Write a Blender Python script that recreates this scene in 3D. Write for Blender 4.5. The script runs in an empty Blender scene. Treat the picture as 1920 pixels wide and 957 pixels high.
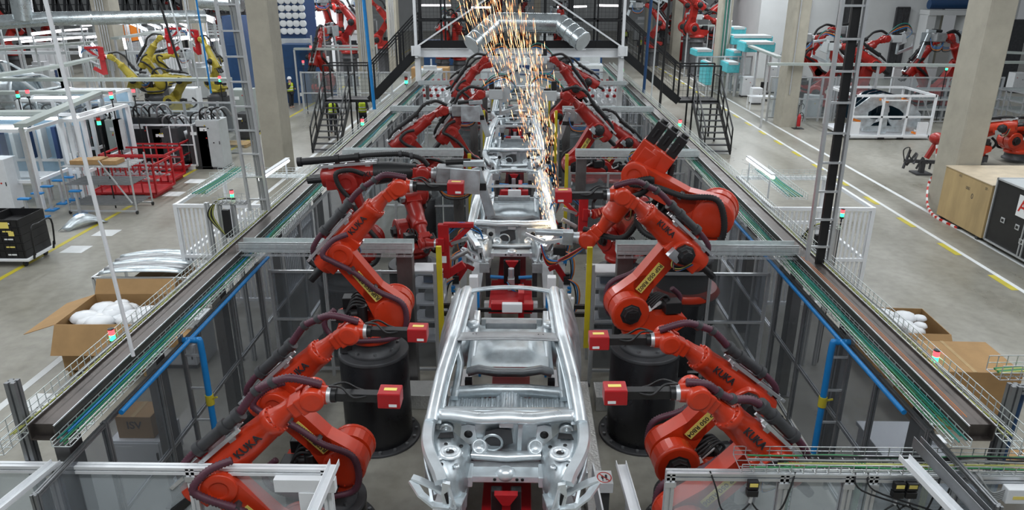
import bpy, bmesh, math, random
from mathutils import Vector, Matrix
random.seed(7)
PI = math.pi
D = bpy.data
scn = bpy.context.scene
COL = scn.collection
V = Vector

# ------------------------------------------------------------------ camera
FPX, CAMH = 1354.0, 6.7
TILT = math.atan(506.5 / FPX)
YAW = math.atan(25 / FPX * math.cos(TILT))
cd = D.cameras.new('camera')
cd.sensor_width = 36.0
cd.lens = FPX / 1920 * 36.0
cd.clip_start = 0.05
cd.clip_end = 400
cam = D.objects.new('camera', cd)
COL.objects.link(cam)
cam.location = (0, 0, CAMH)
cam.rotation_euler = (PI / 2 - TILT, 0, YAW)
scn.camera = cam

# ------------------------------------------------------------------ world, hall lights and added fill lamps
EXPOSURE = 0.0
LAMP_W = 690.0
AMBIENT = 0.19
w = D.worlds.new('hall_air')
scn.world = w
w.use_nodes = True
bg = w.node_tree.nodes['Background']
bg.inputs[0].default_value = (0.90, 0.95, 1.0, 1)
bg.inputs[1].default_value = AMBIENT
scn.view_settings.view_transform = 'Standard'
scn.view_settings.look = 'None'
scn.view_settings.exposure = EXPOSURE
scn.view_settings.gamma = 1.0
scn.view_settings.use_curve_mapping = False


def hall_or_fill_lamp(x, y, z, sx, sy, watts, col=(0.93, 0.97, 1.0)):
    l = D.lights.new('hall_or_fill_lamp', 'AREA')
    l.shape = 'RECTANGLE'
    l.size = sx
    l.size_y = sy
    l.energy = watts
    l.color = col
    o = D.objects.new('hall_or_fill_lamp', l)
    COL.objects.link(o)
    o.location = (x, y, z)
    return o


for lx in (-17.0, -8.5, 8.5, 17.0):
    for ly, f in ((10, 1.0), (30, 1.3), (52, 1.6)):
        hall_or_fill_lamp(lx, ly, 11.0, 0.7, 14.0, LAMP_W * f * (1.25 if abs(lx) > 10 else 1.0))
hall_or_fill_lamp(0.0, 1.0, 11.5, 9.0, 1.2, LAMP_W * 1.1)  # added front fill, brightens the near car and robots
for ly in (34, 56):
    hall_or_fill_lamp(-34.0, ly, 11.0, 0.7, 14.0, LAMP_W * 1.8)  # extra lamps added to brighten the far left workshop
hall_or_fill_lamp(0.0, 20.0, 11.5, 9.0, 0.6, LAMP_W * 0.5)
hall_or_fill_lamp(0.0, 44.0, 11.5, 9.0, 0.6, LAMP_W * 0.9)

# ------------------------------------------------------------------ pixel -> place helpers (1920 x 957 frame)
_cp, _sp = math.cos(YAW), math.sin(YAW)
_R = V((_cp, _sp, 0))
_F = V((-_sp * math.cos(TILT), _cp * math.cos(TILT), -math.sin(TILT)))
_U = _R.cross(_F)


def _ray(px, py):
    return _F + _R * ((px - 960) / FPX) - _U * ((py - 478.5) / FPX)


def atz(px, py, z=0.0):
    r = _ray(px, py)
    return V((0, 0, CAMH)) + r * ((z - CAMH) / r.z)


def aty(px, py, y):
    r = _ray(px, py)
    return V((0, 0, CAMH)) + r * (y / r.y)


def atx(px, py, x):
    r = _ray(px, py)
    return V((0, 0, CAMH)) + r * (x / r.x)


# ------------------------------------------------------------------ materials
MT = {}


def mat(name, col, rough=0.5, metal=0.0, noise=0.0, nscale=6.0, emit=0.0, ecol=None, spec=0.5, alpha=1.0,
        bump=0.0, rvar=0.0, stretch=None, coat=0.0, thr=None, thrcol=None):
    m = D.materials.new(name)
    m.use_nodes = True
    nt = m.node_tree
    b = nt.nodes['Principled BSDF']
    c = (col[0], col[1], col[2], 1)
    b.inputs['Base Color'].default_value = c
    b.inputs['Roughness'].default_value = rough
    b.inputs['Metallic'].default_value = metal
    b.inputs['Specular IOR Level'].default_value = spec
    if coat:
        b.inputs['Coat Weight'].default_value = coat
        b.inputs['Coat Roughness'].default_value = 0.12
    if emit:
        b.inputs['Emission Color'].default_value = (*(ecol or col), 1)
        b.inputs['Emission Strength'].default_value = emit
    if alpha < 1:
        b.inputs['Alpha'].default_value = alpha
    if noise or bump or rvar:
        tc = nt.nodes.new('ShaderNodeTexCoord')
        mp = nt.nodes.new('ShaderNodeMapping')
        nz = nt.nodes.new('ShaderNodeTexNoise')
        nz.inputs['Scale'].default_value = nscale
        nz.inputs['Detail'].default_value = 6
        nz.inputs['Roughness'].default_value = 0.6
        if stretch:
            mp.inputs['Scale'].default_value = stretch
        nt.links.new(tc.outputs['Object'], mp.inputs[0])
        nt.links.new(mp.outputs[0], nz.inputs['Vector'])
        if noise:
            rp = nt.nodes.new('ShaderNodeValToRGB')
            rp.color_ramp.elements[0].position = 0.3
            rp.color_ramp.elements[1].position = 0.72
            k = 1 - noise
            rp.color_ramp.elements[0].color = (col[0] * k, col[1] * k, col[2] * k, 1)
            k = 1 + noise * 0.6
            rp.color_ramp.elements[1].color = (min(1, col[0] * k), min(1, col[1] * k), min(1, col[2] * k), 1)
            nt.links.new(nz.outputs[0], rp.inputs[0])
            nt.links.new(rp.outputs[0], b.inputs['Base Color'])
        if rvar:
            mr = nt.nodes.new('ShaderNodeMapRange')
            mr.inputs['To Min'].default_value = max(0, rough - rvar)
            mr.inputs['To Max'].default_value = min(1, rough + rvar)
            mr.inputs['From Min'].default_value = 0.3
            mr.inputs['From Max'].default_value = 0.7
            nt.links.new(nz.outputs[0], mr.inputs['Value'])
            nt.links.new(mr.outputs[0], b.inputs['Roughness'])
        if bump:
            bp = nt.nodes.new('ShaderNodeBump')
            bp.inputs['Strength'].default_value = bump
            bp.inputs['Distance'].default_value = 0.02
            nt.links.new(nz.outputs[0], bp.inputs['Height'])
            nt.links.new(bp.outputs[0], b.inputs['Normal'])
    MT[name] = m
    return m


def glassy(name, col, a, rough=0.08):
    """thin clear sheet: mostly see-through with a faint glossy film (same for every kind of ray)"""
    m = D.materials.new(name)
    m.use_nodes = True
    nt = m.node_tree
    nt.nodes.remove(nt.nodes['Principled BSDF'])
    out = [n for n in nt.nodes if n.type == 'OUTPUT_MATERIAL'][0]
    t = nt.nodes.new('ShaderNodeBsdfTransparent')
    t.inputs[0].default_value = (col[0], col[1], col[2], 1)
    g = nt.nodes.new('ShaderNodeBsdfPrincipled')
    g.inputs['Base Color'].default_value = (0.75, 0.8, 0.82, 1)
    g.inputs['Roughness'].default_value = rough
    mx = nt.nodes.new('ShaderNodeMixShader')
    mx.inputs[0].default_value = a
    nt.links.new(t.outputs[0], mx.inputs[1])
    nt.links.new(g.outputs[0], mx.inputs[2])
    nt.links.new(mx.outputs[0], out.inputs[0])
    MT[name] = m
    return m


mat('robot_orange', (0.56, 0.036, 0.007), 0.36, 0, noise=0.22, nscale=2.2, coat=0.25)
mat('robot_red', (0.34, 0.012, 0.007), 0.38, 0, noise=0.28, nscale=2.0, coat=0.25)
mat('robot_yellow', (0.38, 0.30, 0.03), 0.45, 0, noise=0.2, nscale=3)
mat('tool_red', (0.40, 0.008, 0.012), 0.4, 0, noise=0.15)
mat('black', (0.010, 0.010, 0.011), 0.45, 0, noise=0.3, nscale=5)
mat('black_rubber', (0.012, 0.012, 0.013), 0.6)
mat('dark_grey', (0.055, 0.056, 0.06), 0.5, 0.2, noise=0.3, nscale=4)
mat('pedestal', (0.013, 0.013, 0.015), 0.32, 0.0, noise=0.3, nscale=3, rvar=0.1)
mat('hose_purple', (0.085, 0.025, 0.042), 0.5, 0, noise=0.2, nscale=12)
mat('galv', (0.60, 0.66, 0.69), 0.40, 0.78, noise=0.25, nscale=5, rvar=0.12)
mat('galv_bright', (0.80, 0.86, 0.89), 0.36, 0.62, noise=0.12, nscale=4, rvar=0.1)
mat('galv_dull', (0.36, 0.37, 0.38), 0.45, 0.7, noise=0.25, nscale=7, rvar=0.12)
mat('sheet', (0.62, 0.69, 0.73), 0.34, 0.45, noise=0.35, nscale=9, rvar=0.12, stretch=(6, 0.6, 1))
mat('alu', (0.66, 0.68, 0.70), 0.42, 0.75, noise=0.08, nscale=8)
mat('alu_dark', (0.27, 0.28, 0.29), 0.45, 0.7, noise=0.15, nscale=6)
mat('white_paint', (0.78, 0.80, 0.82), 0.45, 0, noise=0.06, nscale=4)
mat('light_grey', (0.50, 0.53, 0.54), 0.5, 0, noise=0.08, nscale=4)
mat('steel_post', (0.20, 0.195, 0.195), 0.38, 0.85, noise=0.35, nscale=2.5, rvar=0.12, stretch=(1, 1, 0.4))
mat('steel_rail', (0.115, 0.10, 0.092), 0.42, 0.7, noise=0.45, nscale=3, rvar=0.15)
mat('tray_zinc', (0.66, 0.71, 0.71), 0.45, 0.6, noise=0.15, nscale=10)
mat('black_steel', (0.015, 0.016, 0.018), 0.4, 0.3)
mat('yellow_paint', (0.62, 0.50, 0.02), 0.42, 0, noise=0.15, nscale=3)
mat('yellow_label', (0.80, 0.66, 0.16), 0.5)
mat('blue_pipe', (0.010, 0.20, 0.52), 0.35, 0, noise=0.1)
mat('deep_blue', (0.012, 0.055, 0.15), 0.4, 0, noise=0.15)
mat('booth_blue', (0.30, 0.44, 0.56), 0.3, 0, noise=0.1)
mat('navy', (0.012, 0.035, 0.11), 0.4, 0)
mat('sky_wrap', (0.10, 0.52, 0.58), 0.35, 0, noise=0.2, nscale=8)
mat('cable_green', (0.03, 0.20, 0.07), 0.5)
mat('cable_teal', (0.008, 0.20, 0.16), 0.5)
mat('cable_yellow', (0.34, 0.35, 0.10), 0.5)
mat('cable_orange', (0.62, 0.17, 0.02), 0.5)
mat('cable_blue', (0.02, 0.16, 0.42), 0.45)
mat('cable_grey', (0.25, 0.26, 0.26), 0.5)
mat('concrete', (0.40, 0.375, 0.31), 0.8, 0, noise=0.16, nscale=1.3, bump=0.15)
mat('wall_white', (0.62, 0.635, 0.64), 0.7, 0, noise=0.07, nscale=0.6)
mat('wall_dark', (0.05, 0.052, 0.058), 0.6, 0, noise=0.3)
mat('cardboard', (0.36, 0.215, 0.09), 0.8, 0, noise=0.14, nscale=3)
mat('plywood', (0.47, 0.34, 0.165), 0.65, 0, noise=0.22, nscale=2.2, stretch=(1, 1, 0.25))
mat('plywood_top', (0.62, 0.52, 0.38), 0.65, 0, noise=0.15, nscale=3)
mat('pallet_wood', (0.42, 0.29, 0.14), 0.8, 0, noise=0.2)
mat('white_plastic', (0.74, 0.76, 0.78), 0.4, 0, noise=0.05)
mat('ink', (0.02, 0.02, 0.025), 0.6)
mat('ink_red', (0.55, 0.02, 0.01), 0.5)
mat('line_white', (0.66, 0.68, 0.68), 0.55, 0, noise=0.12, nscale=2)
mat('line_yellow', (0.50, 0.42, 0.03), 0.55, 0, noise=0.2, nscale=2)
mat('hi_vis', (0.55, 0.70, 0.03), 0.6)
mat('cloth_dark', (0.015, 0.017, 0.025), 0.8)
mat('skin', (0.45, 0.25, 0.17), 0.5)
mat('hair_dark', (0.02, 0.014, 0.01), 0.6)
mat('helmet', (0.75, 0.77, 0.78), 0.3)
mat('lamp_on', (1, 1, 1), 0.5, emit=9.0, ecol=(0.9, 0.96, 1.0))
mat('lamp_soft', (1, 1, 1), 0.5, emit=3.5, ecol=(0.85, 0.93, 1.0))
mat('lamp_pink', (1, 1, 1), 0.5, emit=5.0, ecol=(1.0, 0.90, 0.97))
mat('led_red', (0.8, 0.02, 0.03), 0.4, emit=5.0, ecol=(1.0, 0.04, 0.05))
mat('led_green', (0.02, 0.8, 0.2), 0.4, emit=4.5, ecol=(0.03, 1.0, 0.25))
mat('led_amber', (0.9, 0.3, 0.02), 0.4, emit=4.0, ecol=(1.0, 0.30, 0.04))
mat('screen', (0.6, 0.75, 0.8), 0.2, emit=1.3, ecol=(0.6, 0.85, 0.9))
mat('spark', (1, 0.6, 0.3), 0.4, emit=3.2, ecol=(1.0, 0.36, 0.12))
mat('spark_hot', (1, 0.85, 0.6), 0.4, emit=5.0, ecol=(1.0, 0.62, 0.30))
mat('orange_box', (0.75, 0.20, 0.01), 0.5)
mat('body_dark', (0.012, 0.03, 0.045), 0.25, 0.3, coat=0.4)
mat('duct', (0.60, 0.66, 0.68), 0.28, 0.85, noise=0.14, nscale=3, rvar=0.08)
mat('paper', (0.78, 0.80, 0.80), 0.7)
mat('grey_cab', (0.34, 0.38, 0.36), 0.5, noise=0.06)
glassy('pane', (0.88, 0.90, 0.91), 0.08)
glassy('pane_smoke', (0.60, 0.61, 0.63), 0.07)
glassy('pane_milky', (0.90, 0.94, 0.97), 0.28, 0.25)
glassy('sign_clear', (0.8, 0.8, 0.8), 0.55, 0.3)

# concrete floor: polished, faint slabs and scuffs
fm = mat('floor_concrete', (0.33, 0.325, 0.285), 0.42, 0)
nt = fm.node_tree
b = nt.nodes['Principled BSDF']
tc = nt.nodes.new('ShaderNodeTexCoord')
n1 = nt.nodes.new('ShaderNodeTexNoise')
n1.inputs['Scale'].default_value = 0.5
n1.inputs['Detail'].default_value = 8
n1.inputs['Roughness'].default_value = 0.62
n2 = nt.nodes.new('ShaderNodeTexNoise')
n2.inputs['Scale'].default_value = 5.0
n2.inputs['Detail'].default_value = 6
mp = nt.nodes.new('ShaderNodeMapping')
mp.inputs['Scale'].default_value = (1.0, 0.45, 1)
nt.links.new(tc.outputs['Object'], mp.inputs[0])
nt.links.new(mp.outputs[0], n1.inputs['Vector'])
nt.links.new(tc.outputs['Object'], n2.inputs['Vector'])
r1 = nt.nodes.new('ShaderNodeValToRGB')
r1.color_ramp.elements[0].position = 0.34
r1.color_ramp.elements[0].color = (0.215, 0.203, 0.165, 1)
r1.color_ramp.elements[1].position = 0.66
r1.color_ramp.elements[1].color = (0.350, 0.338, 0.295, 1)
nt.links.new(n1.outputs[0], r1.inputs[0])
mx = nt.nodes.new('ShaderNodeMixRGB')
mx.blend_type = 'MULTIPLY'
mx.inputs[0].default_value = 0.45
nt.links.new(r1.outputs[0], mx.inputs[1])
r2 = nt.nodes.new('ShaderNodeValToRGB')
r2.color_ramp.elements[0].position = 0.3
r2.color_ramp.elements[0].color = (0.6, 0.6, 0.6, 1)
r2.color_ramp.elements[1].position = 0.62
nt.links.new(n2.outputs[0], r2.inputs[0])
nt.links.new(r2.outputs[0], mx.inputs[2])
nt.links.new(mx.outputs[0], b.inputs['Base Color'])
mr = nt.nodes.new('ShaderNodeMapRange')
mr.inputs['From Min'].default_value = 0.3
mr.inputs['From Max'].default_value = 0.7
mr.inputs['To Min'].default_value = 0.24
mr.inputs['To Max'].default_value = 0.46
nt.links.new(n1.outputs[0], mr.inputs['Value'])
nt.links.new(mr.outputs[0], b.inputs['Roughness'])

# chequer plate: raised lozenges from crossed waves
dm = mat('chequer', (0.62, 0.62, 0.60), 0.42, 0.6)
nt = dm.node_tree
b = nt.nodes['Principled BSDF']
tc = nt.nodes.new('ShaderNodeTexCoord')
vo = nt.nodes.new('ShaderNodeTexVoronoi')
vo.inputs['Scale'].default_value = 26.0
bp = nt.nodes.new('ShaderNodeBump')
bp.inputs['Strength'].default_value = 0.35
bp.inputs['Distance'].default_value = 0.02
nt.links.new(tc.outputs['Object'], vo.inputs['Vector'])
nt.links.new(vo.outputs['Distance'], bp.inputs['Height'])
nt.links.new(bp.outputs[0], b.inputs['Normal'])


# ------------------------------------------------------------------ mesh builder
class MB:
    def __init__(s):
        s.v = []
        s.f = []
        s.mi = []
        s.sm = []
        s.mats = []
        s.cm = 0

    def use(s, name):
        if name not in s.mats:
            s.mats.append(name)
        s.cm = s.mats.index(name)
        return s

    def add(s, vs, fs, smooth=False):
        o = len(s.v)
        s.v += [tuple(v) for v in vs]
        for f in fs:
            s.f.append([i + o for i in f])
            s.mi.append(s.cm)
            s.sm.append(smooth)
        return s

    def box(s, c, d, rz=0.0, rx=0.0, ry=0.0):
        x, y, z = d[0] / 2, d[1] / 2, d[2] / 2
        vs = [V((a, b, e)) for a in (-x, x) for b in (-y, y) for e in (-z, z)]
        if rz or rx or ry:
            M = Matrix.Rotation(rz, 3, 'Z') @ Matrix.Rotation(ry, 3, 'Y') @ Matrix.Rotation(rx, 3, 'X')
            vs = [M @ v for v in vs]
        c = V(c)
        return s.add([v + c for v in vs],
                     [(0, 1, 3, 2), (4, 6, 7, 5), (0, 4, 5, 1), (2, 3, 7, 6), (0, 2, 6, 4), (1, 5, 7, 3)])

    def span(s, lo, hi):
        lo, hi = V(lo), V(hi)
        return s.box((lo + hi) / 2, [abs(q) for q in (hi - lo)])

    def bar(s, p, q, w=0.05, h=None, up=(0, 0, 1)):
        """rectangular bar from p to q, w sideways, h along up"""
        p, q = V(p), V(q)
        h = w if h is None else h
        d = (q - p).normalized()
        u = V(up)
        if abs(d.dot(u)) > 0.98:
            u = V((0, 1, 0)) if abs(d.y) < 0.9 else V((1, 0, 0))
        sd = d.cross(u).normalized()
        u = sd.cross(d).normalized()
        vs = []
        for e in (p, q):
            for a, b_ in ((-1, -1), (1, -1), (1, 1), (-1, 1)):
                vs.append(e + sd * (a * w / 2) + u * (b_ * h / 2))
        return s.add(vs, [(0, 1, 2, 3), (7, 6, 5, 4), (0, 4, 5, 1), (1, 5, 6, 2), (2, 6, 7, 3), (3, 7, 4, 0)])

    def profile(s, p, q, w=0.05, up=(0, 0, 1), g=0.22):
        """aluminium slot profile: square section with a groove in each face"""
        p, q = V(p), V(q)
        d = (q - p).normalized()
        u = V(up)
        if abs(d.dot(u)) > 0.98:
            u = V((0, 1, 0))
        sd = d.cross(u).normalized()
        u = sd.cross(d).normalized()
        k = w / 2
        a = k * g
        b_ = k * 0.55
        sec = [(-k, -k), (-a, -k), (-a, -b_), (a, -b_), (a, -k), (k, -k), (k, -a), (b_, -a), (b_, a), (k, a), (k, k),
               (a, k), (a, b_), (-a, b_), (-a, k), (-k, k), (-k, a), (-b_, a), (-b_, -a), (-k, -a)]
        n = len(sec)
        vs = [e + sd * x + u * y for e in (p, q) for x, y in sec]
        fs = [(i, (i + 1) % n, n + (i + 1) % n, n + i) for i in range(n)]
        return s.add(vs, fs + [tuple(range(n))[::-1], tuple(range(n, 2 * n))])

    def cyl(s, p, q, r, r2=None, n=20, caps=True, smooth=True):
        p, q = V(p), V(q)
        r2 = r if r2 is None else r2
        d = (q - p).normalized()
        u = V((0, 0, 1)) if abs(d.z) < 0.95 else V((1, 0, 0))
        a = d.cross(u).normalized()
        b_ = d.cross(a).normalized()
        vs = []
        for e, rr in ((p, r), (q, r2)):
            for i in range(n):
                t = 2 * PI * i / n
                vs.append(e + (a * math.cos(t) + b_ * math.sin(t)) * rr)
        s.add(vs, [(i, (i + 1) % n, n + (i + 1) % n, n + i) for i in range(n)], smooth)
        if caps:
            s.add(vs, [tuple(range(n))[::-1], tuple(range(n, 2 * n))], False)
        return s

    def lathe(s, prof, c=(0, 0, 0), axis=(0, 0, 1), n=28, smooth=True):
        """prof: [(r, h)] along axis"""
        d = V(axis).normalized()
        u = V((0, 0, 1)) if abs(d.z) < 0.95 else V((1, 0, 0))
        a = u.cross(d).normalized()
        b_ = d.cross(a).normalized()
        c = V(c)
        vs = []
        for r, h in prof:
            for i in range(n):
                t = 2 * PI * i / n
                vs.append(c + d * h + (a * math.cos(t) + b_ * math.sin(t)) * r)
        fs = []
        for k in range(len(prof) - 1):
            for i in range(n):
                fs.append((k * n + i, k * n + (i + 1) % n, (k + 1) * n + (i + 1) % n, (k + 1) * n + i))
        s.add(vs, fs, smooth)
        m = len(prof) - 1
        caps = []
        if prof[0][0] > 1e-4:
            caps.append(tuple(range(n))[::-1])
        if prof[-1][0] > 1e-4:
            caps.append(tuple(range(m * n, m * n + n)))
        return s.add(vs, caps, False)

    def tube(s, pts, r, n=8, smooth=True, cap=True, curve=True, res=6):
        pts = [V(p) for p in pts]
        if curve and len(pts) > 2:
            pts = spline(pts, res)
        rs = r if isinstance(r, (list, tuple)) else None
        vs = []
        m = len(pts)
        prev = None
        for k, p in enumerate(pts):
            d = (pts[min(k + 1, m - 1)] - pts[max(k - 1, 0)])
            if d.length < 1e-9:
                d = V((0, 0, 1))
            d.normalize()
            if prev is None:
                u = V((0, 0, 1)) if abs(d.z) < 0.9 else V((1, 0, 0))
                a = d.cross(u).normalized()
            else:
                a = (prev - d * prev.dot(d))
                if a.length < 1e-6:
                    a = d.orthogonal()
                a.normalize()
            prev = a
            b_ = d.cross(a)
            if rs:
                t = k / max(1, m - 1) * (len(rs) - 1)
                i0 = int(min(t, len(rs) - 2))
                rr = rs[i0] + (rs[i0 + 1] - rs[i0]) * (t - i0)
            else:
                rr = r
            for i in range(n):
                t = 2 * PI * i / n
                vs.append(p + (a * math.cos(t) + b_ * math.sin(t)) * rr)
        fs = []
        for k in range(m - 1):
            for i in range(n):
                fs.append((k * n + i, k * n + (i + 1) % n, (k + 1) * n + (i + 1) % n, (k + 1) * n + i))
        s.add(vs, fs, smooth)
        if cap:
            s.add(vs, [tuple(range(n))[::-1], tuple(range((m - 1) * n, m * n))], False)
        return s

    def corr(s, pts, r, n=10, pitch=0.035, amp=0.12, res=10):
        """corrugated hose"""
        P = spline([V(p) for p in pts], res)
        L = [0]
        for i in range(1, len(P)):
            L.append(L[-1] + (P[i] - P[i - 1]).length)
        tot = L[-1]
        k = max(4, int(tot / pitch))
        Q = []
        j = 0
        for i in range(k * 2 + 1):
            t = tot * i / (2 * k)
            while j < len(L) - 2 and L[j + 1] < t:
                j += 1
            f = (t - L[j]) / max(1e-9, L[j + 1] - L[j])
            Q.append(P[j].lerp(P[j + 1], f))
        rr = [r * (1 + (amp if i % 2 else -amp)) for i in range(len(Q))]
        return s.tube(Q, rr, n, curve=False)

    def prism(s, poly, axis='y', a=-0.1, b=0.1, holes=None, smooth=False):
        """poly 2D extruded: axis y -> (x,z); axis x -> (y,z); axis z -> (x,y)"""
        def P(u, v, t):
            return {'y': (u, t, v), 'x': (t, u, v), 'z': (u, v, t)}[axis]
        n = len(poly)
        vs = [P(u, v, a) for u, v in poly] + [P(u, v, b) for u, v in poly]
        s.add(vs, [tuple(range(n)), tuple(range(n, 2 * n))[::-1]])
        s.add(vs, [(i, n + i, n + (i + 1) % n, (i + 1) % n) for i in range(n)], smooth)
        return s

    def sweep(s, pts, sec, up=(0, 0, 1), smooth=True, cap=True, scale=None):
        """section (list of (side, up)) swept on a polyline, same up everywhere"""
        pts = [V(p) for p in pts]
        m = len(pts)
        n = len(sec)
        vs = []
        for k, p in enumerate(pts):
            d = (pts[min(k + 1, m - 1)] - pts[max(k - 1, 0)]).normalized()
            sd = d.cross(V(up)).normalized()
            u = sd.cross(d).normalized()
            f = scale[k] if scale else 1
            for x, y in sec:
                vs.append(p + sd * x * f + u * y * f)
        fs = [(k * n + i, k * n + (i + 1) % n, (k + 1) * n + (i + 1) % n, (k + 1) * n + i)
              for k in range(m - 1) for i in range(n)]
        s.add(vs, fs, smooth)
        if cap:
            s.add(vs, [tuple(range(n))[::-1], tuple(range((m - 1) * n, m * n))])
        return s

    def grid(s, rows, smooth=True, thick=0.0):
        """surface through rows of points (equal length)"""
        n = len(rows[0])
        vs = [p for r in rows for p in r]
        fs = [(k * n + i, k * n + i + 1, (k + 1) * n + i + 1, (k + 1) * n + i)
              for k in range(len(rows) - 1) for i in range(n - 1)]
        return s.add(vs, fs, smooth)

    def ball(s, c, r, n=14, sc=(1, 1, 1)):
        c = V(c)
        m = n // 2
        vs = [c + V((0, 0, -r * sc[2]))]
        for k in range(1, m):
            t = -PI / 2 + PI * k / m
            for i in range(n):
                a = 2 * PI * i / n
                vs.append(c + V((math.cos(t) * math.cos(a) * r * sc[0], math.cos(t) * math.sin(a) * r * sc[1],
                                 math.sin(t) * r * sc[2])))
        vs.append(c + V((0, 0, r * sc[2])))
        fs = []
        for i in range(n):
            fs.append((0, 1 + (i + 1) % n, 1 + i))
            e = 1 + (m - 2) * n
            fs.append((e + i, e + (i + 1) % n, len(vs) - 1))
        for k in range(m - 2):
            for i in range(n):
                fs.append((1 + k * n + i, 1 + k * n + (i + 1) % n, 1 + (k + 1) * n + (i + 1) % n, 1 + (k + 1) * n + i))
        return s.add(vs, fs, True)

    def mirror(s, from_i=0, cx=0.0):
        """duplicate everything since vertex/face index pair mirrored in x=cx"""
        vi, fi = from_i
        vs = [(2 * cx - x, y, z) for x, y, z in s.v[vi:]]
        o = len(s.v)
        k = len(s.f)
        s.v += vs
        for j in range(fi, k):
            s.f.append([i - vi + o for i in s.f[j]][::-1])
            s.mi.append(s.mi[j])
            s.sm.append(s.sm[j])
        return s

    def mark(s):
        return (len(s.v), len(s.f))

    def build_each(s, name, m=None, parent=None, bevel=0.0):
        """every separate piece becomes a part of its own"""
        par = list(range(len(s.v)))

        def find(i):
            while par[i] != i:
                par[i] = par[par[i]]
                i = par[i]
            return i
        key = {}
        for i, v in enumerate(s.v):
            k = (round(v[0], 5), round(v[1], 5), round(v[2], 5))
            if k in key:
                par[find(i)] = find(key[k])
            else:
                key[k] = i
        for f in s.f:
            for i in f[1:]:
                par[find(i)] = find(f[0])
        groups = {}
        for j, f in enumerate(s.f):
            groups.setdefault(find(f[0]), []).append(j)
        for js in groups.values():
            q = MB()
            ids = sorted({i for j in js for i in s.f[j]})
            mp_ = {i: n for n, i in enumerate(ids)}
            q.v = [s.v[i] for i in ids]
            q.f = [[mp_[i] for i in s.f[j]] for j in js]
            q.mi = [0] * len(js)
            q.sm = [s.sm[j] for j in js]
            q.build(name, m, parent, bevel=bevel)

    def build(s, name, m=None, parent=None, bevel=0.0, recalc=True, seg=2, M=None):
        """link as one mesh object. with a parent the coordinates are taken in the parent's root frame;
        world-space geometry for a located root must be shifted with sh()"""
        me = D.meshes.new(name)
        vs = [V(v) for v in s.v]
        if M is not None:
            vs = [M @ v for v in vs]
        me.from_pydata(vs, [], s.f)
        names = s.mats or [m or 'white_paint']
        for k in names:
            me.materials.append(MT[k])
        if s.mats:
            me.polygons.foreach_set('material_index', s.mi)
        me.polygons.foreach_set('use_smooth', s.sm)
        if recalc:
            bm = bmesh.new()
            bm.from_mesh(me)
            bmesh.ops.recalc_face_normals(bm, faces=bm.faces)
            bm.to_mesh(me)
            bm.free()
        me.update()
        o = D.objects.new(name, me)
        COL.objects.link(o)
        if parent is not None:
            o.parent = parent
            sh = V(parent.get('_w', (0, 0, 0))) if '_w' in parent else V((0, 0, 0))
            if sh.length > 0:
                me.transform(Matrix.Translation(-sh))
                o['_w'] = tuple(sh)
        if bevel:
            bv = o.modifiers.new('edge', 'BEVEL')
            bv.width = bevel
            bv.segments = seg
            bv.limit_method = 'ANGLE'
            bv.angle_limit = math.radians(50)
        return o


def spline(pts, res=6):
    out = []
    n = len(pts)
    for i in range(n - 1):
        p0, p1, p2, p3 = pts[max(i - 1, 0)], pts[i], pts[i + 1], pts[min(i + 2, n - 1)]
        for k in range(res):
            t = k / res
            out.append(0.5 * ((2 * p1) + (p2 - p0) * t + (2 * p0 - 5 * p1 + 4 * p2 - p3) * t * t
                              + (3 * p1 - p0 - 3 * p2 + p3) * t ** 3))
    out.append(pts[-1])
    return out


def thing(name, label, cat, loc=(0, 0, 0), rz=0.0, group=None, world=False):
    """an Empty at the thing's base. world=True: its parts are modelled in world coordinates"""
    o = D.objects.new(name, None)
    o.empty_display_size = 0.1
    COL.objects.link(o)
    o.location = loc
    o.rotation_euler = (0, 0, rz)
    tag(o, label, cat, group)
    if world:
        o['_w'] = tuple(loc)
    return o


def tag(o, label, cat, group=None, kind=None):
    o['label'] = label
    o['category'] = cat
    if group:
        o['group'] = group
    if kind:
        o['kind'] = kind
    return o


def single(mb, name, m, label, cat, group=None, bevel=0.0, kind=None, base=None):
    """one-mesh top-level thing; origin moved to its base centre"""
    xs = [v[0] for v in mb.v]
    ys = [v[1] for v in mb.v]
    zs = [v[2] for v in mb.v]
    c = V(base) if base is not None else V(((min(xs) + max(xs)) / 2, (min(ys) + max(ys)) / 2, min(zs)))
    mb.v = [(v[0] - c.x, v[1] - c.y, v[2] - c.z) for v in mb.v]
    o = mb.build(name, m, bevel=bevel)
    o.location = c
    tag(o, label, cat, group, kind)
    return o


def struct(mb, name, m, bevel=0.0):
    o = mb.build(name, m, bevel=bevel)
    o['kind'] = 'structure'
    return o


def dup(root, loc=None, rz=None, label=None, group=None, scale=None):
    r = root.copy()
    COL.objects.link(r)
    if loc is not None:
        r.location = loc
    if rz is not None:
        r.rotation_euler = (0, 0, rz)
    if scale:
        r.scale = scale
    if label:
        r['label'] = label
    if group:
        r['group'] = group
    for ch in list(root.children):
        c = ch.copy()
        COL.objects.link(c)
        c.parent = r
        for g in ch.children:
            d = g.copy()
            COL.objects.link(d)
            d.parent = c
    return r


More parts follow.
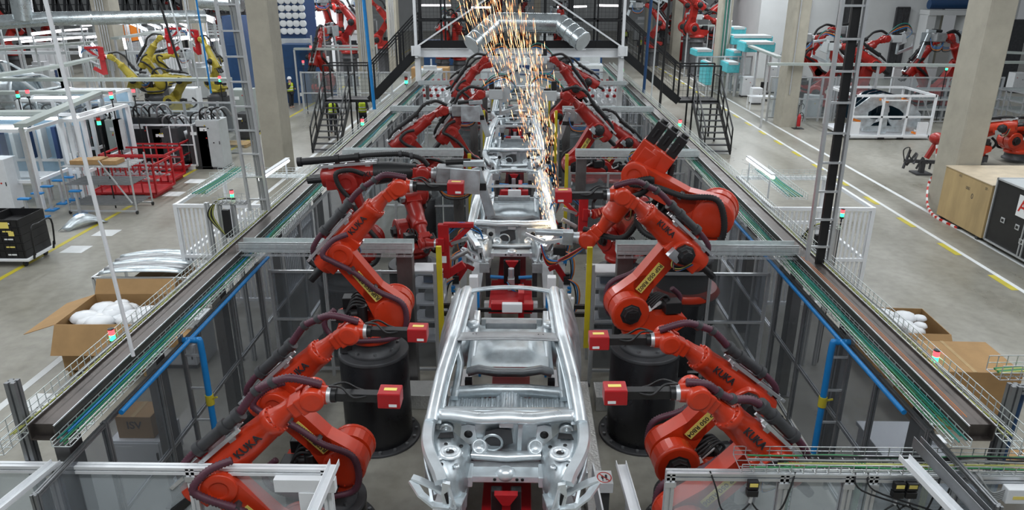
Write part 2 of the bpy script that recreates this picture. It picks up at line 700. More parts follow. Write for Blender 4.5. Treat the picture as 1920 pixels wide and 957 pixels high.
def text_mb(s, size=0.1, depth=0.002, bold=0.0):
    """lettering as a mesh lying in the xy plane, centred, facing +z: returns (verts, faces)"""
    cu = D.curves.new('lettering', 'FONT')
    cu.body = s
    cu.size = size
    cu.extrude = depth
    cu.offset = bold
    cu.resolution_u = 3
    cu.align_x = 'CENTER'
    cu.align_y = 'CENTER'
    ob = D.objects.new('lettering', cu)
    COL.objects.link(ob)
    dg = bpy.context.evaluated_depsgraph_get()
    me = D.meshes.new_from_object(ob.evaluated_get(dg))
    vs = [v.co.copy() for v in me.vertices]
    fs = [tuple(p.vertices) for p in me.polygons]
    D.objects.remove(ob)
    D.curves.remove(cu)
    D.meshes.remove(me)
    return vs, fs


def put_text(mb, s, size, origin, xdir, ydir, depth=0.002, bold=0.0):
    """lettering on a surface at origin, reading along xdir with its top towards ydir"""
    vs, fs = text_mb(s, size, depth, bold)
    x, y = V(xdir).normalized(), V(ydir).normalized()
    z = x.cross(y).normalized()
    o = V(origin)
    return mb.add([o + x * v.x + y * v.y + z * v.z for v in vs], fs)

# ================================================================== SETTING
m = MB()
m.span((-70, -4, -0.2), (60, 130, 0.0))
struct(m, 'floor', 'floor_concrete')
m = MB()
m.span((17.5, 57.0, 0), (30.9, 57.5, 14))
m.span((30.9, 57.0, 6.2), (33.6, 57.5, 14))
m.span((33.6, 57.0, 0), (36.5, 57.5, 14))
m.span((36.5, 57.0, 5.8), (41, 57.5, 14))
m.span((41, 57.0, 0), (60, 57.5, 14))
struct(m, 'wall_right', 'wall_white')
m = MB()
m.span((-70, 118, 0), (20, 118.4, 14))
struct(m, 'wall_back', 'wall_white')
m = MB()
m.span((17.5, 57.5, 0), (18.0, 118, 14))
struct(m, 'wall_side', 'wall_white')
m = MB()
m.span((-62, -4, 0), (-61.6, 118, 14))
struct(m, 'wall_left', 'wall_white')


def rect_on_floor(lo, hi):
    mb = MB()
    mb.span((lo[0], lo[1], 0.0005), (hi[0], hi[1], 0.004))
    return mb


TN = [0]


def trim(mb, mt):
    TN[0] += 1
    return struct(mb, 'trim_%d' % TN[0], mt)


trim(rect_on_floor((-8.92, -3), (-8.77, 60)), 'line_white')
trim(rect_on_floor((-12.8, -3), (-12.66, 95)), 'line_yellow')
trim(rect_on_floor((12.66, -3), (12.80, 95)), 'line_white')
trim(rect_on_floor((11.60, -3), (11.72, 95)), 'line_white')
m = MB()
y = 4.0
while y < 70:
    m.span((11.43, y, 0.0005), (11.60, y + 0.95, 0.004))
    y += 2.35
trim(m, 'line_yellow')
m = MB()                                                   # worn white squares on the left aisle
for px, py in ((366, 340), (326, 364), (200, 437), (143, 468), (80, 755)):
    p = atz(px, py)
    m.span((p.x - 0.3, p.y - 0.28, 0.0005), (p.x + 0.3, p.y + 0.28, 0.004))
trim(m, 'line_white')
m = MB()
m.span((-10.3, 60, 0.0005), (-10.2, 95, 0.004))
trim(m, 'line_yellow')


# ------------------------------------------------------------------ concrete columns
def column(x0, y0, label, w=0.75, d=1.2, pipes=0, h=14.0, pm='alu', group=None):
    t = thing('concrete_column', label, 'column', (x0 + w / 2, y0 + d / 2, 0), world=True, group=group)
    mb = MB()
    c = 0.04
    poly = [(x0 + c, y0), (x0 + w - c, y0), (x0 + w, y0 + c), (x0 + w, y0 + d - c), (x0 + w - c, y0 + d), (x0 + c, y0 + d),
            (x0, y0 + d - c), (x0, y0 + c)]
    mb.prism(poly, 'z', 0, h)
    mb.build('shaft', 'concrete', t)
    for k in range(pipes):
        q = MB()
        q.cyl((x0 + w * (0.3 + 0.14 * k), y0 - 0.04, 1.6 + 0.5 * (k % 2)), (x0 + w * (0.3 + 0.14 * k), y0 - 0.04, h), 0.03, n=8)
        q.build('conduit', pm if isinstance(pm, str) else pm[k % len(pm)], t)
    return t


q = atz(553, 335)
column(q.x - 1.08, q.y, 'massive concrete column at the left behind the white slatted cabin')
column(13.05, 21.6, 'massive concrete column beside the plywood crate on the right')
column(12.9, 36.6, 'concrete column with fire extinguisher at its foot', pipes=1)
column(13.1, 51.0, 'concrete column with teal conduits running down its face', pipes=4, pm=('cable_teal', 'light_grey'))
column(13.1, 67.0, 'pale concrete column with the red extinguisher cabinet beyond the right stairs')
column(13.2, 83.0, 'most distant concrete column right of the bridge')
q = aty(688, 150, 43)
column(q.x - 0.4, 43, 'concrete column with blue pipe behind the left stairs', pipes=3)
q = aty(736, 60, 57)
column(q.x - 0.4, 57, 'concrete column just left of the bridge posts', pipes=4)
q = aty(195, 60, 42)
column(q.x - 0.5, 42, 'concrete column with cable conduits above the far left workshop', w=1.0, pipes=4)
q = aty(362, 60, 55)
column(q.x - 0.5, 55, 'thin looking distant column behind the yellow robots', w=1.0, pipes=2)
q = aty(840, 30, 82)
column(q.x - 0.4, 82, 'far pale column seen through the bridge railing', pipes=1)
q = aty(1008, 30, 90)
column(q.x - 0.4, 90, 'far pale column right of the welding sparks', pipes=0)

# ================================================================== OVERHEAD CABLE BEAMS ON BOTH SIDES OF THE LINE
RXL, RXR = -4.72, 4.50
RZ = 2.66


def basket(mb, p, q, w, h, step=0.1, r=0.0035, side=None):
    """wire basket tray from p to q (horizontal), floor at p.z"""
    p, q = V(p), V(q)
    d = (q - p)
    L = d.length
    d.normalize()
    sd = d.cross(V((0, 0, 1))).normalized()
    for a in (-w / 2, -w / 6, w / 6, w / 2):
        mb.bar(p + sd * a, q + sd * a, r * 2)
    for s in (-1, 1):
        for z in (h * 0.5, h):
            mb.bar(p + sd * (s * w / 2) + V((0, 0, z)), q + sd * (s * w / 2) + V((0, 0, z)), r * 2)
    n = int(L / step)
    for i in range(n + 1):
        c = p + d * (L * i / n)
        mb.bar(c - sd * w / 2, c + sd * w / 2, r * 2)
        for s in (-1, 1):
            mb.bar(c + sd * (s * w / 2), c + sd * (s * w / 2) + V((0, 0, h)), r * 2)


def cable(path, r, mt, label, group, wob=0.012, seed=0, n=6, res=4):
    rnd = random.Random(seed)
    pts = []
    for i, p in enumerate(path):
        pts.append(V(p) + V((rnd.uniform(-wob, wob), 0, rnd.uniform(-wob, wob) * 0.5)))
    mb = MB()
    mb.tube(pts, r, n, res=res)
    return single(mb, 'cable', mt, label, 'cable', group)


for side, X in ((-1, RXL), (1, RXR)):
    word = 'left' if side < 0 else 'right'
    y0, y1 = (5.95, 37.5) if side < 0 else (6.1, 41.0)
    # brown steel channel, open to the sky
    t = thing('cable_beam', 'long brown steel channel beam carrying cable trays along the %s fence' % word, 'beam', (X, y0, RZ - 0.16), world=True)
    mb = MB()
    mb.span((X - 0.13, y0, RZ - 0.17), (X + 0.13, y1, RZ - 0.155))
    mb.span((X - 0.13, y0, RZ - 0.155), (X - 0.118, y1, RZ))
    mb.span((X + 0.118, y0, RZ - 0.155), (X + 0.13, y1, RZ))
    mb.span((X - 0.118, y0 + 0.06, RZ - 0.155), (X + 0.118, y1, RZ - 0.02))
    mb.build('channel', 'steel_rail', t)
    mb = MB()
    mb.span((X - 0.137, y0, RZ - 0.01), (X - 0.127, y1, RZ + 0.004))
    mb.span((X + 0.127, y0, RZ - 0.01), (X + 0.137, y1, RZ + 0.004))
    mb.build('edge_trim', 'alu', t)
    # steel posts carrying it
    ys = [6.25, 8.1, 10.15, 12.9, 15.8, 18.3, 21.6, 25.2, 28.6, 32.2, 35.5] if side < 0 else \
         [7.05, 9.1, 11.1, 13.6, 16.1, 18.3, 21.6, 25.2, 28.6, 32.2, 35.5, 39.0]
    for i, y in enumerate(ys):
        pt = thing('steel_post', 'rectangular steel post under the %s cable beam, number %s from the camera' % (
            word, ['one', 'two', 'three', 'four', 'five', 'six', 'seven', 'eight', 'nine', 'ten', 'eleven', 'twelve'][i]),
            'post', (X, y, 0), world=True, group='steel posts under the cable beams')
        mb = MB()
        mb.span((X - 0.07, y - 0.11, 0.02), (X + 0.09, y + 0.11, RZ - 0.17))
        mb.build('shaft', 'steel_post', pt, bevel=0.008)
        mb = MB()
        mb.span((X - 0.14, y - 0.17, 0), (X + 0.16, y + 0.17, 0.02))
        mb.build('foot_plate', 'steel_post', pt)
    # trays: inner with green cables, outer with yellow
    for off, zz, wd, hh, nm in ((-side * 0.235, RZ - 0.17, 0.18, 0.08, 'inner'), (side * 0.24, RZ - 0.09, 0.20, 0.15, 'outer')):
        mb = MB()
        basket(mb, (X + off, y0 - (0.35 if nm == 'outer' else 0.1), zz), (X + off, y1, zz), wd, hh, step=0.12 if nm == 'outer' else 0.14)
        for yy in [y0 + 0.3 + 1.5 * k for k in range(int((y1 - y0) / 1.5))]:
            mb.bar((X + (0.135 if off > 0 else -0.135), yy, zz - 0.008), (X + off + (wd / 2 if off > 0 else -wd / 2), yy, zz - 0.008), 0.03, 0.01)
        single(mb, 'wire_tray', 'tray_zinc', 'wire basket tray on the %s side of the %s cable beam' % ('cell' if nm == 'inner' else 'aisle', word), 'cable tray')
    k = 0
    for mt, nmn, cnt, off, sp, r in (('cable_teal', 'teal', 5, -side * 0.20, 0.022, 0.008), ('cable_green', 'green', 5, -side * 0.26, 0.024, 0.006),
                                     ('cable_yellow', 'yellow green', 5, side * 0.20, 0.022, 0.008),
                                     ('cable_grey', 'grey', 3, side * 0.27, 0.022, 0.010)) + \
            ((('cable_orange', 'orange', 3, -0.095, 0.012, 0.004),) if side > 0 else (('cable_blue', 'blue', 2, 0.20, 0.03, 0.012),)):
        for j in range(cnt):
            k += 1
            yy = y0 - 0.1 + random.uniform(0, 0.5)
            ye = (y1 - 0.5) if nmn != 'orange' else 11.5
            pts = []
            zb = (RZ - 0.15) if nmn in ('teal', 'green', 'blue') else (RZ - 0.07 if nmn != 'orange' else RZ - 0.012)
            while yy < ye:
                pts.append((X + off + (j - cnt / 2) * sp, yy, zb + (j % 3) * 0.016))
                yy += 0.9
            cable(pts, r, mt, '%s cable lying in the tray of the %s cable beam' % (nmn, word), '%s cables on the %s beam' % (nmn, word),
                  wob=0.022 if nmn != 'orange' else 0.004, seed=side * 100 + k, res=3)
    # blue compressed air main under the inner tray
    mb = MB()
    xx = X - side * 0.34
    mb.cyl((xx, y0 + 0.75, RZ - 0.33), (xx, 11.5 + 3 * (side > 0), RZ - 0.33), 0.03, n=12)
    single(mb, 'air_pipe', 'blue_pipe', 'blue compressed air pipe running under the %s cable beam' % word, 'pipe', base=(xx, y0 + 0.75, RZ - 0.36))


# ------------------------------------------------------------------ glazed safety fence along both sides
def fence_run(p, q, n, H, label, rails=(0.12, 1.12), prof=0.06, pane='pane_smoke', pm='alu', group=None, posts=True, pw=None):
    p, q = V(p), V(q)
    t = thing('safety_fence', label, 'fence', (p + q) / 2, world=True, group=group)
    d = (q - p)
    for i in range(n + 1):
        c = p + d * (i / n)
        mb = MB()
        mb.profile(c, c + V((0, 0, H)), pw or prof)
        mb.build('post', pm, t)
    for z in tuple(rails) + (H - prof / 2,):
        mb = MB()
        mb.profile(p + V((0, 0, z)), q + V((0, 0, z)), prof * 0.8)
        mb.build('rail', pm, t)
    if pane:
        u = d.normalized()
        for i in range(n):
            a = p + d * (i / n) + u * 0.035
            b_ = p + d * ((i + 1) / n) - u * 0.035
            mb = MB()
            mb.bar((a.x, a.y, (0.15 + H) / 2), (b_.x, b_.y, (0.15 + H) / 2), 0.006, H - 0.26)
            mb.build('pane', pane, t)
    return t


for side, X in ((-1, -4.50), (1, 4.30)):
    word = 'left' if side < 0 else 'right'
    ends = [5.35, 11.3, 18.4, 25.3, 32.2]
    for i in range(4):
        fence_run((X, ends[i] + 0.04, 0), (X, ends[i + 1] - 0.04, 0), (5, 6, 6, 6)[i], 2.3,
                  'aluminium framed glazed fence under the %s cable beam, %s stretch' % (word, ('nearest', 'second', 'third', 'farthest')[i]),
                  pm='alu_dark' if i == 0 else 'alu')


# ------------------------------------------------------------------ stations: cross trays, inner steel posts, yellow guards, cross fences
ST = [11.05, 18.1, 25.0, 32.0]
nth = ['nearest', 'second', 'third', 'fourth']
for i, Y in enumerate(ST):
    for side in (-1, 1):
        word = 'left' if side < 0 else 'right'
        xo = RXL + 0.1 if side < 0 else RXR - 0.1
        xi = (-1.80, -1.55, -1.6, -1.6)[i] if side < 0 else (1.50, 1.30, 1.3, 1.3)[i]
        t = thing('cross_tray', 'zinc cable channel reaching in from the %s beam at the %s station' % (word, nth[i]), 'cable tray',
                  ((xo + xi) / 2, Y, 2.62), world=True, group='cross trays over the robot stations')
        mb = MB()
        a, b_ = min(xo, xi), max(xo, xi)
        mb.span((a, Y - 0.11, 2.62), (b_, Y + 0.11, 2.632))
        mb.span((a, Y - 0.11, 2.62), (b_, Y - 0.10, 2.80))
        mb.span((a, Y + 0.10, 2.62), (b_, Y + 0.11, 2.80))
        mb.build('channel', 'tray_zinc', t)
        mb = MB()
        basket(mb, (a, Y - 0.17, 2.60), (b_, Y - 0.17, 2.60), 0.09, 0.20, step=0.12, r=0.0025)
        mb.build('wire_side', 'alu', t)
        xp = xi + (-0.16 if side < 0 else 0.16)
        pt = thing('steel_post', 'broad steel post under the inner end of the %s cross tray, %s station' % (word, nth[i]), 'post', (xp, Y + 0.1, 0), world=True)
        mb = MB()
        mb.span((xp - 0.13, Y - 0.03, 0.02), (xp + 0.13, Y + 0.2, 2.60))
        mb.build('shaft', 'steel_post', pt, bevel=0.01)
        mb = MB()
        mb.span((xp - 0.2, Y - 0.1, 0), (xp + 0.2, Y + 0.27, 0.02))
        mb.build('foot_plate', 'steel_post', pt)
        # yellow light-curtain guard with aluminium backing profile
        xg = (-1.42 if side < 0 else 1.10)
        gy = Y + 0.25
        g = thing('light_curtain', 'yellow light curtain post on the %s of the car line at the %s station' % (word, nth[i]), 'light curtain', (xg, gy, 0), world=True)
        mb = MB()
        mb.span((xg - 0.045, gy - 0.03, 0.75), (xg + 0.045, gy + 0.04, 2.62))
        mb.build('guard', 'yellow_paint', g, bevel=0.006)
        mb = MB()
        mb.profile((xg - side * -0.075, gy + 0.02, 0.0), (xg - side * -0.075, gy + 0.02, 2.3), 0.05)
        mb.build('upright', 'alu', g)
        mb = MB()
        mb.span((xg - 0.09, gy - 0.07, 0), (xg + 0.09, gy + 0.09, 0.03))
        mb.build('foot_plate', 'dark_grey', g)
        if i < 3:
            Yf = Y + 0.5
            xf = -4.4 if side < 0 else 4.2
            xc = xg - side * -0.12
            fence_run((xf, Yf, 0), (xc, Yf, 0), 3, 2.08, 'glazed cross fence on the %s between stations, %s one' % (word, nth[i]),
                      rails=(0.15, 1.14), prof=0.055, pane='pane_smoke' if i == 0 else 'pane')

# ------------------------------------------------------------------ chequer plate walkways and floor channel beside the line
for side in (-1, 1):
    word = 'left' if side < 0 else 'right'
    xw = (-1.55, -1.18) if side < 0 else (0.86, 1.12)
    mb = MB()
    mb.span((xw[0], 5.2, 0.0), (xw[1], 10.95, 0.28))
    if side > 0:
        single(mb, 'chequer_walkway', 'chequer', 'chequer plate step running beside the front car body on the %s' % word, 'walkway', bevel=0.01)
    mb = MB()
    a, b_ = (-2.3, -1.2) if side < 0 else (1.22, 3.1)
    mb.span((a, 10.45, 0.0), (b_, 10.95, 0.27))
    single(mb, 'chequer_walkway', 'chequer', 'chequer plate cross step behind the %s black pedestal' % word, 'walkway', bevel=0.01)

# ================================================================== FOOTBRIDGE OVER THE LINE
BY = 33.0
BZ = 4.0
t = thing('footbridge', 'white steel footbridge with black mesh railing crossing above the line', 'bridge', (-0.2, BY, BZ), world=True)
xl, xr = aty(781, 90, BY).x, aty(1167, 90, BY).x
mb = MB()
mb.span((xl, BY - 0.12, BZ - 0.28), (xr, BY + 0.02, BZ + 0.10))
mb.span((xl, BY - 0.2, BZ - 0.28), (xr, BY + 0.1, BZ - 0.25))
mb.span((xl, BY - 0.2, BZ + 0.07), (xr, BY + 0.1, BZ + 0.10))
mb.build('girder', 'white_paint', t)
mb = MB()
mb.span((xl, BY, BZ), (xr, BY + 1.6, BZ + 0.06))
mb.build('deck', 'dark_grey', t)
mb = MB()
mb.span((xl, BY - 0.06, BZ + 0.10), (xr, BY - 0.02, BZ + 0.42))
mb.build('kick_plate', 'black_steel', t)
for Yr in (BY - 0.03, BY + 1.6):
    n = 8
    for i in range(n + 1):
        x = xl + (xr - xl) * i / n
        mb = MB()
        mb.bar((x, Yr, BZ), (x, Yr, BZ + 2.9), 0.08 if i % 2 else 0.14)
        mb.build('upright', 'black_steel', t)
    for z in (BZ + 1.25, BZ + 2.85):
        mb = MB()
        mb.bar((xl, Yr, z), (xr, Yr, z), 0.08)
        mb.build('handrail', 'black_steel', t)


def wire_panel(mb, p, q, z0, z1, step=0.13, r=0.005, dz=0.0):
    p, q = V(p), V(q)
    L = (q - p).length
    n = max(2, int(L / step))
    for i in range(n + 1):
        c = p + (q - p) * (i / n)
        e = dz * i / n
        mb.bar(c + V((0, 0, z0 + e)), c + V((0, 0, z1 + e)), r * 2)
    k = max(2, int((z1 - z0) / step))
    for j in range(k + 1):
        z = z0 + (z1 - z0) * j / k
        mb.bar(p + V((0, 0, z)), q + V((0, 0, z + dz)), r * 2)


mb = MB()
wire_panel(mb, (xl, BY - 0.03, 0), (xr, BY - 0.03, 0), BZ + 0.42, BZ + 2.8, 0.16, 0.004)
mb.build('mesh', 'black_steel', t)
for x in (xl + 0.02, xr - 0.02):
    mb = MB()
    mb.bar((x, BY - 0.25, BZ - 0.3), (x, BY - 0.25, BZ + 3.0), 0.12)
    mb.build('white_post', 'white_paint', t)
    mb = MB()
    mb.bar((x, BY + 0.1, 0), (x, BY + 0.1, BZ - 0.28), 0.24)
    mb.build('leg', 'white_paint', t)
    mb = MB()
    s = 1 if x < 0 else -1
    mb.bar((x, BY - 0.3, BZ + 0.15), (x + s * 3.9, BY - 0.3, BZ + 2.65), 0.07)
    mb.build('brace', 'white_paint', t)
    mb = MB()
    for a in (-0.14, 0.14):
        mb.box((x + a, BY - 0.34, BZ + 0.02), (0.06, 0.04, 0.3))
    mb.box((x, BY - 0.32, BZ + 0.0), (0.42, 0.05, 0.42))
    mb.build('gusset', 'white_paint', t)

# stairs: upper flight down sideways to a landing, lower flight down towards the camera
for side in (-1, 1):
    word = 'left' if side < 0 else 'right'
    x0 = xl if side < 0 else xr
    LZ = 1.85
    xlnd = aty(694, 190, BY).x if side < 0 else aty(1272, 190, BY).x
    xout = xlnd + side * (2.0 if side < 0 else 1.75)
    xin = xout - side * 1.12
    t = thing('steel_stairs', 'black steel stairs with mesh railings on the %s side of the bridge' % word, 'stairs', (xlnd, BY, 0), world=True)
    for Yr, nm in ((BY - 0.05, 'near'), (BY + 1.1, 'far')):
        mb = MB()
        mb.bar((x0, Yr, BZ - 0.05), (xlnd, Yr, LZ - 0.05), 0.05, 0.34)
        mb.build('stringer', 'black_steel', t)
        mb = MB()
        mb.bar((x0, Yr, BZ + 1.55), (xlnd, Yr, LZ + 1.5), 0.06)
        mb.bar((xlnd, Yr, LZ + 1.5), (xout, Yr, LZ + 1.5), 0.06)
        mb.bar((x0, Yr, BZ + 1.4), (xlnd, Yr, LZ + 1.35), 0.04)
        mb.build('handrail', 'black_steel', t)
        for f in (0.0, 0.34, 0.4, 0.98):
            x = x0 + (xlnd - x0) * f
            z = BZ + (LZ - BZ) * f
            mb = MB()
            mb.bar((x, Yr, z - 0.1), (x, Yr, z + 1.5), 0.07)
            mb.build('baluster', 'black_steel', t)
        mb = MB()
        wire_panel(mb, (x0, Yr, 0), (xlnd, Yr, 0), BZ + 0.2, BZ + 1.4, 0.15, 0.004, dz=LZ - BZ)
        mb.build('mesh', 'black_steel', t)
    n = 11
    for i in range(n):
        f = (i + 0.5) / n
        mb = MB()
        mb.box((x0 + (xlnd - x0) * f, BY + 0.52, BZ + (LZ - BZ) * f), (0.26, 1.1, 0.04))
        mb.build('tread', 'black_steel', t)
    mb = MB()
    mb.span((min(xlnd, xout), BY - 0.1, LZ - 0.12), (max(xlnd, xout), BY + 1.15, LZ))
    mb.build('landing', 'black_steel', t)
    yb = BY - 2.85
    for x in (xin, xout):
        mb = MB()
        mb.bar((x, BY - 0.1, LZ - 0.05), (x, yb, 0.1), 0.05, 0.26)
        mb.build('stringer', 'black_steel', t)
        mb = MB()
        mb.bar((x, BY - 0.1, LZ + 1.05), (x, yb, 1.1), 0.05)
        mb.bar((x, BY - 0.1, LZ + 0.55), (x, yb, 0.6), 0.04)
        mb.bar((x, BY + 1.1, LZ + 1.05), (x, BY - 0.1, LZ + 1.05), 0.05)
        mb.build('handrail', 'black_steel', t)
        for f in (0, 0.33, 0.66, 1.0):
            mb = MB()
            yy = BY - 0.1 + (yb - BY + 0.1) * f
            zz = LZ * (1 - f)
            mb.bar((x, yy, zz), (x, yy, zz + 1.08), 0.05)
            mb.build('baluster', 'black_steel', t)
        for yy in (BY - 0.05, BY + 1.1):
            mb = MB()
            mb.bar((x, yy, 0), (x, yy, LZ + 1.5), 0.07)
            mb.build('leg', 'black_steel', t)
    mb = MB()
    wire_panel(mb, (xout, BY - 0.05, 0), (xlnd, BY - 0.05, 0), LZ + 0.1, LZ + 1.45, 0.15, 0.004)
    mb.build('mesh', 'black_steel', t)
    for i in range(9):
        f = (i + 0.5) / 9
        mb = MB()
        mb.box(((xin + xout) / 2, BY - 0.1 - 2.7 * f, LZ * (1 - f)), (1.08, 0.26, 0.03))
        mb.build('tread', 'dark_grey', t)

# ------------------------------------------------------------------ silver duct on the bridge
t = thing('air_duct', 'silver round ventilation duct bending over the footbridge', 'duct', (0.2, BY - 0.5, BZ + 0.3), world=True)
a = aty(884, 84, BY - 1.2)
b_ = aty(930, 42, BY - 0.3)
c = aty(1050, 44, BY - 0.3)
d = aty(1093, 78, BY - 1.2)
DR = 0.42
mb = MB()
mb.tube([b_, c], DR, 24, curve=False, cap=False)
mb.build('straight', 'duct', t)
for p, q in ((a, b_), (d, c)):
    dr = (q - p)
    for k in range(4):
        mb = MB()
        u, v = p + dr * (k / 4), p + dr * ((k + 1) / 4)
        mb.cyl(u, v, DR * (1.0), DR * (1.0), n=24, caps=(k == 0))
        mb.lathe([(DR, 0), (DR * 1.05, 0.02), (DR * 1.05, 0.05), (DR, 0.07)], u, dr)
        mb.build('segment', 'duct', t)
    mb = MB()
    mb.cyl(p - dr.normalized() * 0.03, p + dr.normalized() * 0.01, DR * 0.97, n=24)
    mb.build('end_cap', 'light_grey', t)
    mb = MB()
    mb.bar((p.x, p.y + 0.25, BZ + 0.1), (p.x, p.y + 0.25, p.z - DR * 0.8), 0.3, 0.1)
    mb.build('bracket', 'white_paint', t)

# ================================================================== ROBOTS
def pedestal(x, y, h, r, label, flange=True, m='pedestal', seg=44):
    t = thing('robot_pedestal', label, 'pedestal', (x, y, 0), world=True)
    mb = MB()
    mb.lathe([(r, 0.03), (r, h - 0.05), (r * 0.985, h - 0.04)], (x, y, 0), n=seg)
    mb.build('drum', m, t)
    mb = MB()
    mb.lathe([(r * 1.02, h - 0.05), (r * 1.02, h - 0.01), (r * 1.0, h)], (x, y, 0), n=seg)
    mb.build('top_plate', 'dark_grey', t)
    mb = MB()
    mb.lathe([(r * 1.24, 0), (r * 1.24, 0.035), (r * 1.22, 0.04), (r, 0.04)], (x, y, 0), n=seg)
    mb.build('flange', 'dark_grey', t)
    for k in range(16):
        a = 2 * PI * (k + 0.5) / 16
        mb = MB()
        mb.cyl((x + math.cos(a) * r * 1.12, y + math.sin(a) * r * 1.12, 0.04),
               (x + math.cos(a) * r * 1.12, y + math.sin(a) * r * 1.12, 0.07), 0.026, n=6)
        mb.build('bolt', 'alu_dark', t)
    return t


def hull2(c1, r1, c2, r2, n=14):
    """outline around two circles in 2D (tangent hull)"""
    d = math.hypot(c2[0] - c1[0], c2[1] - c1[1])
    a = math.atan2(c2[1] - c1[1], c2[0] - c1[0])
    b = math.acos(max(-1, min(1, (r1 - r2) / d)))
    out = []
    for i in range(n + 1):
        t = a + b + (2 * PI - 2 * b) * i / n
        out.append((c1[0] + r1 * math.cos(t), c1[1] + r1 * math.sin(t)))
    for i in range(n + 1):
        t = a - b + 2 * b * i / n
        out.append((c2[0] + r2 * math.cos(t), c2[1] + r2 * math.sin(t)))
    return out


def robot(label, base, a1, a2, a3, s=1.0, m='robot_orange', tool='sensor', tag_text=None, side=1, td=None, brand=True,
          pack='purple', detail=2, group=None, motors3=False, cover=False, hosearc=1.0, name='welding_robot', L1=1.15, L2=1.25):
    """six-axis arm. a1 heading, a2 link lean from vertical, a3 forearm elevation (degrees); side=+1 the camera sees its +y flank"""
    a2, a3 = math.radians(a2), math.radians(a3)
    t = thing(name, label, 'robot', base, math.radians(a1), group)
    if s != 1.0:
        t.scale = (s, s, s)
    hm = 'hose_purple' if pack == 'purple' else 'black_rubber'
    J2 = V((0.35, 0, 0.675))
    l = V((math.sin(a2), 0, math.cos(a2)))
    ln = V((math.cos(a2), 0, -math.sin(a2)))
    J3 = J2 + l * L1
    u = V((math.cos(a3), 0, math.sin(a3)))
    v = V((-math.sin(a3), 0, math.cos(a3)))
    J5 = J3 + u * L2
    Y = V((0, 1, 0))

    def F(a, b_, y=0.0):
        return J3 + u * a + v * b_ + Y * y

    # base
    mb = MB()
    mb.lathe([(0.40, 0.0), (0.40, 0.05), (0.34, 0.07), (0.33, 0.2), (0.35, 0.22)], n=28)
    mb.box((-0.32, 0, 0.12), (0.3, 0.34, 0.2))
    mb.build('base', 'dark_grey', t)
    mb = MB()
    for k in range(8):
        a = 2 * PI * k / 8 + 0.2
        mb.cyl((0.37 * math.cos(a), 0.37 * math.sin(a), 0.05), (0.37 * math.cos(a), 0.37 * math.sin(a), 0.09), 0.022, n=6)
    if brand and detail > 1:
        mb.build_each('base_bolt', 'alu_dark', t)
    # carousel: turntable + cheek holding J2 + rear tongue
    mb = MB()
    mb.lathe([(0.36, 0.22), (0.38, 0.24), (0.38, 0.31), (0.30, 0.36)], n=28)
    cheek = []
    for i in range(15):
        t_ = math.radians(-50 + 200 * i / 14)
        cheek.append((J2.x + 0.27 * math.cos(t_), J2.z + 0.27 * math.sin(t_)))
    cheek += [(-0.02, 0.62), (-0.40, 0.60), (-0.52, 0.55), (-0.50, 0.42), (-0.36, 0.33), (0.0, 0.30), (0.36, 0.33)]
    mb.prism(cheek, 'y', 0.03, 0.25)
    low = [(-0.5, 0.42), (-0.36, 0.31), (0.30, 0.31), (0.44, 0.40), (0.40, 0.48), (-0.05, 0.50), (-0.42, 0.50)]
    mb.prism(low, 'y', -0.26, 0.03)
    mb.lathe([(0.275, 0), (0.285, 0.02), (0.285, 0.05), (0.25, 0.06)], (J2.x, 0.22, J2.z), (0, 1, 0), n=28)
    mb.build('carousel', m, t, bevel=0.02)
    mb = MB()
    mb.lathe([(0.20, 0.0), (0.195, 0.05), (0.13, 0.07), (0.12, 0.14), (0.05, 0.15)], (J2.x, 0.22, J2.z), (0, 1, 0), n=8, smooth=False)
    mb.box((J2.x, 0.35, J2.z + 0.02), (0.12, 0.06, 0.12))
    mb.build('shoulder_motor', 'black', t, bevel=0.008)
    # electrics behind the shoulder
    mb = MB()
    mb.box((-0.30, 0.16, 0.72), (0.24, 0.2, 0.18))
    mb.box((-0.38, -0.1, 0.60), (0.2, 0.24, 0.12))
    mb.cyl((-0.05, -0.05, 0.62), (-0.3, -0.05, 0.6), 0.07, n=14)
    mb.cyl((-0.1, -0.14, 0.5), (-0.1, -0.14, 0.78), 0.075, n=14)
    mb.build('connector_box', 'black', t, bevel=0.01)
    if detail > 1:
        for k in range(5):
            mb = MB()
            yy = -0.16 + 0.07 * k
            mb.tube([(-0.36, yy, 0.62), (-0.22, yy, 0.80 + 0.02 * k), (-0.02, yy + 0.02, 0.74), (0.12, yy, 0.56)], 0.018, 7)
            mb.build('cable_loop', 'black_rubber', t)
        mb = MB()
        mb.bar((-0.2, 0.0, 0.72), (0.0, 0.1, 0.66), 0.05, 0.02)
        mb.box((J2.x - 0.24, 0.262, J2.z + 0.05), (0.13, 0.004, 0.09), ry=0.5)
        mb.build_each('warning_label', 'paper', t)
    # link arm
    c1, c2 = (J2.x, J2.z), (J3.x, J3.z)
    mb = MB()
    pm1 = (J2.x + l.x * 0.42, J2.z + l.z * 0.42)
    mb.prism(hull2(c1, 0.265, pm1, 0.155), 'y', -0.25, -0.02)
    mb.prism(hull2(pm1, 0.155, c2, 0.165), 'y', -0.25, -0.02)
    mb.lathe([(0.27, 0), (0.26, 0.045), (0.20, 0.065), (0.12, 0.075), (0.0, 0.08)], (J2.x, -0.25, J2.z), (0, -1, 0), n=28)
    mb.lathe([(0.185, 0), (0.18, 0.035), (0.10, 0.045), (0.09, 0.03), (0.0, 0.03)], (J3.x, -0.25, J3.z), (0, -1, 0), n=26)
    mb.lathe([(0.19, 0), (0.19, 0.28), (0.17, 0.30)], (J3.x, -0.02, J3.z), (0, 1, 0), n=26)
    mb.build('link_arm', m, t, bevel=0.022)
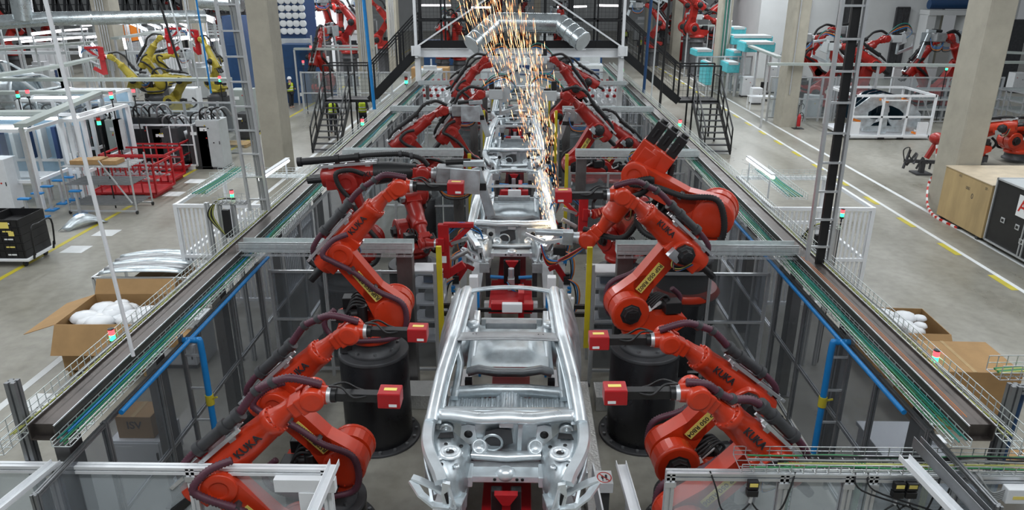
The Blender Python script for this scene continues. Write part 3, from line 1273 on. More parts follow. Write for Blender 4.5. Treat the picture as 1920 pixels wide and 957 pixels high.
    if brand and detail > 1:
        mb = MB()
        for k in range(12):
            a = 2 * PI * k / 12
            mb.cyl((J2.x + 0.235 * math.cos(a), -0.29, J2.z + 0.235 * math.sin(a)),
                   (J2.x + 0.235 * math.cos(a), -0.31, J2.z + 0.235 * math.sin(a)), 0.014, n=6)
        mb.build_each('bolt', m, t)
    # elbow motor (on +y flank)
    mb = MB()
    mb.lathe([(0.155, 0.0), (0.15, 0.07), (0.10, 0.09), (0.09, 0.17), (0.03, 0.18)], (J3.x, 0.27, J3.z), (0, 1, 0), n=8, smooth=False)
    mb.box((J3.x + 0.02, 0.36, J3.z), (0.1, 0.08, 0.1))
    mb.build('elbow_motor', 'black', t, bevel=0.006)
    # forearm
    yc = 0.06
    mb = MB()
    O = F(0, 0.06, yc)

    def oct_(c, ax, r, ry=None):
        pts = []
        ry = ry or r
        for i in range(18):
            a = 2 * PI * i / 18
            pts.append(c + v * (r * math.sin(a)) + Y * (ry * math.cos(a)))
        return pts

    secs = [(-0.44, .13, .13), (-0.42, .165, .165), (-0.15, .19, .185), (0.2, .185, .175), (0.50, .165, .16), (0.70, .15, .15), (0.71, .16, .16),
            (0.79, .16, .16), (0.80, .12, .12), (0.93, .092, .095), (1.02, .085, .10)]
    rows = [oct_(O + u * a, u, r1, r2) for a, r1, r2 in secs]
    vs = [p for r_ in rows for p in r_]
    n = 18
    fs = [(k * n + i, k * n + (i + 1) % n, (k + 1) * n + (i + 1) % n, (k + 1) * n + i) for k in range(len(rows) - 1) for i in range(n)]
    mb.add(vs, fs, True)
    mb.add(vs, [tuple(range(n)), tuple(range(len(vs) - n, len(vs)))[::-1]])
    if motors3:
        mb.bar(F(-0.10, 0.05, yc), F(-0.43, 0.05, yc), 0.30, 0.50, up=v)
    # saddle over the elbow
    mb.bar(F(-0.36, -0.02, yc), F(0.26, -0.02, yc), 0.34, 0.22, up=v)
    # fork to the wrist
    w0 = 1.00
    mb.bar(F(w0, 0.045, yc), F(L2 - 0.10, 0.02, yc), 0.24, 0.16, up=v)
    for sg in (-1, 1):
        p = F(L2 - 0.16, 0.03, yc + sg * 0.115)
        mb.bar(p, F(L2 + 0.02, 0.0, yc + sg * 0.115), 0.06, 0.20, up=v)
        mb.lathe([(0.125, -0.035), (0.125, 0.035), (0.09, 0.05)], F(L2, 0.0, yc + sg * 0.115), (0, sg, 0), n=22)
    mb.build('forearm', m, t, bevel=0.015)
    if cover:
        mb = MB()
        mb.tube([F(0.45, 0.06, yc), F(0.7, 0.06, yc), F(L2 - 0.1, 0.03, yc)], [0.2, 0.18, 0.13], 16, curve=False)
        mb.build('cloth_sleeve', 'black', t)
    # bolt heads on the collar
    if brand and detail > 1:
        mb = MB()
        for k in range(14):
            a = 2 * PI * k / 14
            c = O + v * (0.145 * math.sin(a)) + Y * (0.145 * math.cos(a))
            mb.cyl(c + u * 0.79, c + u * 0.81, 0.012, n=6)
        mb.build_each('collar_bolt', m, t)
    # wrist
    tdl = V(td) if td else V((1, 0, 0))
    a_ = math.radians(a1)
    if td:                                                # world direction -> local
        tdl = V((tdl.x * math.cos(a_) + tdl.y * math.sin(a_), -tdl.x * math.sin(a_) + tdl.y * math.cos(a_), tdl.z))
    tdl.normalize()
    W = F(L2, 0.0, yc)
    mb = MB()
    mb.ball(W, 0.115, 18)
    mb.cyl(W, W + tdl * 0.15, 0.105, 0.095, n=22)
    mb.build('wrist', m, t)
    mb = MB()
    mb.cyl(W + tdl * 0.15, W + tdl * 0.19, 0.085, n=20)
    mb.build('flange', 'alu', t)
    # three motors behind
    if motors3:
        for k in range(3):
            vv = 0.05 + (k - 1) * 0.165
            mb = MB()
            mb.bar(F(-0.42, vv, yc), F(-0.72, vv, yc), 0.22, 0.14, up=v)
            mb.cyl(F(-0.72, vv, yc), F(-0.76, vv, yc), 0.05, n=10)
            mb.bar(F(-0.50, vv, yc + 0.12), F(-0.64, vv, yc + 0.12), 0.03, 0.03, up=v)
            mb.bar(F(-0.50, vv, yc - 0.12), F(-0.64, vv, yc - 0.12), 0.03, 0.03, up=v)
            mb.build('arm_motor', 'black', t, bevel=0.008)
    else:
        for k in range(3):
            yy = yc + (k - 1) * 0.105
            mb = MB()
            mb.cyl(F(-0.42, 0.05, yy), F(-0.66 - 0.03 * (k == 1), 0.05, yy), 0.052, n=10)
            mb.bar(F(-0.56, 0.05, yy), F(-0.66, 0.05, yy), 0.085, 0.085, up=v)
            mb.build('arm_motor', 'black', t, bevel=0.005)
    # dress pack: guide rail, dark spring tube, hoses
    oy = yc + (0.05 if side > 0 else -0.05)
    tu0, tu1 = (0.05, 0.60) if not cover else (-0.75, 0.05)
    if cover:
        tu1 = 0.2
    if not motors3:
        mb = MB()
        for yy in (-0.07, 0.07):
            mb.bar(F(-0.45, 0.27, oy + yy), F(0.52, 0.27, oy + yy), 0.022, 0.04, up=v)
        for uu in (-0.4, 0.0, 0.45):
            mb.bar(F(uu, 0.27, oy - 0.09), F(uu, 0.27, oy + 0.09), 0.03, 0.02, up=v)
        mb.bar(F(-0.25, 0.16, oy), F(-0.25, 0.28, oy), 0.08, 0.08)
        mb.bar(F(0.36, 0.16, oy), F(0.36, 0.28, oy), 0.08, 0.08)
        mb.build('guide_rail', 'alu', t)
        mb = MB()
        mb.cyl(F(tu0, 0.37, oy), F(tu1, 0.37, oy), 0.062, n=16)
        for uu in (tu0, tu0 * .35 + tu1 * .65, tu1):
            mb.cyl(F(uu - 0.035, 0.37, oy), F(uu + 0.035, 0.37, oy), 0.08, n=16)
        mb.build('spring_tube', 'dark_grey' if pack == 'purple' else 'black', t)
        mb = MB()
        if pack == 'purple':
            mb.bar(F(tu0 - 0.10, 0.31, oy - 0.05 * side), F(tu0 - 0.02, 0.31, oy - 0.05 * side), 0.10, 0.10, up=v)
            mb.build('red_clamp', 'tool_red', t)
    tipy = oy - 0.10 * side * 0
    end = W + tdl * 0.10 + V((0, 0, 0.13)) + Y * (0.02 * side)
    mb = MB()
    if motors3:
        path = [F(-0.35, 0.3, yc), F(0.0, 0.42, yc), F(0.5, 0.40, yc), F(0.95, 0.36, yc), end]
    else:
        k = hosearc
        path = [F(tu1, 0.37, oy), F(tu1 + 0.16, 0.36 + 0.05 * k, oy), F(0.92, 0.29 + 0.15 * k, oy), F(1.10, 0.24 + 0.15 * k, oy),
                F(1.26, 0.20 + 0.10 * k, oy), end]
    mb.corr(path, 0.042, 10, pitch=0.03)
    mb.build('hose', hm, t)
    if not motors3 and not cover:
        mb = MB()
        mb.corr([F(tu0, 0.37, oy), F(tu0 - 0.14, 0.37, oy), F(tu0 - 0.32, 0.33, oy + 0.0), F(tu0 - 0.42, 0.24, oy - 0.03 * side), F(tu0 - 0.44, 0.15, oy - 0.03)],
                0.038, 10, pitch=0.03)
        mb.build('hose', hm, t)
    for uu in (0.92, 1.10) if not motors3 and detail > 1 else ():
        mb = MB()
        k = hosearc
        hgt = {0.92: 0.29 + 0.15 * k, 1.10: 0.24 + 0.15 * k}[uu]
        mb.cyl(F(uu - 0.025, hgt, oy), F(uu + 0.025, hgt, oy), 0.058, n=12)
        mb.build('hose_clamp', 'dark_grey', t)
    # supply hose: carousel -> along the link -> forearm
    q = J2 + V((0.12, -0.34, -0.28))
    path = [V((-0.46, -0.30, 0.80)), V((-0.62, -0.34, 0.62)), V((-0.50, -0.36, 0.40)), V((-0.10, -0.38, 0.33)), q,
            J2 + ln * 0.26 - Y * 0.36 + l * 0.05,
            J2 + ln * 0.10 - Y * 0.34 + l * 0.45, J2 + ln * 0.02 - Y * 0.33 + l * 0.85, J3 + ln * -0.10 - Y * 0.34, F(-0.12, 0.2, -0.33) - l * 0.0,
            F(0.10, 0.22, -0.26), F(0.30, 0.12, -0.20)]
    mb = MB()
    mb.corr(path, 0.040, 10, pitch=0.032)
    mb.build('supply_hose', hm, t)
    if detail > 1:
        for p in (J2 + ln * 0.08 - Y * 0.30 + l * 0.5, J2 - Y * 0.30 + l * 0.9, q + V((-0.25, 0.02, 0))):
            mb = MB()
            mb.box(p, (0.09, 0.12, 0.05), ry=a2)
            mb.build('hose_bracket', 'dark_grey', t)
        # perforated bracket on the elbow side
        mb = MB()
        mb.bar(F(0.02, -0.10, 0.30), F(0.20, -0.10, 0.30), 0.10, 0.14, up=v)
        mb.build('cable_bracket', 'galv', t)
        rnd = random.Random(int(abs(base[0] * 100) + abs(base[1] * 10)))
        for k, cm in enumerate(('black_rubber', 'cable_orange', 'cable_blue', 'black_rubber', 'cable_yellow')):
            mb = MB()
            j = rnd.uniform(-0.03, 0.03)
            mb.tube([F(0.1, -0.1, 0.28), F(0.0 + j, -0.24, 0.30), F(-0.12, -0.20 + j, 0.28), F(-0.2 + j, -0.02, 0.25 + 0.01 * k)], 0.009, 6)
            mb.build('loose_cable', cm, t)
    # lettering
    if brand:
        vv = 0.0
        size = 0.125
        for sd in ((side,) if detail < 3 else (-1, 1)):
            mb = MB()
            yy = yc + sd * 0.1745
            put_text(mb, 'KUKA', size, F(0.46, 0.09, yy), u * (-sd if sd > 0 else 1), v, 0.006, 0.0005)
            mb.build('lettering', 'ink', t)
    if tag_text:
        mb = MB()
        yf = -0.018 if side > 0 else -0.252
        c = J2 + l * 0.56 + Y * yf
        xd = (-l if side > 0 else l)
        nrm = Y * (1 if side > 0 else -1)
        yd = nrm.cross(xd)
        mb.bar(c - l * 0.26, c + l * 0.26, 0.12, 0.004, up=(0, 1, 0))
        lb = mb.build('number_plate', 'yellow_label', t)
        mb = MB()
        put_text(mb, tag_text, 0.088, c + nrm * 0.003, xd, yd, 0.001, 0.0015)
        mb.build('number', 'ink', lb)
    # tool
    T0 = W + tdl * 0.19
    sdv = tdl.cross(V((0, 0, 1))).normalized()
    up = sdv.cross(tdl).normalized()
    if tool == 'sensor':
        mb = MB()
        mb.cyl(T0, T0 + tdl * 0.05, 0.075, n=14)
        mb.bar(T0 + tdl * 0.04, T0 + tdl * 0.50, 0.10, 0.09)
        for k in (-1, 1):
            mb.tube([T0 - tdl * 0.02 + up * 0.1, T0 + tdl * 0.12 + up * 0.12 + sdv * 0.05 * k, T0 + tdl * 0.25 + sdv * 0.09 * k + up * 0.03,
                     T0 + tdl * 0.44 + up * 0.03], 0.012, 6)
        mb.build('adapter', 'black', t)
        mb = MB()
        c = T0 + tdl * 0.60
        mb.bar(c - tdl * 0.115, c + tdl * 0.115, 0.20, 0.17)
        sb = mb.build('sensor_box', 'tool_red', t, bevel=0.012)
        mb = MB()
        mb.bar(c + up * 0.0865 - tdl * 0.06, c + up * 0.0865 + tdl * 0.07, 0.05, 0.004)
        mb.build('label', 'yellow_label', sb)
        mb = MB()
        cam_side = sdv if sdv.dot(V((0, side, 0))) > 0 else -sdv
        c2_ = c + cam_side * 0.1015
        mb.bar(c2_ - up * 0.045 + tdl * 0.0, c2_ - up * 0.045 + tdl * 0.08, 0.003, 0.03)
        mb.build('label', 'paper', sb)
    elif tool == 'spot':
        # slim welding tongs pointing along the flange
        mb = MB()
        mb.cyl(T0, T0 + tdl * 0.06, 0.08, n=14)
        mb.bar(T0 + tdl * 0.05, T0 + tdl * 0.20, 0.16, 0.20)
        mb.bar(T0 + tdl * 0.18 + up * 0.05, T0 + tdl * 0.60 + up * 0.05, 0.10, 0.06)
        mb.build('gun_body', 'galv', t, bevel=0.01)
        mb = MB()
        mb.bar(T0 + tdl * 0.20 + up * 0.09, T0 + tdl * 0.72 + up * 0.08, 0.04, 0.04)
        mb.bar(T0 + tdl * 0.20 - up * 0.05, T0 + tdl * 0.45 - up * 0.10, 0.05, 0.05)
        mb.bar(T0 + tdl * 0.45 - up * 0.10, T0 + tdl * 0.74 + up * 0.02, 0.04, 0.04)
        mb.build_each('electrode_arm', 'galv_bright', t)
        mb = MB()
        mb.bar(T0 + tdl * 0.14 - up * 0.20, T0 + tdl * 0.32 - up * 0.20, 0.16, 0.12)
        mb.build('servo_motor', 'black', t, bevel=0.01)
        for k, cm in enumerate(('cable_blue', 'cable_orange', 'black_rubber', 'tool_red')):
            mb = MB()
            mb.tube([W - up * 0.08, T0 + tdl * (0.10 + .03 * k) - up * 0.34, T0 + tdl * 0.38 - up * (0.36 + .03 * k), T0 + tdl * 0.50 - up * 0.14], 0.016, 6)
            mb.build('gun_hose', cm, t)
    elif tool == 'gun':
        # C-shaped spot welding gun hung under the flange
        mb = MB()
        mb.cyl(T0, T0 + tdl * 0.06, 0.09, n=14)
        mb.bar(T0 + tdl * 0.05, T0 + tdl * 0.42, 0.22, 0.26)
        mb.bar(T0 + tdl * 0.30 - up * 0.05, T0 + tdl * 0.62 + up * 0.06, 0.05, 0.42)
        mb.build('gun_body', 'light_grey', t, bevel=0.015)
        mb = MB()
        mb.bar(T0 + tdl * 0.5 + up * 0.22, T0 + tdl * 0.95 + up * 0.16, 0.07, 0.08)
        mb.bar(T0 + tdl * 0.35 - up * 0.12, T0 + tdl * 0.35 - up * 0.55, 0.06, 0.10)
        mb.bar(T0 + tdl * 0.35 - up * 0.52, T0 + tdl * 0.95 - up * 0.30, 0.06, 0.10)
        mb.cyl(T0 + tdl * 0.93 - up * 0.32, T0 + tdl * 0.93 - up * 0.12, 0.03, 0.015, n=10)
        mb.cyl(T0 + tdl * 0.93 + up * 0.18, T0 + tdl * 0.93 - up * 0.02, 0.03, 0.015, n=10)
        mb.build('electrode_arm', 'galv', t, bevel=0.01)
        mb = MB()
        mb.cyl(T0 + tdl * 0.12 + up * 0.13, T0 + tdl * 0.12 + up * 0.36, 0.07, n=14)
        mb.bar(T0 + tdl * 0.2 + up * 0.13, T0 + tdl * 0.38 + up * 0.13, 0.14, 0.1)
        mb.build('servo_motor', 'black', t, bevel=0.01)
        for k, cm in enumerate(('cable_blue', 'cable_orange', 'black_rubber', 'cable_teal')):
            mb = MB()
            mb.tube([W + up * 0.12, T0 + tdl * 0.15 + up * (0.30 + 0.06 * k) + sdv * 0.1, T0 + tdl * 0.5 + up * (0.40 + 0.04 * k) + sdv * 0.15,
                     T0 + tdl * 0.75 + up * (0.22) + sdv * 0.1, T0 + tdl * 0.6 + up * 0.02 + sdv * 0.05], 0.014, 6)
            mb.build('gun_hose', cm, t)
    elif tool == 'gripper':
        mb = MB()
        mb.cyl(T0, T0 + tdl * 0.06, 0.10, n=14)
        mb.bar(T0 + tdl * 0.05, T0 + tdl * 0.18, 0.3, 0.3)
        c = T0 + tdl * 0.16
        mb.bar(c + up * 0.42, c - up * 0.75, 0.14, 0.22, up=tdl)
        mb.bar(c + up * 0.40, c + up * 0.40 + tdl * 0.62, 0.12, 0.10)
        mb.bar(c + up * 0.38 + tdl * 0.55, c - up * 0.05 + tdl * 0.12, 0.07, 0.10)
        mb.bar(c - up * 0.72, c - up * 0.45 + tdl * 0.40, 0.10, 0.16)
        mb.build('gripper_frame', 'tool_red', t, bevel=0.012)
        mb = MB()
        mb.bar(c + up * 0.0 + tdl * 0.15, c + up * 0.12 + tdl * 0.5, 0.08, 0.07)
        mb.cyl(c - up * 0.35 + tdl * 0.15, c - up * 0.15 + tdl * 0.5, 0.05, n=12)
        mb.build_each('cylinder', 'galv_dull', t)
        mb = MB()
        mb.bar(c - up * 0.4 + sdv * 0.085 + tdl * 0, c - up * 0.25 + sdv * 0.085, 0.004, 0.1, up=tdl)
        mb.build('label', 'paper', t)
        for k, cm in enumerate(('cable_blue', 'black_rubber', 'cable_blue')):
            mb = MB()
            mb.tube([c + up * 0.1, c + up * (0.34 + 0.05 * k) + tdl * 0.3, c + up * (0.25 + 0.04 * k) + tdl * 0.7, c + tdl * 0.8 + up * 0.1], 0.014, 6)
            mb.build('air_hose', cm, t)
    elif tool == 'plate':
        # big grey sheet-metal gripper
        mb = MB()
        mb.cyl(T0, T0 + tdl * 0.08, 0.11, n=14)
        mb.bar(T0 + tdl * 0.05, T0 + tdl * 0.50, 0.26, 0.30)
        mb.build('gripper_body', 'galv_dull', t, bevel=0.03)
        mb = MB()
        mb.bar(T0 + tdl * 0.3 + sdv * 0.22 - up * 0.05, T0 + tdl * 0.80 + sdv * 0.26 - up * 0.05, 0.03, 0.42)
        mb.bar(T0 + tdl * 0.72 + up * 0.14, T0 + tdl * 1.0 - up * 0.70, 0.05, 0.16, up=tdl)
        mb.bar(T0 + tdl * 0.5 + up * 0.20, T0 + tdl * 0.85 + up * 0.22, 0.12, 0.10)
        mb.build('gripper_plate', 'galv', t, bevel=0.01)
        mb = MB()
        mb.cyl(T0 + tdl * 0.2 + up * 0.2, T0 + tdl * 0.62 + up * 0.24, 0.05, n=12)
        mb.bar(T0 + tdl * 0.55 - up * 0.20, T0 + tdl * 0.90 - up * 0.18, 0.12, 0.12)
        mb.build_each('cylinder', 'black', t)
        for k, cm in enumerate(('cable_blue', 'cable_blue', 'cable_orange', 'black_rubber')):
            mb = MB()
            mb.tube([T0 - up * 0.1, T0 + tdl * 0.2 - up * (0.3 + 0.05 * k) - sdv * 0.1, T0 + tdl * 0.6 - up * (0.28 + 0.04 * k) - sdv * 0.1,
                     T0 + tdl * 0.7 - sdv * 0.05], 0.014, 6)
            mb.build('air_hose', cm, t)
    return t


cx = -0.17
FG = [  # label, base, ph, a1,a2,a3, side, plate, ped radius, hose arc
    ('orange robot on the tall black pedestal right of the front car body', (1.86, 9.85), 1.55, 189, -39, 43, 1, 'RSP 050 RB02', 0.52, 0.6),
    ('orange robot on the tall black pedestal left of the front car body', (-2.27, 9.73), 1.53, 4, -36, 47, -1, 'RSP 050 RB01', 0.52, 0.5),
    ('orange robot on a low pedestal, middle one of three stacked up on the right', (2.21, 7.68), 0.52, 187, -42, 39, 1, 'RSP 050 RB04', 0.50, 0.8),
    ('orange robot on a low pedestal, middle one of three stacked up on the left', (-2.53, 7.61), 0.48, -1, -42, 43, -1, 'RSP 050 RB03', 0.50, 0.9),
    ('orange robot nearest the camera on the right, half behind the clear fence', (2.10, 6.43), 0.53, 190, -46, 45, 1, 'RSP 050 RB06', 0.50, -0.5),
    ('orange robot nearest the camera on the left, half behind the clear fence', (-2.75, 6.19), 0.38, 10, -36, 40, -1, 'RSP 050 RB05', 0.50, 1.0),
]
for lb, b_, ph, a1, a2, a3, sd, plate, pr, ha in FG:
    pedestal(b_[0], b_[1], ph, pr, '%s black steel pedestal under the %s orange robot on the %s' % (
        'tall' if ph > 1 else 'low', 'upper' if ph > 1 else ('middle' if b_[1] > 7 else 'nearest'), 'left' if sd < 0 else 'right'))
    robot(lb, (b_[0], b_[1], ph), a1, a2, a3, tag_text=plate, side=sd, td=(1 if sd < 0 else -1, 0.0, -0.02), hosearc=ha)

# second station: big handling robots behind the cross fences
pedestal(-3.38, 12.95, 1.34, 0.60, 'dark pedestal under the red robot with a level forearm, left')
robot('red robot with level forearm, black sleeve and grey gripper, left of the line', (-3.38, 12.95, 1.34), 5, -12, 4, 1.1, 'robot_red',
      'plate', side=-1, td=(1, 0, -0.05), pack='black', cover=True, hosearc=0.5)
t = pedestal(2.87, 12.14, 1.5, 0.62, 'broad dark pedestal with black riser behind the right cross fence')
mb = MB()
mb.lathe([(.66, 1.5), (.68, 1.54), (.62, 1.62)], (2.87, 12.14, 0), n=36)
mb.build('red_ring', 'robot_orange', t)
mb = MB()
mb.lathe([(.50, 1.62), (.50, 2.14)], (2.87, 12.14, 0), n=36)
mb.build('riser', 'black', t)
robot('large red robot with three black motors on its raised forearm, right of the line', (2.87, 12.14, 2.14), -20, -66, -122, 1.3, 'robot_orange',
      'spot', side=1, td=(-1, 0, 0.05), pack='black', motors3=True, brand=False)
pedestal(-2.22, 13.56, 1.44, 0.50, 'dark pedestal in the middle of the left second station')
robot('red robot with hanging forearm and red clamping frame beside the second car body', (-2.22, 13.56, 1.44), 116, -31, -141, 0.9, 'robot_red',
      'gripper', side=-1, td=(1, 0, 0.0), pack='black', brand=False)
pedestal(1.96, 13.65, 1.32, 0.50, 'dark pedestal in the middle of the right second station')
robot('red robot reaching left low towards the second car body with a red frame', (1.96, 13.65, 1.32), 125, -37, -20, 0.85, 'robot_red',
      'gripper', side=1, td=(-1, 0, 0.0), pack='black', brand=False)
# third station
T3 = [
    ('red robot of the third station on the left, nearer the car body', (-1.75, 19.35), 1.35, 10, -30, 50, 1.0, -1, 'gun'),
    ('red robot of the third station on the left, nearer the fence with long black tube', (-2.73, 18.95), 1.35, 20, -41, 34, 1.0, -1, 'plate'),
    ('red robot of the third station on the right with a looping black hose', (1.66, 19.3), 1.45, 190, -32, 46, 1.0, 1, 'gun'),
    ('red robot of the third station on the right, behind the one with the looped hose', (2.55, 20.5), 1.15, 185, -42, 38, 0.9, 1, 'plate'),
]
for lb, b_, ph, a1, a2, a3, s, sd, tl in T3:
    pedestal(b_[0], b_[1], ph, 0.5, 'dark pedestal at the third station on the %s, %s one' % ('left' if sd < 0 else 'right', 'inner' if abs(b_[0]) < 2 else 'outer'), seg=28)
    robot(lb, (b_[0], b_[1], ph), a1, a2, a3, s, 'robot_red', tl, side=sd, td=(1 if sd < 0 else -1, 0, 0), pack='black', hosearc=1.0,
          tag_text='RSP 060 RB02' if sd > 0 else None, brand=False)
# fourth and fifth stations
T4 = [
    ('small looking red robot of the fourth station left of the line', (-1.95, 26.0), 1.6, 5, -30, 52, 1.0, -1, 'gun'),
    ('small looking red robot of the fourth station right of the line', (1.55, 26.2), 1.6, 185, -30, 52, 1.0, 1, 'gun'),
    ('distant red robot under the bridge left of the line', (-2.3, 28.4), 1.5, 0, -25, 30, 1.0, -1, 'plate'),
    ('distant red robot under the bridge right of the line', (2.3, 28.6), 1.5, 180, -25, 30, 1.0, 1, 'plate'),
]
for lb, b_, ph, a1, a2, a3, s, sd, tl in T4:
    pedestal(b_[0], b_[1], ph, 0.5, 'dark pedestal under the ' + lb, seg=24)
    robot(lb, (b_[0], b_[1], ph), a1, a2, a3, s, 'robot_red', tl, side=sd, td=(1 if sd < 0 else -1, 0, 0), pack='black', detail=1, brand=False)

# ================================================================== CAR BODIES
CX = -0.19


def both(fn):
    for s in (-1, 1):
        fn(s)


def car_body(y0, label, group='bare car bodies on the line'):
    t = thing('bare_car', label, 'car body', (CX, y0 + 1.3, 1.0), group=group)
    t['_w'] = (0, 1.3, 1.0)          # parts are modelled with x=0 on the centre line, y=0 at the cowl, z from the hall floor
    SEC = [(-.055, -.06), (.05, -.07), (.085, -.03), (.075, .03), (.03, .055), (-.03, .055), (-.065, .01)]

    def side(s):
        # A pillar, cant rail and C pillar in one pressing
        pts = [(s * .845, -.10, 2.03), (s * .83, .06, 2.12), (s * .775, .42, 2.34), (s * .70, .80, 2.52), (s * .665, 1.1, 2.57), (s * .645, 1.6, 2.585),
               (s * .63, 2.1, 2.57), (s * .62, 2.5, 2.52), (s * .66, 2.85, 2.40), (s * .74, 3.25, 2.14)]
        sec = [(x * (1 if s > 0 else -1), y) for x, y in SEC]
        mb = MB()
        P = spline([V(p) for p in pts], 5)
        mb.sweep(P, sec)
        mb.build('roof_rail', 'galv_bright', t)
        # inner flange with spot-weld holes
        mb = MB()
        Q = [p + V((-s * .075, 0, -.035)) for p in P]
        mb.sweep(Q, [(-.028, -.004), (.028, -.004), (.028, .004), (-.028, .004)])
        fl = mb.build('door_flange', 'galv', t)
        # rear quarter skin
        rows = []
        for k, yy in enumerate([1.15, 1.4, 1.7, 2.0, 2.3, 2.6, 2.85, 3.1, 3.35, 3.55]):
            f = k / 9
            top = P[min(len(P) - 1, int(len(P) * (0.52 + 0.48 * f)))]
            xr = .91 + .08 * math.sin(PI * min(1, f * 1.1)) - (0.14 * max(0, f - .7) / .3)
            zt = 2.54 - .02 * f if f < .55 else 2.53 - .95 * (f - .55)
            xt = .675 + (.04 if f < .55 else .04 + .22 * (f - .55) / .45)
            zb = 1.20 if f < .25 else (1.35 + .25 * math.sin(PI * min(1, (f - .15) / .62)) if f < .77 else 1.35)
            rows.append([V((s * xt, yy, zt)), V((s * (xt * .45 + xr * .55), yy, zt * .55 + 2.02 * .45)), V((s * (xr - .03), yy, 2.06)),
                         V((s * xr, yy, 1.96)), V((s * (xr + .02), yy, 1.80)), V((s * (xr + .01), yy, 1.60)), V((s * (xr - .01), yy, zb))])
        mb = MB()
        # window aperture in the quarter: leave the upper cells between rows 1..5 open
        n = len(rows[0])
        vs = [p for r in rows for p in r]
        fs = []
        for k in range(len(rows) - 1):
            for i in range(n - 1):
                fs.append((k * n + i, k * n + i + 1, (k + 1) * n + i + 1, (k + 1) * n + i))
        mb.add(vs, fs, True)
        q = mb.build('quarter_panel', 'galv', t)
        so = q.modifiers.new('skin', 'SOLIDIFY')
        so.thickness = 0.012
        # sill, B pillar, hinge pillar
        mb = MB()
        mb.bar((s * .90, -.12, 1.27), (s * .92, 1.65, 1.25), 0.12, 0.17)
        mb.build('sill', 'galv', t, bevel=0.02)
        mb = MB()
        mb.sweep([(s * .92, 1.30, 1.3), (s * .90, 1.32, 1.7), (s * .84, 1.36, 2.05), (s * .67, 1.42, 2.55)], [(-.07, -.03), (.07, -.03), (.05, .03), (-.05, .03)], up=(s, 0, .1))
        mb.build('centre_pillar', 'galv', t)
        mb = MB()
        mb.sweep([(s * .90, -.06, 1.3), (s * .90, -.05, 1.7), (s * .85, -.02, 2.08)], [(-.09, -.035), (.09, -.035), (.07, .035), (-.07, .035)], up=(s, 0, .1))
        mb.build('hinge_pillar', 'galv_bright', t)
        # apron rail sweeping forwards and inwards
        mb = MB()
        pts = [(s * .875, .05, 2.00), (s * .88, -.18, 1.98), (s * .86, -.42, 1.96), (s * .80, -.62, 1.93), (s * .70, -.82, 1.88), (s * .655, -.93, 1.84)]
        mb.sweep(spline([V(p) for p in pts], 5), [(-.065, -.05), (.065, -.05), (.07, .0), (.05, .04), (-.05, .04), (-.07, .0)], smooth=False)
        mb.build('apron_rail', 'galv_bright', t)
        mb = MB()
        pts = [(s * .885, -.02, 1.86), (s * .91, -.30, 1.82), (s * .86, -.58, 1.72), (s * .74, -.86, 1.58)]
        mb.sweep(spline([V(p) for p in pts], 4), [(-.012, -.07), (.012, -.07), (.018, .07), (-.018, .07)])
        mb.build('apron_reinforcement', 'galv', t)
        # strut tower: folded panel with a cupped top
        mb = MB()
        mb.grid([[V((s * .84, -.12, 1.94)), V((s * .60, -.12, 1.90)), V((s * .42, -.10, 1.70)), V((s * .38, -.08, 1.45))],
                 [V((s * .82, -.36, 1.93)), V((s * .60, -.38, 1.92)), V((s * .45, -.38, 1.76)), V((s * .40, -.36, 1.48))],
                 [V((s * .80, -.50, 1.90)), V((s * .62, -.52, 1.94)), V((s * .47, -.54, 1.84)), V((s * .42, -.56, 1.50))],
                 [V((s * .74, -.66, 1.88)), V((s * .62, -.70, 1.88)), V((s * .50, -.72, 1.74)), V((s * .43, -.74, 1.46))],
                 [V((s * .66, -.84, 1.80)), V((s * .60, -.86, 1.70)), V((s * .52, -.88, 1.56)), V((s * .45, -.88, 1.42))]])
        w = mb.build('strut_tower', 'galv', t)
        so = w.modifiers.new('skin', 'SOLIDIFY')
        so.thickness = 0.01
        mb = MB()
        mb.lathe([(.13, 0), (.12, .022), (.10, .03), (.055, .03), (.05, .01), (.0, .01)], (s * .60, -.54, 1.915), n=24)
        mb.build('strut_cup', 'galv_bright', w)
        mb = MB()
        mb.lathe([(.042, 0), (.042, .004), (0, .004)], (s * .60, -.54, 1.93), n=16)
        mb.build('strut_hole_shade', 'black', w)  # solid black disc painted for the shade inside the hole
        mb = MB()
        mb.prism([(s * .58, -.30), (s * .76, -.32), (s * .74, -.22), (s * .60, -.20)], 'z', 1.945, 1.955)
        mb.build('battery_opening_shade', 'black', w)  # black patch in place of the dark inside a cut-out
        mb = MB()
        for (a, b_, z) in ((.70, -.62, 1.90), (.52, -.66, 1.83), (.50, -.42, 1.82)):
            mb.lathe([(.035, 0), (.03, .02), (.012, .02), (0, .02)], (s * a, b_, z), n=14)
        mb.build_each('weld_nut', 'galv_bright', w)
        for a, b_, z in ((.66, -.40, 1.925), (.53, -.56, 1.88), (.68, -.70, 1.88), (.50, -.30, 1.83)):
            mb = MB()
            mb.lathe([(.022, 0), (.022, .012), (0, .012)], (s * a, b_, z), n=10)
            mb.build('tower_hole_shade', 'black', w)  # small black discs standing for shaded holes, nothing is cut
        # longitudinal member with crash box and towing bracket
        mb = MB()
        mb.bar((s * .46, .0, 1.42), (s * .48, -.80, 1.42), .11, .16)
        mb.bar((s * .48, -.74, 1.47), (s * .52, -.98, 1.50), .15, .17)
        mb.build('longitudinal', 'galv', t, bevel=0.012)
        mb = MB()
        mb.bar((s * .52, -.96, 1.50), (s * .52, -1.12, 1.48), .12, .13)
        mb.build('crash_box', 'galv_dull', t, bevel=0.006)
        mb = MB()
        mb.bar((s * .52, -1.12, 1.48), (s * .52, -1.145, 1.48), .20, .20)
        mb.build('end_plate', 'galv', t, bevel=0.004)
        mb = MB()
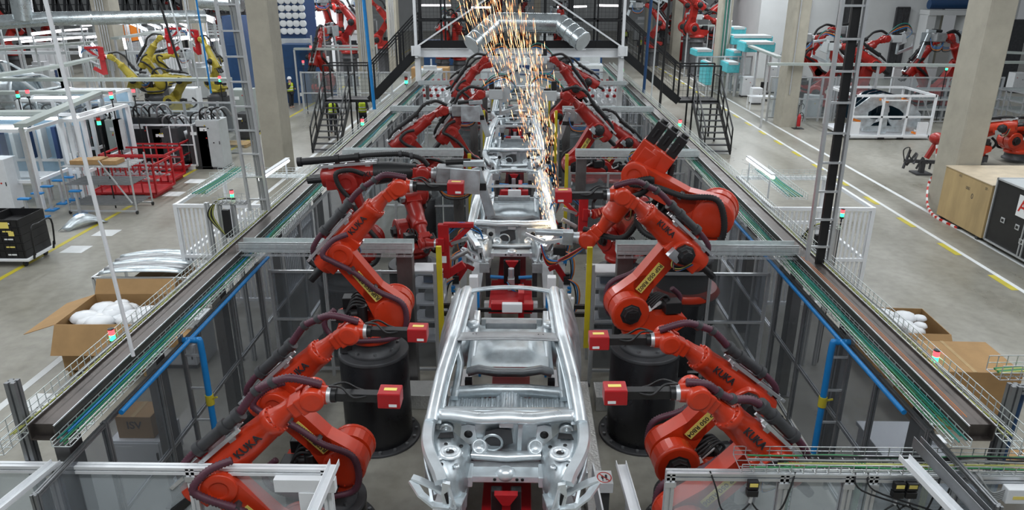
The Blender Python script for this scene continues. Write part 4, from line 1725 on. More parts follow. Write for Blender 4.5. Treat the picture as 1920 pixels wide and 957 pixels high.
        mb.prism([(s * .52, 1.36), (s * .60, 1.36), (s * .66, 1.70), (s * .64, 1.86), (s * .56, 1.84)], 'y', -.98, -.93)
        mb.bar((s * .62, -.93, 1.82), (s * .54, -1.0, 1.55), .03, .12)
        mb.build('lamp_bracket', 'galv_bright', t, bevel=0.006)
        mb = MB()
        mb.prism([(s * .575, 1.60), (s * .60, 1.60), (s * .625, 1.72), (s * .59, 1.75)], 'y', -.986, -.981)
        mb.build('bracket_opening_shade', 'black', t)  # black sliver painted as the shade of the bracket's opening
        # wing support horn reaching outwards
        mb = MB()
        mb.sweep([(s * .58, -.86, 1.60), (s * .74, -.82, 1.68), (s * .90, -.78, 1.74), (s * .99, -.76, 1.76)],
                 [(-.045, -.012), (.045, -.012), (.04, .012), (-.04, .012)], smooth=False)
        mb.sweep([(s * .58, -.96, 1.54), (s * .74, -.98, 1.58), (s * .88, -.91, 1.66), (s * .99, -.78, 1.74)],
                 [(-.045, -.012), (.045, -.012), (.04, .012), (-.04, .012)], smooth=False)
        mb.bar((s * .76, -.96, 1.60), (s * .80, -.82, 1.69), .03, .03)
        mb.build('wing_support', 'galv_bright', t)
        # wheelhouse, rear rail, suspension cup
        mb = MB()
        mb.ball((s * .74, 2.72, 1.52), .33, 20, (.62, 1.0, 1.0))
        mb.build('wheelhouse', 'galv', t)
        mb = MB()
        mb.sweep([(s * .58, 2.05, 1.44), (s * .56, 2.35, 1.60), (s * .55, 2.8, 1.72), (s * .56, 3.5, 1.70)], [(-.06, -.05), (.06, -.05), (.05, .05), (-.05, .05)])
        mb.build('rear_rail', 'galv_bright', t)
        mb = MB()
        mb.lathe([(.10, 0), (.09, .06), (.04, .06), (0, .05)], (s * .58, 2.9, 1.78), n=20)
        mb.build('damper_cup', 'galv_bright', t)
        mb = MB()
        mb.sweep([(s * .76, 1.5, 1.34), (s * .74, 1.85, 1.42), (s * .72, 2.15, 1.52), (s * .78, 2.3, 1.75)], [(-.05, -.04), (.05, -.04), (.05, .04), (-.05, .04)])
        mb.build('seat_mount', 'galv', t)
        # scuttle end and fuel flap style pressings on the bulkhead
        mb = MB()
        mb.lathe([(.085, 0), (.08, .025), (.055, .03), (.05, .012), (0, .01)], (s * .70, -.005, 1.86), (0, -1, 0), n=24)
        mb.lathe([(.02, 0), (.02, .04), (0, .04)], (s * .70, -.005, 1.86), (0, -1, 0), n=12)
        mb.build('bulkhead_cup', 'galv_bright', t)
        mb = MB()
        mb.prism([(s * .34, 1.70), (s * .36, 1.92), (s * .44, 1.94), (s * .52, 1.92), (s * .54, 1.72), (s * .46, 1.66)], 'y', -.03, -.005)
        pl = mb.build('servo_plate', 'galv_bright', t, bevel=0.006)
        mb = MB()
        mb.lathe([(.05, 0), (.05, .004), (0, .004)], (s * .44, -.031, 1.81), (0, -1, 0), n=20)
        mb.build('servo_hole_shade', 'black', pl)  # black disc for the dark of the servo hole

    both(side)
    # roof bow, headers
    mb = MB()
    rows = []
    for yy, dz in ((.86, -.01), (.88, .0), (1.06, .0), (1.08, -.012)):
        rows.append([V((x, yy, 2.575 + dz + .02 * (1 - (x / .66) ** 2))) for x in [-.66 + 1.32 * i / 12 for i in range(13)]])
    mb.grid(rows)
    rb = mb.build('roof_bow', 'galv_dull', t)
    so = rb.modifiers.new('skin', 'SOLIDIFY')
    so.thickness = 0.012
    mb = MB()
    for x in (-.44, -.40, .38, .44, 0):
        mb.lathe([(.008, 0), (.008, .003), (0, .003)], (x, 1.0, 2.588), n=8)
    mb.build('bow_hole_shade', 'black', rb)  # black dots painted for the shade in the bow's holes
    mb = MB()
    pts = [V((-.64 + 1.28 * i / 14, 2.48 + .10 * (1 - abs(-1 + 2 * i / 14) ** 2.4), 2.52 + .035 * (1 - (-1 + 2 * i / 14) ** 2))) for i in range(15)]
    mb.sweep(pts, [(-.05, -.02), (.04, -.02), (.05, .0), (.035, .02), (-.045, .015)])
    mb.build('rear_header', 'galv', t)
    # cowl: wavy bright cross panel over the bulkhead
    mb = MB()
    rows = []
    xs = [-.80 + 1.6 * i / 24 for i in range(25)]
    for yy, zz in ((.10, 2.03), (.08, 2.10), (-.02, 2.12), (-.07, 2.07), (-.075, 2.02)):
        rows.append([V((x, yy - .07 * math.cos(x / .8 * PI / 2) + .012 * math.cos(x * 9), zz + .004 * math.cos(x * 12))) for x in xs])
    mb.grid(rows)
    cw = mb.build('cowl', 'galv_bright', t)
    so = cw.modifiers.new('skin', 'SOLIDIFY')
    so.thickness = 0.012
    mb = MB()
    mb.prism([(-.17, .03), (-.05, -.02), (.06, -.02), (.15, .03), (.05, .06), (-.08, .06)], 'z', 2.075, 2.085)
    mb.build('cowl_recess', 'galv_dull', cw)
    mb = MB()
    mb.sweep([(-.80, .16, 2.02), (-.3, .12, 2.04), (.3, .12, 2.04), (.80, .16, 2.02)], [(-.05, -.012), (.05, -.012), (.04, .02), (-.04, .02)])
    mb.build('windscreen_shelf', 'galv', t)
    # bulkhead with pressed ribs
    mb = MB()
    rows = []
    for zz in [1.34, 1.42, 1.52, 1.62, 1.72, 1.82, 1.92, 2.02]:
        r = []
        for i in range(33):
            x = -.86 + 1.72 * i / 32
            d = .02 * math.sin(x * 9) * math.cos(zz * 11) - .10 * math.exp(-((x) / .22) ** 2) * max(0, (1.75 - zz)) \
                - .03 * math.exp(-((abs(x) - .44) / .12) ** 2) - (.25 * max(0, 1.55 - zz) if abs(x) < .5 else 0)
            r.append(V((x, .02 + d, zz)))
        rows.append(r)
    mb.grid(rows)
    bh = mb.build('bulkhead', 'galv', t)
    so = bh.modifiers.new('skin', 'SOLIDIFY')
    so.thickness = 0.01
    mb = MB()
    mb.prism([(-.26, 1.72), (-.24, 1.86), (-.10, 1.90), (.06, 1.88), (.08, 1.70), (-.02, 1.66), (-.18, 1.66)], 'y', -.045, -.035)
    mb.build('heater_opening_shade', 'dark_grey', bh)  # dark patch for the shade in the opening, bulkhead is uncut
    mb = MB()
    mb.lathe([(.13, 0), (.12, .02), (.10, .02), (.095, .0)], (-.16, -.04, 1.70), (0, -1, 0), n=24)
    mb.build('pressed_ring', 'galv', bh)
    mb = MB()
    mb.lathe([(.10, 0), (.085, .05), (.07, .055), (.055, .02), (0, .02)], (-.31, -.06, 1.66), (0, -.8, .6), n=20)
    mb.build('pressed_dome', 'galv_bright', bh)
    mb = MB()
    mb.lathe([(.10, 0), (.085, .05), (.07, .055), (.055, .02), (0, .02)], (.34, -.06, 1.66), (0, -.8, .6), n=20)
    mb.build('pressed_dome', 'galv_bright', bh)
    mb = MB()
    mb.prism([(.12, 1.50), (.14, 1.98), (.19, 1.99), (.17, 1.50)], 'y', -.08, -.02)
    mb.build('bulkhead_rib', 'galv', bh, bevel=.01)
    mb = MB()
    mb.prism([(-.08, 1.92), (-.08, 1.99), (.08, 1.99), (.08, 1.92)], 'y', -.06, -.03)
    mb.build('wiper_bracket', 'galv_bright', bh)
    mb = MB()
    mb.box((-.55, -.06, 1.60), (.16, .02, .08))
    mb.build('label_plate', 'galv_bright', bh)
    # tunnel/steering cross members in front of the bulkhead
    mb = MB()
    mb.sweep([(-.40, -.12, 1.60), (0, -.16, 1.60), (.40, -.12, 1.60)], [(-.06, -.03), (.06, -.03), (.05, .03), (-.05, .03)])
    mb.build('front_cross_member', 'galv_bright', t)
    mb = MB()
    mb.bar((-.43, -.22, 1.52), (.43, -.22, 1.52), .10, .05)
    mb.build('lower_cross_member', 'galv_dull', t, bevel=.01)
    mb = MB()
    mb.bar((-.40, -.36, 1.50), (.40, -.36, 1.50), .18, .09)
    mb.bar((-.43, -.36, 1.49), (-.37, -.36, 1.49), .26, .14)
    mb.bar((.37, -.36, 1.49), (.43, -.36, 1.49), .26, .14)
    cm = mb.build('subframe_cross_member', 'galv_bright', t, bevel=.012)
    mb = MB()
    mb.ball((0, -.38, 1.53), .12, 16, (1, .8, .7))
    mb.build('hump', 'galv_bright', cm)
    for x in (-.12, .13, .19):
        mb = MB()
        mb.lathe([(.018, 0), (.018, .004), (0, .004)], (x, -.455, 1.505), (0, -1, 0), n=10)
        mb.build('bore_shade', 'black', cm)  # black discs painted for the dark inside the bores
    # floor: front pan ribbed lengthwise
    mb = MB()
    rows = []
    for yy, zz in ((.05, 1.36), (.25, 1.28), (1.0, 1.27), (1.62, 1.28)):
        r = []
        for i in range(97):
            x = -.84 + 1.68 * i / 96
            z = zz + (.012 if (i // 2) % 2 else 0) + .10 * math.exp(-(x / .16) ** 4)
            r.append(V((x, yy, z)))
        rows.append(r)
    mb.grid(rows, smooth=False)
    fp = mb.build('front_floor', 'sheet', t)
    for yy, hh, mm_, nm in ((.70, .09, 'galv', 'seat_cross_member'), (1.66, .14, 'galv', 'heel_board')):
        mb = MB()
        mb.sweep([(-.82, yy, 1.33), (-.3, yy, 1.34 + .04 * (hh > .1)), (.3, yy, 1.34 + .04 * (hh > .1)), (.82, yy, 1.33)],
                 [(-.07, -hh / 2), (.07, -hh / 2), (.05, hh / 2), (-.05, hh / 2)])
        mb.build(nm, mm_, t)
    mb = MB()
    mb.sweep([(-.60, 1.95, 1.50), (-.45, 1.93, 1.56), (-.2, 1.92, 1.52), (.2, 1.92, 1.52), (.45, 1.93, 1.56), (.60, 1.95, 1.50)],
             [(-.05, -.05), (.05, -.05), (.04, .05), (-.04, .05)])
    mb.build('rear_seat_member', 'galv_dull', t)
    # rear floor with embossed fields
    mb = MB()
    rows = []
    for k in range(25):
        yy = 2.0 + 1.45 * k / 24
        r = []
        for i in range(41):
            x = -.56 + 1.12 * i / 40
            z = 1.56 + .06 * min(1, k / 6) + .05 * math.exp(-((x) / .34) ** 6 - ((yy - 2.45) / .28) ** 6)
            if abs(x) < .30 and 2.25 < yy < 2.62:
                z += .012 * (1 if (int((x + .3) / .2 * 4) + k) % 2 else 0)
            if yy > 2.85:
                z -= .10
            r.append(V((x, yy, z)))
        rows.append(r)
    mb.grid(rows)
    mb.build('rear_floor', 'galv', t)
    mb = MB()
    mb.bar((-.50, 3.50, 1.48), (.50, 3.50, 1.48), .08, .26)
    mb.build('rear_panel', 'light_grey', t, bevel=.02)
    mb = MB()
    mb.bar((-.40, 3.1, 1.70), (.40, 3.1, 1.70), .14, .10)
    mb.build('rear_cross_member', 'galv_dull', t, bevel=.01)
    return t


car0 = car_body(7.15, 'front bare metal car body without doors or roof skin, nearest the camera')
PITCH = 7.2
cars = [car0]
for k, lb in ((1, 'second bare metal car body, between the robots with the red clamping frames'),
              (2, 'third bare metal car body down the line, beyond the sparks'),
              (3, 'fourth bare metal car body, small, far down the line'),
              (4, 'farthest bare metal car body, just before the bridge')):
    cars.append(dup(car0, loc=(CX - 0.06 * k, 7.15 + 1.3 + PITCH * k, 1.0), label=lb))


# ------------------------------------------------------------------ body-carrying fixture under each car
def fixture(y0, label):
    t = thing('body_fixture', label, 'fixture', (CX, y0 + 0.8, 0), world=True, group='red and white fixtures under the car bodies')
    t['_w'] = (0, y0 + .8, 0)

    def yb(v_):
        return y0 + v_
    mb = MB()
    mb.span((-.42, yb(-1.75), .78), (.42, yb(-.35), .90))
    mb.span((-.30, yb(-.35), .70), (.30, yb(3.9), .80))
    mb.span((-.52, yb(1.70), 1.00), (-.22, yb(1.85), 1.30))
    mb.span((.02, yb(1.72), 1.0), (.12, yb(1.95), 1.30))
    mb.span((.50, yb(1.70), 1.00), (.74, yb(1.85), 1.34))
    mb.span((-.74, yb(1.70), 1.00), (-.50, yb(1.85), 1.34))
    mb.build('red_frame', 'tool_red', t, bevel=.01)
    mb = MB()
    mb.span((-.36, yb(4.05), 1.50), (.36, yb(4.22), 1.62))
    mb.span((.10, yb(4.10), 1.1), (.20, yb(4.5), 1.80))
    mb.build('red_crossbar', 'tool_red', t, bevel=.01)
    for sx in (-1, 1):
        mb = MB()
        mb.bar((sx * .46, yb(-1.2), 0), (sx * .46, yb(-1.2), .78), .14)
        mb.build('leg', 'white_paint', t)
        mb = MB()
        mb.span((sx * .66, yb(-1.0), .3), (sx * .92, yb(3.6), .62))
        mb.build('lift_rail', 'white_paint', t, bevel=.01)
        mb = MB()
        mb.bar((sx * .68, yb(4.5), .0), (sx * .68, yb(4.5), 1.95), .15)
        mb.build('white_column', 'white_paint', t, bevel=.008)
        mb = MB()
        mb.bar((sx * .60, yb(4.45), .0), (sx * .60, yb(4.45), 1.7), .04, .1)
        mb.build('blue_profile', 'blue_pipe', t)
        mb = MB()
        mb.cyl((sx * .15, yb(-.9), 1.18), (sx * .42, yb(-.9), 1.20), .035, n=12)
        mb.build('air_cylinder', 'blue_pipe', t)
        mb = MB()
        mb.bar((sx * .48, yb(-.55), .62), (sx * .48, yb(-.55), 1.34), .10)
        mb.bar((sx * .60, yb(2.0), .62), (sx * .60, yb(2.0), 1.36), .10)
        mb.build_each('support', 'dark_grey', t)
        mb = MB()
        mb.bar((sx * 1.35, yb(4.4), 1.42), (sx * .78, yb(4.4), 1.42), .07)
        mb.bar((sx * 1.35, yb(4.4), 1.27), (sx * .78, yb(4.4), 1.27), .07)
        mb.build_each('slide_bar', 'black', t)
        mb = MB()
        mb.bar((sx * .98, yb(4.33), 1.0), (sx * .98, yb(4.33), 1.62), .17, .1)
        mb.bar((sx * .98, yb(4.25), 1.5), (sx * .98, yb(4.25), 1.72), .06, .06)
        mb.build('clamp_unit', 'white_paint', t, bevel=.01)
    mb = MB()
    mb.bar((0, yb(-.85), .90), (0, yb(-.85), 1.16), .14, .16)
    mb.cyl((0, yb(-.85), 1.1), (0, yb(-.85), 1.36), .06, n=14)
    mb.build('locator', 'alu', t, bevel=.01)
    mb = MB()
    mb.bar((-.10, yb(-.5), .9), (-.10, yb(-.5), 1.42), .12, .10)
    mb.bar((.12, yb(-.5), .9), (.12, yb(-.5), 1.42), .12, .10)
    mb.build_each('clamp_tower', 'black', t, bevel=.01)
    mb = MB()
    mb.prism([(-.12, 1.42), (.14, 1.42), (.05, 1.28), (-.03, 1.28)], 'y', yb(-.62), yb(-.54))
    mb.build('red_pad', 'tool_red', t)
    mb = MB()
    mb.bar((-.6, yb(4.28), 1.40), (.6, yb(4.28), 1.40), .06, .06)
    mb.build('black_bar', 'black', t)
    mb = MB()
    mb.span((-.17, yb(3.95), 1.50), (.17, yb(4.05), 1.66))
    mb.build('centre_block', 'white_paint', t, bevel=.01)
    for k, cm in enumerate(('cable_blue', 'cable_blue', 'cable_yellow', 'black_rubber')):
        mb = MB()
        mb.tube([(-.08, yb(-1.05), 1.15), (.02 + .03 * k, yb(-1.15), 1.02), (.16, yb(-1.1), .98 + .01 * k), (.24, yb(-.98), 1.1)], .013, 6)
        mb.build('air_hose', cm, t)
    t.location = (CX, y0 + .8, 0)
    return t


f0 = fixture(7.15, 'red and white fixture holding up the front car body')
for k, lb in ((1, 'red and white fixture holding up the second car body'), (2, 'red and white fixture holding up the third car body'),
              (3, 'red and white fixture holding up the fourth car body')):
    dup(f0, loc=(CX - .06 * k, 7.15 + .8 + PITCH * k, 0), label=lb)


# ------------------------------------------------------------------ clamp towers standing along the body sides, shelf frames by the guards
def clamp_tower(c, mir, label, group):
    t = thing('clamp_tower', label, 'clamp', c, group=group)
    mb = MB()
    mb.bar((0, 0, 0), (0, 0, 1.05), .13)
    mb.box((0, 0, .03), (.34, .34, .06))
    mb.build('column', 'white_paint', t, bevel=.008)
    mb = MB()
    mb.bar((0, 0, 1.05), (-mir * .22, 0, 1.40), .07, .12)
    mb.bar((-mir * .20, 0, 1.38), (-mir * .36, 0, 1.30), .06, .08)
    mb.build('clamp_arm', 'tool_red', t, bevel=.006)
    mb = MB()
    mb.cyl((mir * .05, 0, .75), (mir * .02, 0, 1.22), .05, n=12)
    mb.box((0, -.08, 1.1), (.12, .08, .16))
    mb.build('cylinder', 'black', t)
    mb = MB()
    mb.box((mir * .06, -.08, .9), (.08, .08, .12))
    mb.build('valve', 'blue_pipe', t)
    for k, cm in enumerate(('black_rubber', 'cable_blue', 'cable_orange')):
        mb = MB()
        mb.tube([(0, -.1, 1.15), (mir * (.15 + .04 * k), -.14, 1.0), (mir * (.2 + .03 * k), -.1, .6), (mir * .1, -.06, .2)], .016, 6)
        mb.build('hose', cm, t)
    return t


ORD = {1: 'second', 2: 'third', 3: 'fourth'}
protos = {}
for k in (1, 2, 3):
    for mir in (-1, 1):
        for dy in (-.75, .9, 2.6):
            lb = 'white clamp tower with red arm beside the %s car body, %s side' % (ORD[k], 'left' if mir < 0 else 'right')
            gp = 'clamp towers by the %s car body, %s side' % (ORD[k], 'left' if mir < 0 else 'right')
            c = (CX - .06 * k + mir * 1.12, 7.15 + PITCH * k + dy, 0)
            if mir in protos:
                dup(protos[mir], loc=c, label=lb, group=gp)
            else:
                protos[mir] = clamp_tower(c, mir, lb, gp)
for side in (-1, 1):
    for i, Y in enumerate((12.25, 19.3)):
        word = 'left' if side < 0 else 'right'
        x0, x1 = (-2.05, -1.50) if side < 0 else (1.20, 1.80)
        t = thing('tool_shelf', 'white shelf frame behind the yellow guard at the %s station, %s side' % (('nearest', 'second')[i], word), 'frame', ((x0 + x1) / 2, Y, 0), world=True)
        mb = MB()
        for x in (x0, x1):
            mb.bar((x, Y, 0), (x, Y, 1.75), .05)
            mb.bar((x, Y + .5, 0), (x, Y + .5, 1.75), .05)
        mb.build('uprights', 'alu', t)
        for z in (.35, .75, 1.1, 1.45, 1.72):
            mb = MB()
            mb.span((x0, Y - .02, z), (x1, Y + .52, z + .035))
            mb.build('shelf', 'white_paint', t)
        for z, m_ in ((.8, 'alu_dark'), (1.15, 'light_grey'), (1.5, 'deep_blue')):
            mb = MB()
            mb.box(((x0 + x1) / 2 + .05, Y + .2, z + .09), (.26, .22, .14))
            mb.build('stored_unit', m_, t, bevel=.01)

# ================================================================== FRONT FENCE (nearest the camera)
FY, FZ = 6.0, 2.13


def xat(px, py=888, y=FY):
    return aty(px, py, y).x


def glazed_front(label, xs, pane, mt='white_paint', pw=0.085):
    t = thing('front_fence', label, 'fence', ((xs[0] + xs[-1]) / 2, FY, 0), world=True)
    for x in xs:
        mb = MB()
        mb.profile((x, FY, 0), (x, FY, FZ + 0.03), pw)
        mb.build('post', mt, t)
        mb = MB()
        mb.box((x, FY - pw / 2 - 0.006, FZ - 0.09), (0.11, 0.012, 0.06))
        mb.build('joint_plate', 'alu', t)
    mb = MB()
    mb.profile((xs[0] - 0.04, FY, FZ), (xs[-1] + 0.04, FY, FZ), pw)
    mb.build('top_rail', mt, t)
    mb = MB()
    mb.profile((xs[0], FY, 0.15), (xs[-1], FY, 0.15), pw)
    mb.build('bottom_rail', mt, t)
    for a, b_ in zip(xs[:-1], xs[1:]):
        if b_ - a < 0.15:
            continue
        mb = MB()
        mb.bar((a + 0.05, FY, (FZ + 0.2) / 2), (b_ - 0.05, FY, (FZ + 0.2) / 2), 0.006, FZ - 0.3)
        mb.build('pane', pane, t)
    return t


glazed_front('white framed clear fence across the bottom left of the cell', [-6.6, xat(102), xat(360), xat(612)], 'pane_milky')
fr = glazed_front('white framed clear fence across the bottom right of the cell',
                  [xat(1257), xat(1470), xat(1592), xat(1637), xat(1800), 6.9], 'pane_milky', 'alu')


def channel(p, q, w, h, label, mt='white_paint', base=0.003):
    """open-topped U channel"""
    p, q = V(p), V(q)
    mb = MB()
    d = (q - p).normalized()
    sd = d.cross(V((0, 0, 1))).normalized()
    mb.bar(p, q, w, 0.006)
    for s in (-1, 1):
        mb.bar(p + sd * (s * w / 2) + V((0, 0, h / 2)), q + sd * (s * w / 2) + V((0, 0, h / 2)), 0.006, h)
    return single(mb, 'cable_channel', mt, label, 'cable channel')


p = aty(106, 870, FY)
q_ = atz(-20, 972, p.z)
channel(p, p + (q_ - p) * 2.2, 0.10, 0.05, 'white channel slanting out of the bottom left corner')
p = aty(628, 872, FY)
q_ = atz(592, 957, p.z)
channel(p, p + (q_ - p) * 2.4, 0.09, 0.07, 'white channel at the right end of the left front fence')
p = aty(1694, 862, FY)
q_ = atz(1783, 957, p.z)
channel(p, p + (q_ - p) * 2.4, 0.10, 0.06, 'white channel slanting down beside the dark channel, bottom right')
p = aty(1716, 838, FY + 0.1)
q_ = atz(1826, 957, p.z)
channel(p, p + (q_ - p) * 2.2, 0.07, 0.12, 'dark open cable channel slanting to the bottom edge, right', 'alu_dark')
t = thing('floor_channel', 'upright stand with white channel between the line and the right front fence', 'cable channel', (1.02, 5.0, 0), world=True)
p = atz(1164, 872, 1.15)
q_ = atz(1188, 957, 1.15)
e = p + (q_ - p) * 1.8
mb = MB()
mb.bar(p, e, 0.12, 0.008)
for s in (-1, 1):
    mb.bar(p + V((s * .06, 0, .03)), e + V((s * .06, 0, .03)), 0.008, 0.07)
mb.build('channel', 'white_paint', t)
mb = MB()
mb.bar((p.x + 0.04, p.y - 0.5, 0), (p.x + 0.04, p.y - 0.5, 1.14), 0.07)
mb.build('leg', 'alu', t)

# white T plate at the end of the left fence
t = thing('corner_bracket', 'white T shaped steel bracket at the end of the left front fence', 'bracket', (-1.95, FY - 0.1, 0), world=True)
a, b_ = xat(520), xat(633)
mb = MB()
mb.span((a, FY - 0.13, FZ - 0.17), (b_, FY - 0.05, FZ - 0.02))
mb.build('cross_plate', 'white_paint', t, bevel=0.004)
mb = MB()
mb.span((a + 0.24, FY - 0.14, 0), (a + 0.40, FY - 0.06, FZ - 0.17))
mb.build('stem', 'white_paint', t)

# cable tray on top of the right front fence
xa, xb = xat(1388), 6.9
mb = MB()
basket(mb, (xa, FY + 0.12, FZ + 0.05), (xb, FY + 0.12, FZ + 0.05), 0.30, 0.10, step=0.12, r=0.0035)
single(mb, 'wire_tray', 'alu', 'wire basket tray lying along the right front fence', 'cable tray')
for k, (cm, cn) in enumerate((('cable_green', 'green'), ('cable_yellow', 'yellow green'), ('cable_yellow', 'yellow green'), ('cable_grey', 'grey'), ('black_rubber', 'black'),
                              ('black_rubber', 'black'), ('cable_green', 'green'))):
    pts = []
    x = xa + 0.1 + 0.3 * (k % 3)
    while x < xb:
        pts.append((x, FY + 0.04 + 0.03 * k, FZ + 0.075 + 0.012 * (k % 2)))
        x += 0.45
    cable(pts, 0.010, cm, '%s cable in the tray on the right front fence' % cn, 'cables in the front tray', wob=0.03, seed=50 + k)
# connectors with cable loops
for px, n_, lb in ((1407, 1, 'single black connector box with yellow label hanging on the right front fence'),
                   (1690, 2, 'pair of black connector boxes with yellow labels on the right front fence')):
    x = xat(px, 905)
    t = thing('connector', lb, 'connector', (x, FY - 0.08, FZ - 0.2), world=True)
    for k in range(n_):
        xx = x + (k - (n_ - 1) / 2) * 0.125
        mb = MB()
        mb.box((xx, FY - 0.075, FZ - 0.05), (0.105, 0.06, 0.09))
        mb.box((xx, FY - 0.075, FZ - 0.145), (0.11, 0.07, 0.07))
        bx = mb.build('housing', 'black', t, bevel=0.006)
        mb = MB()
        mb.box((xx, FY - 0.107, FZ - 0.04), (0.08, 0.003, 0.04))
        mb.build('label', 'yellow_label', bx)
        mb = MB()
        mb.cyl((xx, FY - 0.08, FZ - 0.18), (xx - 0.01, FY - 0.09, FZ - 0.26), 0.018, n=10)
        mb.build('plug', 'alu', t)
        for j in range(2):
            mb = MB()
            sgn = -1 if j else 1
            mb.tube([(xx, FY - 0.09, FZ - 0.25), (xx + 0.10 * sgn, FY - 0.10, FZ - 0.36), (xx + 0.28 * (1 if n_ > 1 else sgn), FY - 0.11, FZ - 0.34),
                     (xx + 0.36 * sgn, FY - 0.09, FZ - 0.10), (xx + 0.42 * sgn, FY - 0.02, FZ + 0.06)], 0.009, 6)
            mb.build('lead', 'black_rubber', t)
t = thing('junction_box', 'small white junction box with yellow label at the far right of the front fence', 'box', (xat(1890, 905), FY - 0.09, FZ - 0.2), world=True)
x = xat(1893, 908)
mb = MB()
mb.box((x, FY - 0.10, FZ - 0.11), (0.22, 0.10, 0.17))
mb.build('housing', 'white_plastic', t, bevel=0.01)
mb = MB()
mb.box((x + 0.01, FY - 0.152, FZ - 0.12), (0.12, 0.003, 0.035))
mb.build('label', 'yellow_label', t)
for k in range(5):
    mb = MB()
    mb.tube([(x - 0.11, FY - 0.1, FZ - 0.06 - 0.025 * k), (x - 0.22, FY - 0.1, FZ - 0.10 - 0.02 * k), (x - 0.32, FY - 0.1, FZ + 0.0), (x - 0.34 - 0.01 * k, FY, FZ + 0.08)], 0.009, 6)
    mb.build('lead', 'cable_grey', t)
# cabinets with wiring between the fence posts
for px, cm in ((1482, 'cable_green'), (1614, 'cable_green'), (1742, 'cable_yellow')):
    x = xat(px, 920)
    t = thing('wiring_strip', {1482: 'dark wiring strip with green cables beside the left connector box', 1614: 'dark wiring strip with green cables between two close white posts',
               1742: 'dark wiring strip with pale terminals right of the paired connector boxes'}[px], 'wiring', (x, FY + 0.12, 0.6), world=True)
    mb = MB()
    mb.box((x, FY + 0.12, 1.3), (0.14, 0.03, 1.4))
    mb.build('backplate', 'black', t)
    for k in range(10):
        mb = MB()
        mb.box((x + 0.02, FY + 0.09, 1.9 - 0.06 * k), (0.05, 0.03, 0.035))
        mb.build('terminal', 'paper', t)
    for k in range(4):
        mb = MB()
        mb.tube([(x - 0.06 + 0.03 * k, FY + 0.08, FZ + 0.1), (x - 0.05 + 0.02 * k, FY + 0.03, FZ - 0.1), (x - 0.03 + 0.01 * k, FY + 0.04, 1.5), (x - 0.05, FY + 0.05, 0.8)], 0.010, 6)
        mb.build('lead', cm, t)

# corner frames at the two near ends of the beams
for px, py, X, lb in ((22, 715, -5.0, 'tall grey aluminium post rising at the left edge of the picture'), (1903, 722, 4.95, 'tall grey aluminium post beside the end of the right cable beam')):
    p = atx(px, py, X)
    mb = MB()
    mb.profile((p.x, p.y, 0), (p.x, p.y, p.z), 0.10)
    single(mb, 'aluminium_post', 'alu_dark', lb, 'post')
    if px > 900:
        t = thing('corner_gallows', 'grey aluminium frame with blue pipe at the right edge of the picture', 'frame', (p.x + 0.6, p.y, 0), world=True)
        mb = MB()
        mb.profile((p.x + 0.06, p.y, p.z - 0.05), (p.x + 1.6, p.y + 0.1, p.z - 0.05), 0.08)
        mb.profile((p.x + 1.55, p.y + 0.1, 0), (p.x + 1.55, p.y + 0.1, p.z - 0.1), 0.08)
        mb.build('frame', 'alu_dark', t)
        mb = MB()
        basket(mb, (p.x - 0.1, p.y + 0.2, p.z), (p.x + 1.6, p.y + 0.25, p.z), 0.22, 0.16, step=0.1)
        mb.build('basket', 'alu', t)
        mb = MB()
        mb.cyl((p.x + 0.16, p.y + 0.1, p.z - 0.15), (p.x + 0.12, p.y + 0.1, 0.3), 0.045, n=12)
        mb.build('blue_pipe', 'deep_blue', t)
        for k in range(4):
            mb = MB()
            mb.tube([(p.x - 0.05, p.y + 0.18 + 0.03 * k, p.z + 0.03), (p.x + 0.4, p.y + 0.2 + 0.03 * k, p.z + 0.05), (p.x + 0.9, p.y + 0.17 + 0.03 * k, p.z + 0.03), (p.x + 1.6, p.y + 0.2, p.z + 0.04)], 0.014, 6)
            mb.build('cable', 'cable_green' if k % 2 else 'cable_yellow', t)

# no-step stand beside the line
p = atz(1128, 893, 1.0)
t = thing('safety_stand', 'white stand with a round no stepping sign beside the front car body', 'stand', (p.x, p.y, 0), world=True)
mb = MB()
mb.box((p.x + 0.03, p.y - 0.02, 0.93), (0.20, 0.26, 0.14))
mb.build('top_box', 'white_paint', t, bevel=0.006)
mb = MB()
mb.box((p.x + 0.03, p.y + 0.0, 0.43), (0.14, 0.16, 0.86))
mb.build('column', 'dark_grey', t)
mb = MB()
mb.bar((p.x - 0.10, p.y + 0.12, 0.95), (p.x - 0.06, p.y - 0.8, 0.95), 0.02, 0.30)
mb.build('side_plate', 'alu', t)
c = V((p.x + 0.03, p.y - 0.03, 1.0015))
mb = MB()
mb.box((c.x, c.y, 1.001), (0.185, 0.24, 0.002))
sg = mb.build('sign_plate', 'paper', t)
mb = MB()
n = 32
vs = []
for r in (0.078, 0.092):
    for i in range(n):
        vs.append((c.x + r * math.cos(2 * PI * i / n), c.y + r * 1.15 * math.sin(2 * PI * i / n), 1.003))
mb.add(vs, [(i, (i + 1) % n, n + (i + 1) % n, n + i) for i in range(n)])
mb.bar((c.x - 0.06, c.y + 0.07, 1.0035), (c.x + 0.06, c.y - 0.07, 1.0035), 0.016, 0.001)
mb.build('prohibition_ring', 'ink_red', sg)
mb = MB()
for dx, dy in ((-0.022, -0.005), (0.024, 0.012)):
    e = [(c.x + dx + 0.016 * math.cos(a) * (1.1 if math.sin(a) > 0 else .8), c.y + dy + 0.045 * math.sin(a)) for a in [2 * PI * i / 14 for i in range(14)]]
    mb.prism(e, 'z', 1.0022, 1.0030)
    mb.box((c.x + dx, c.y + dy - 0.058, 1.0026), (0.02, 0.014, 0.001))
mb.build('footprint', 'ink', sg)

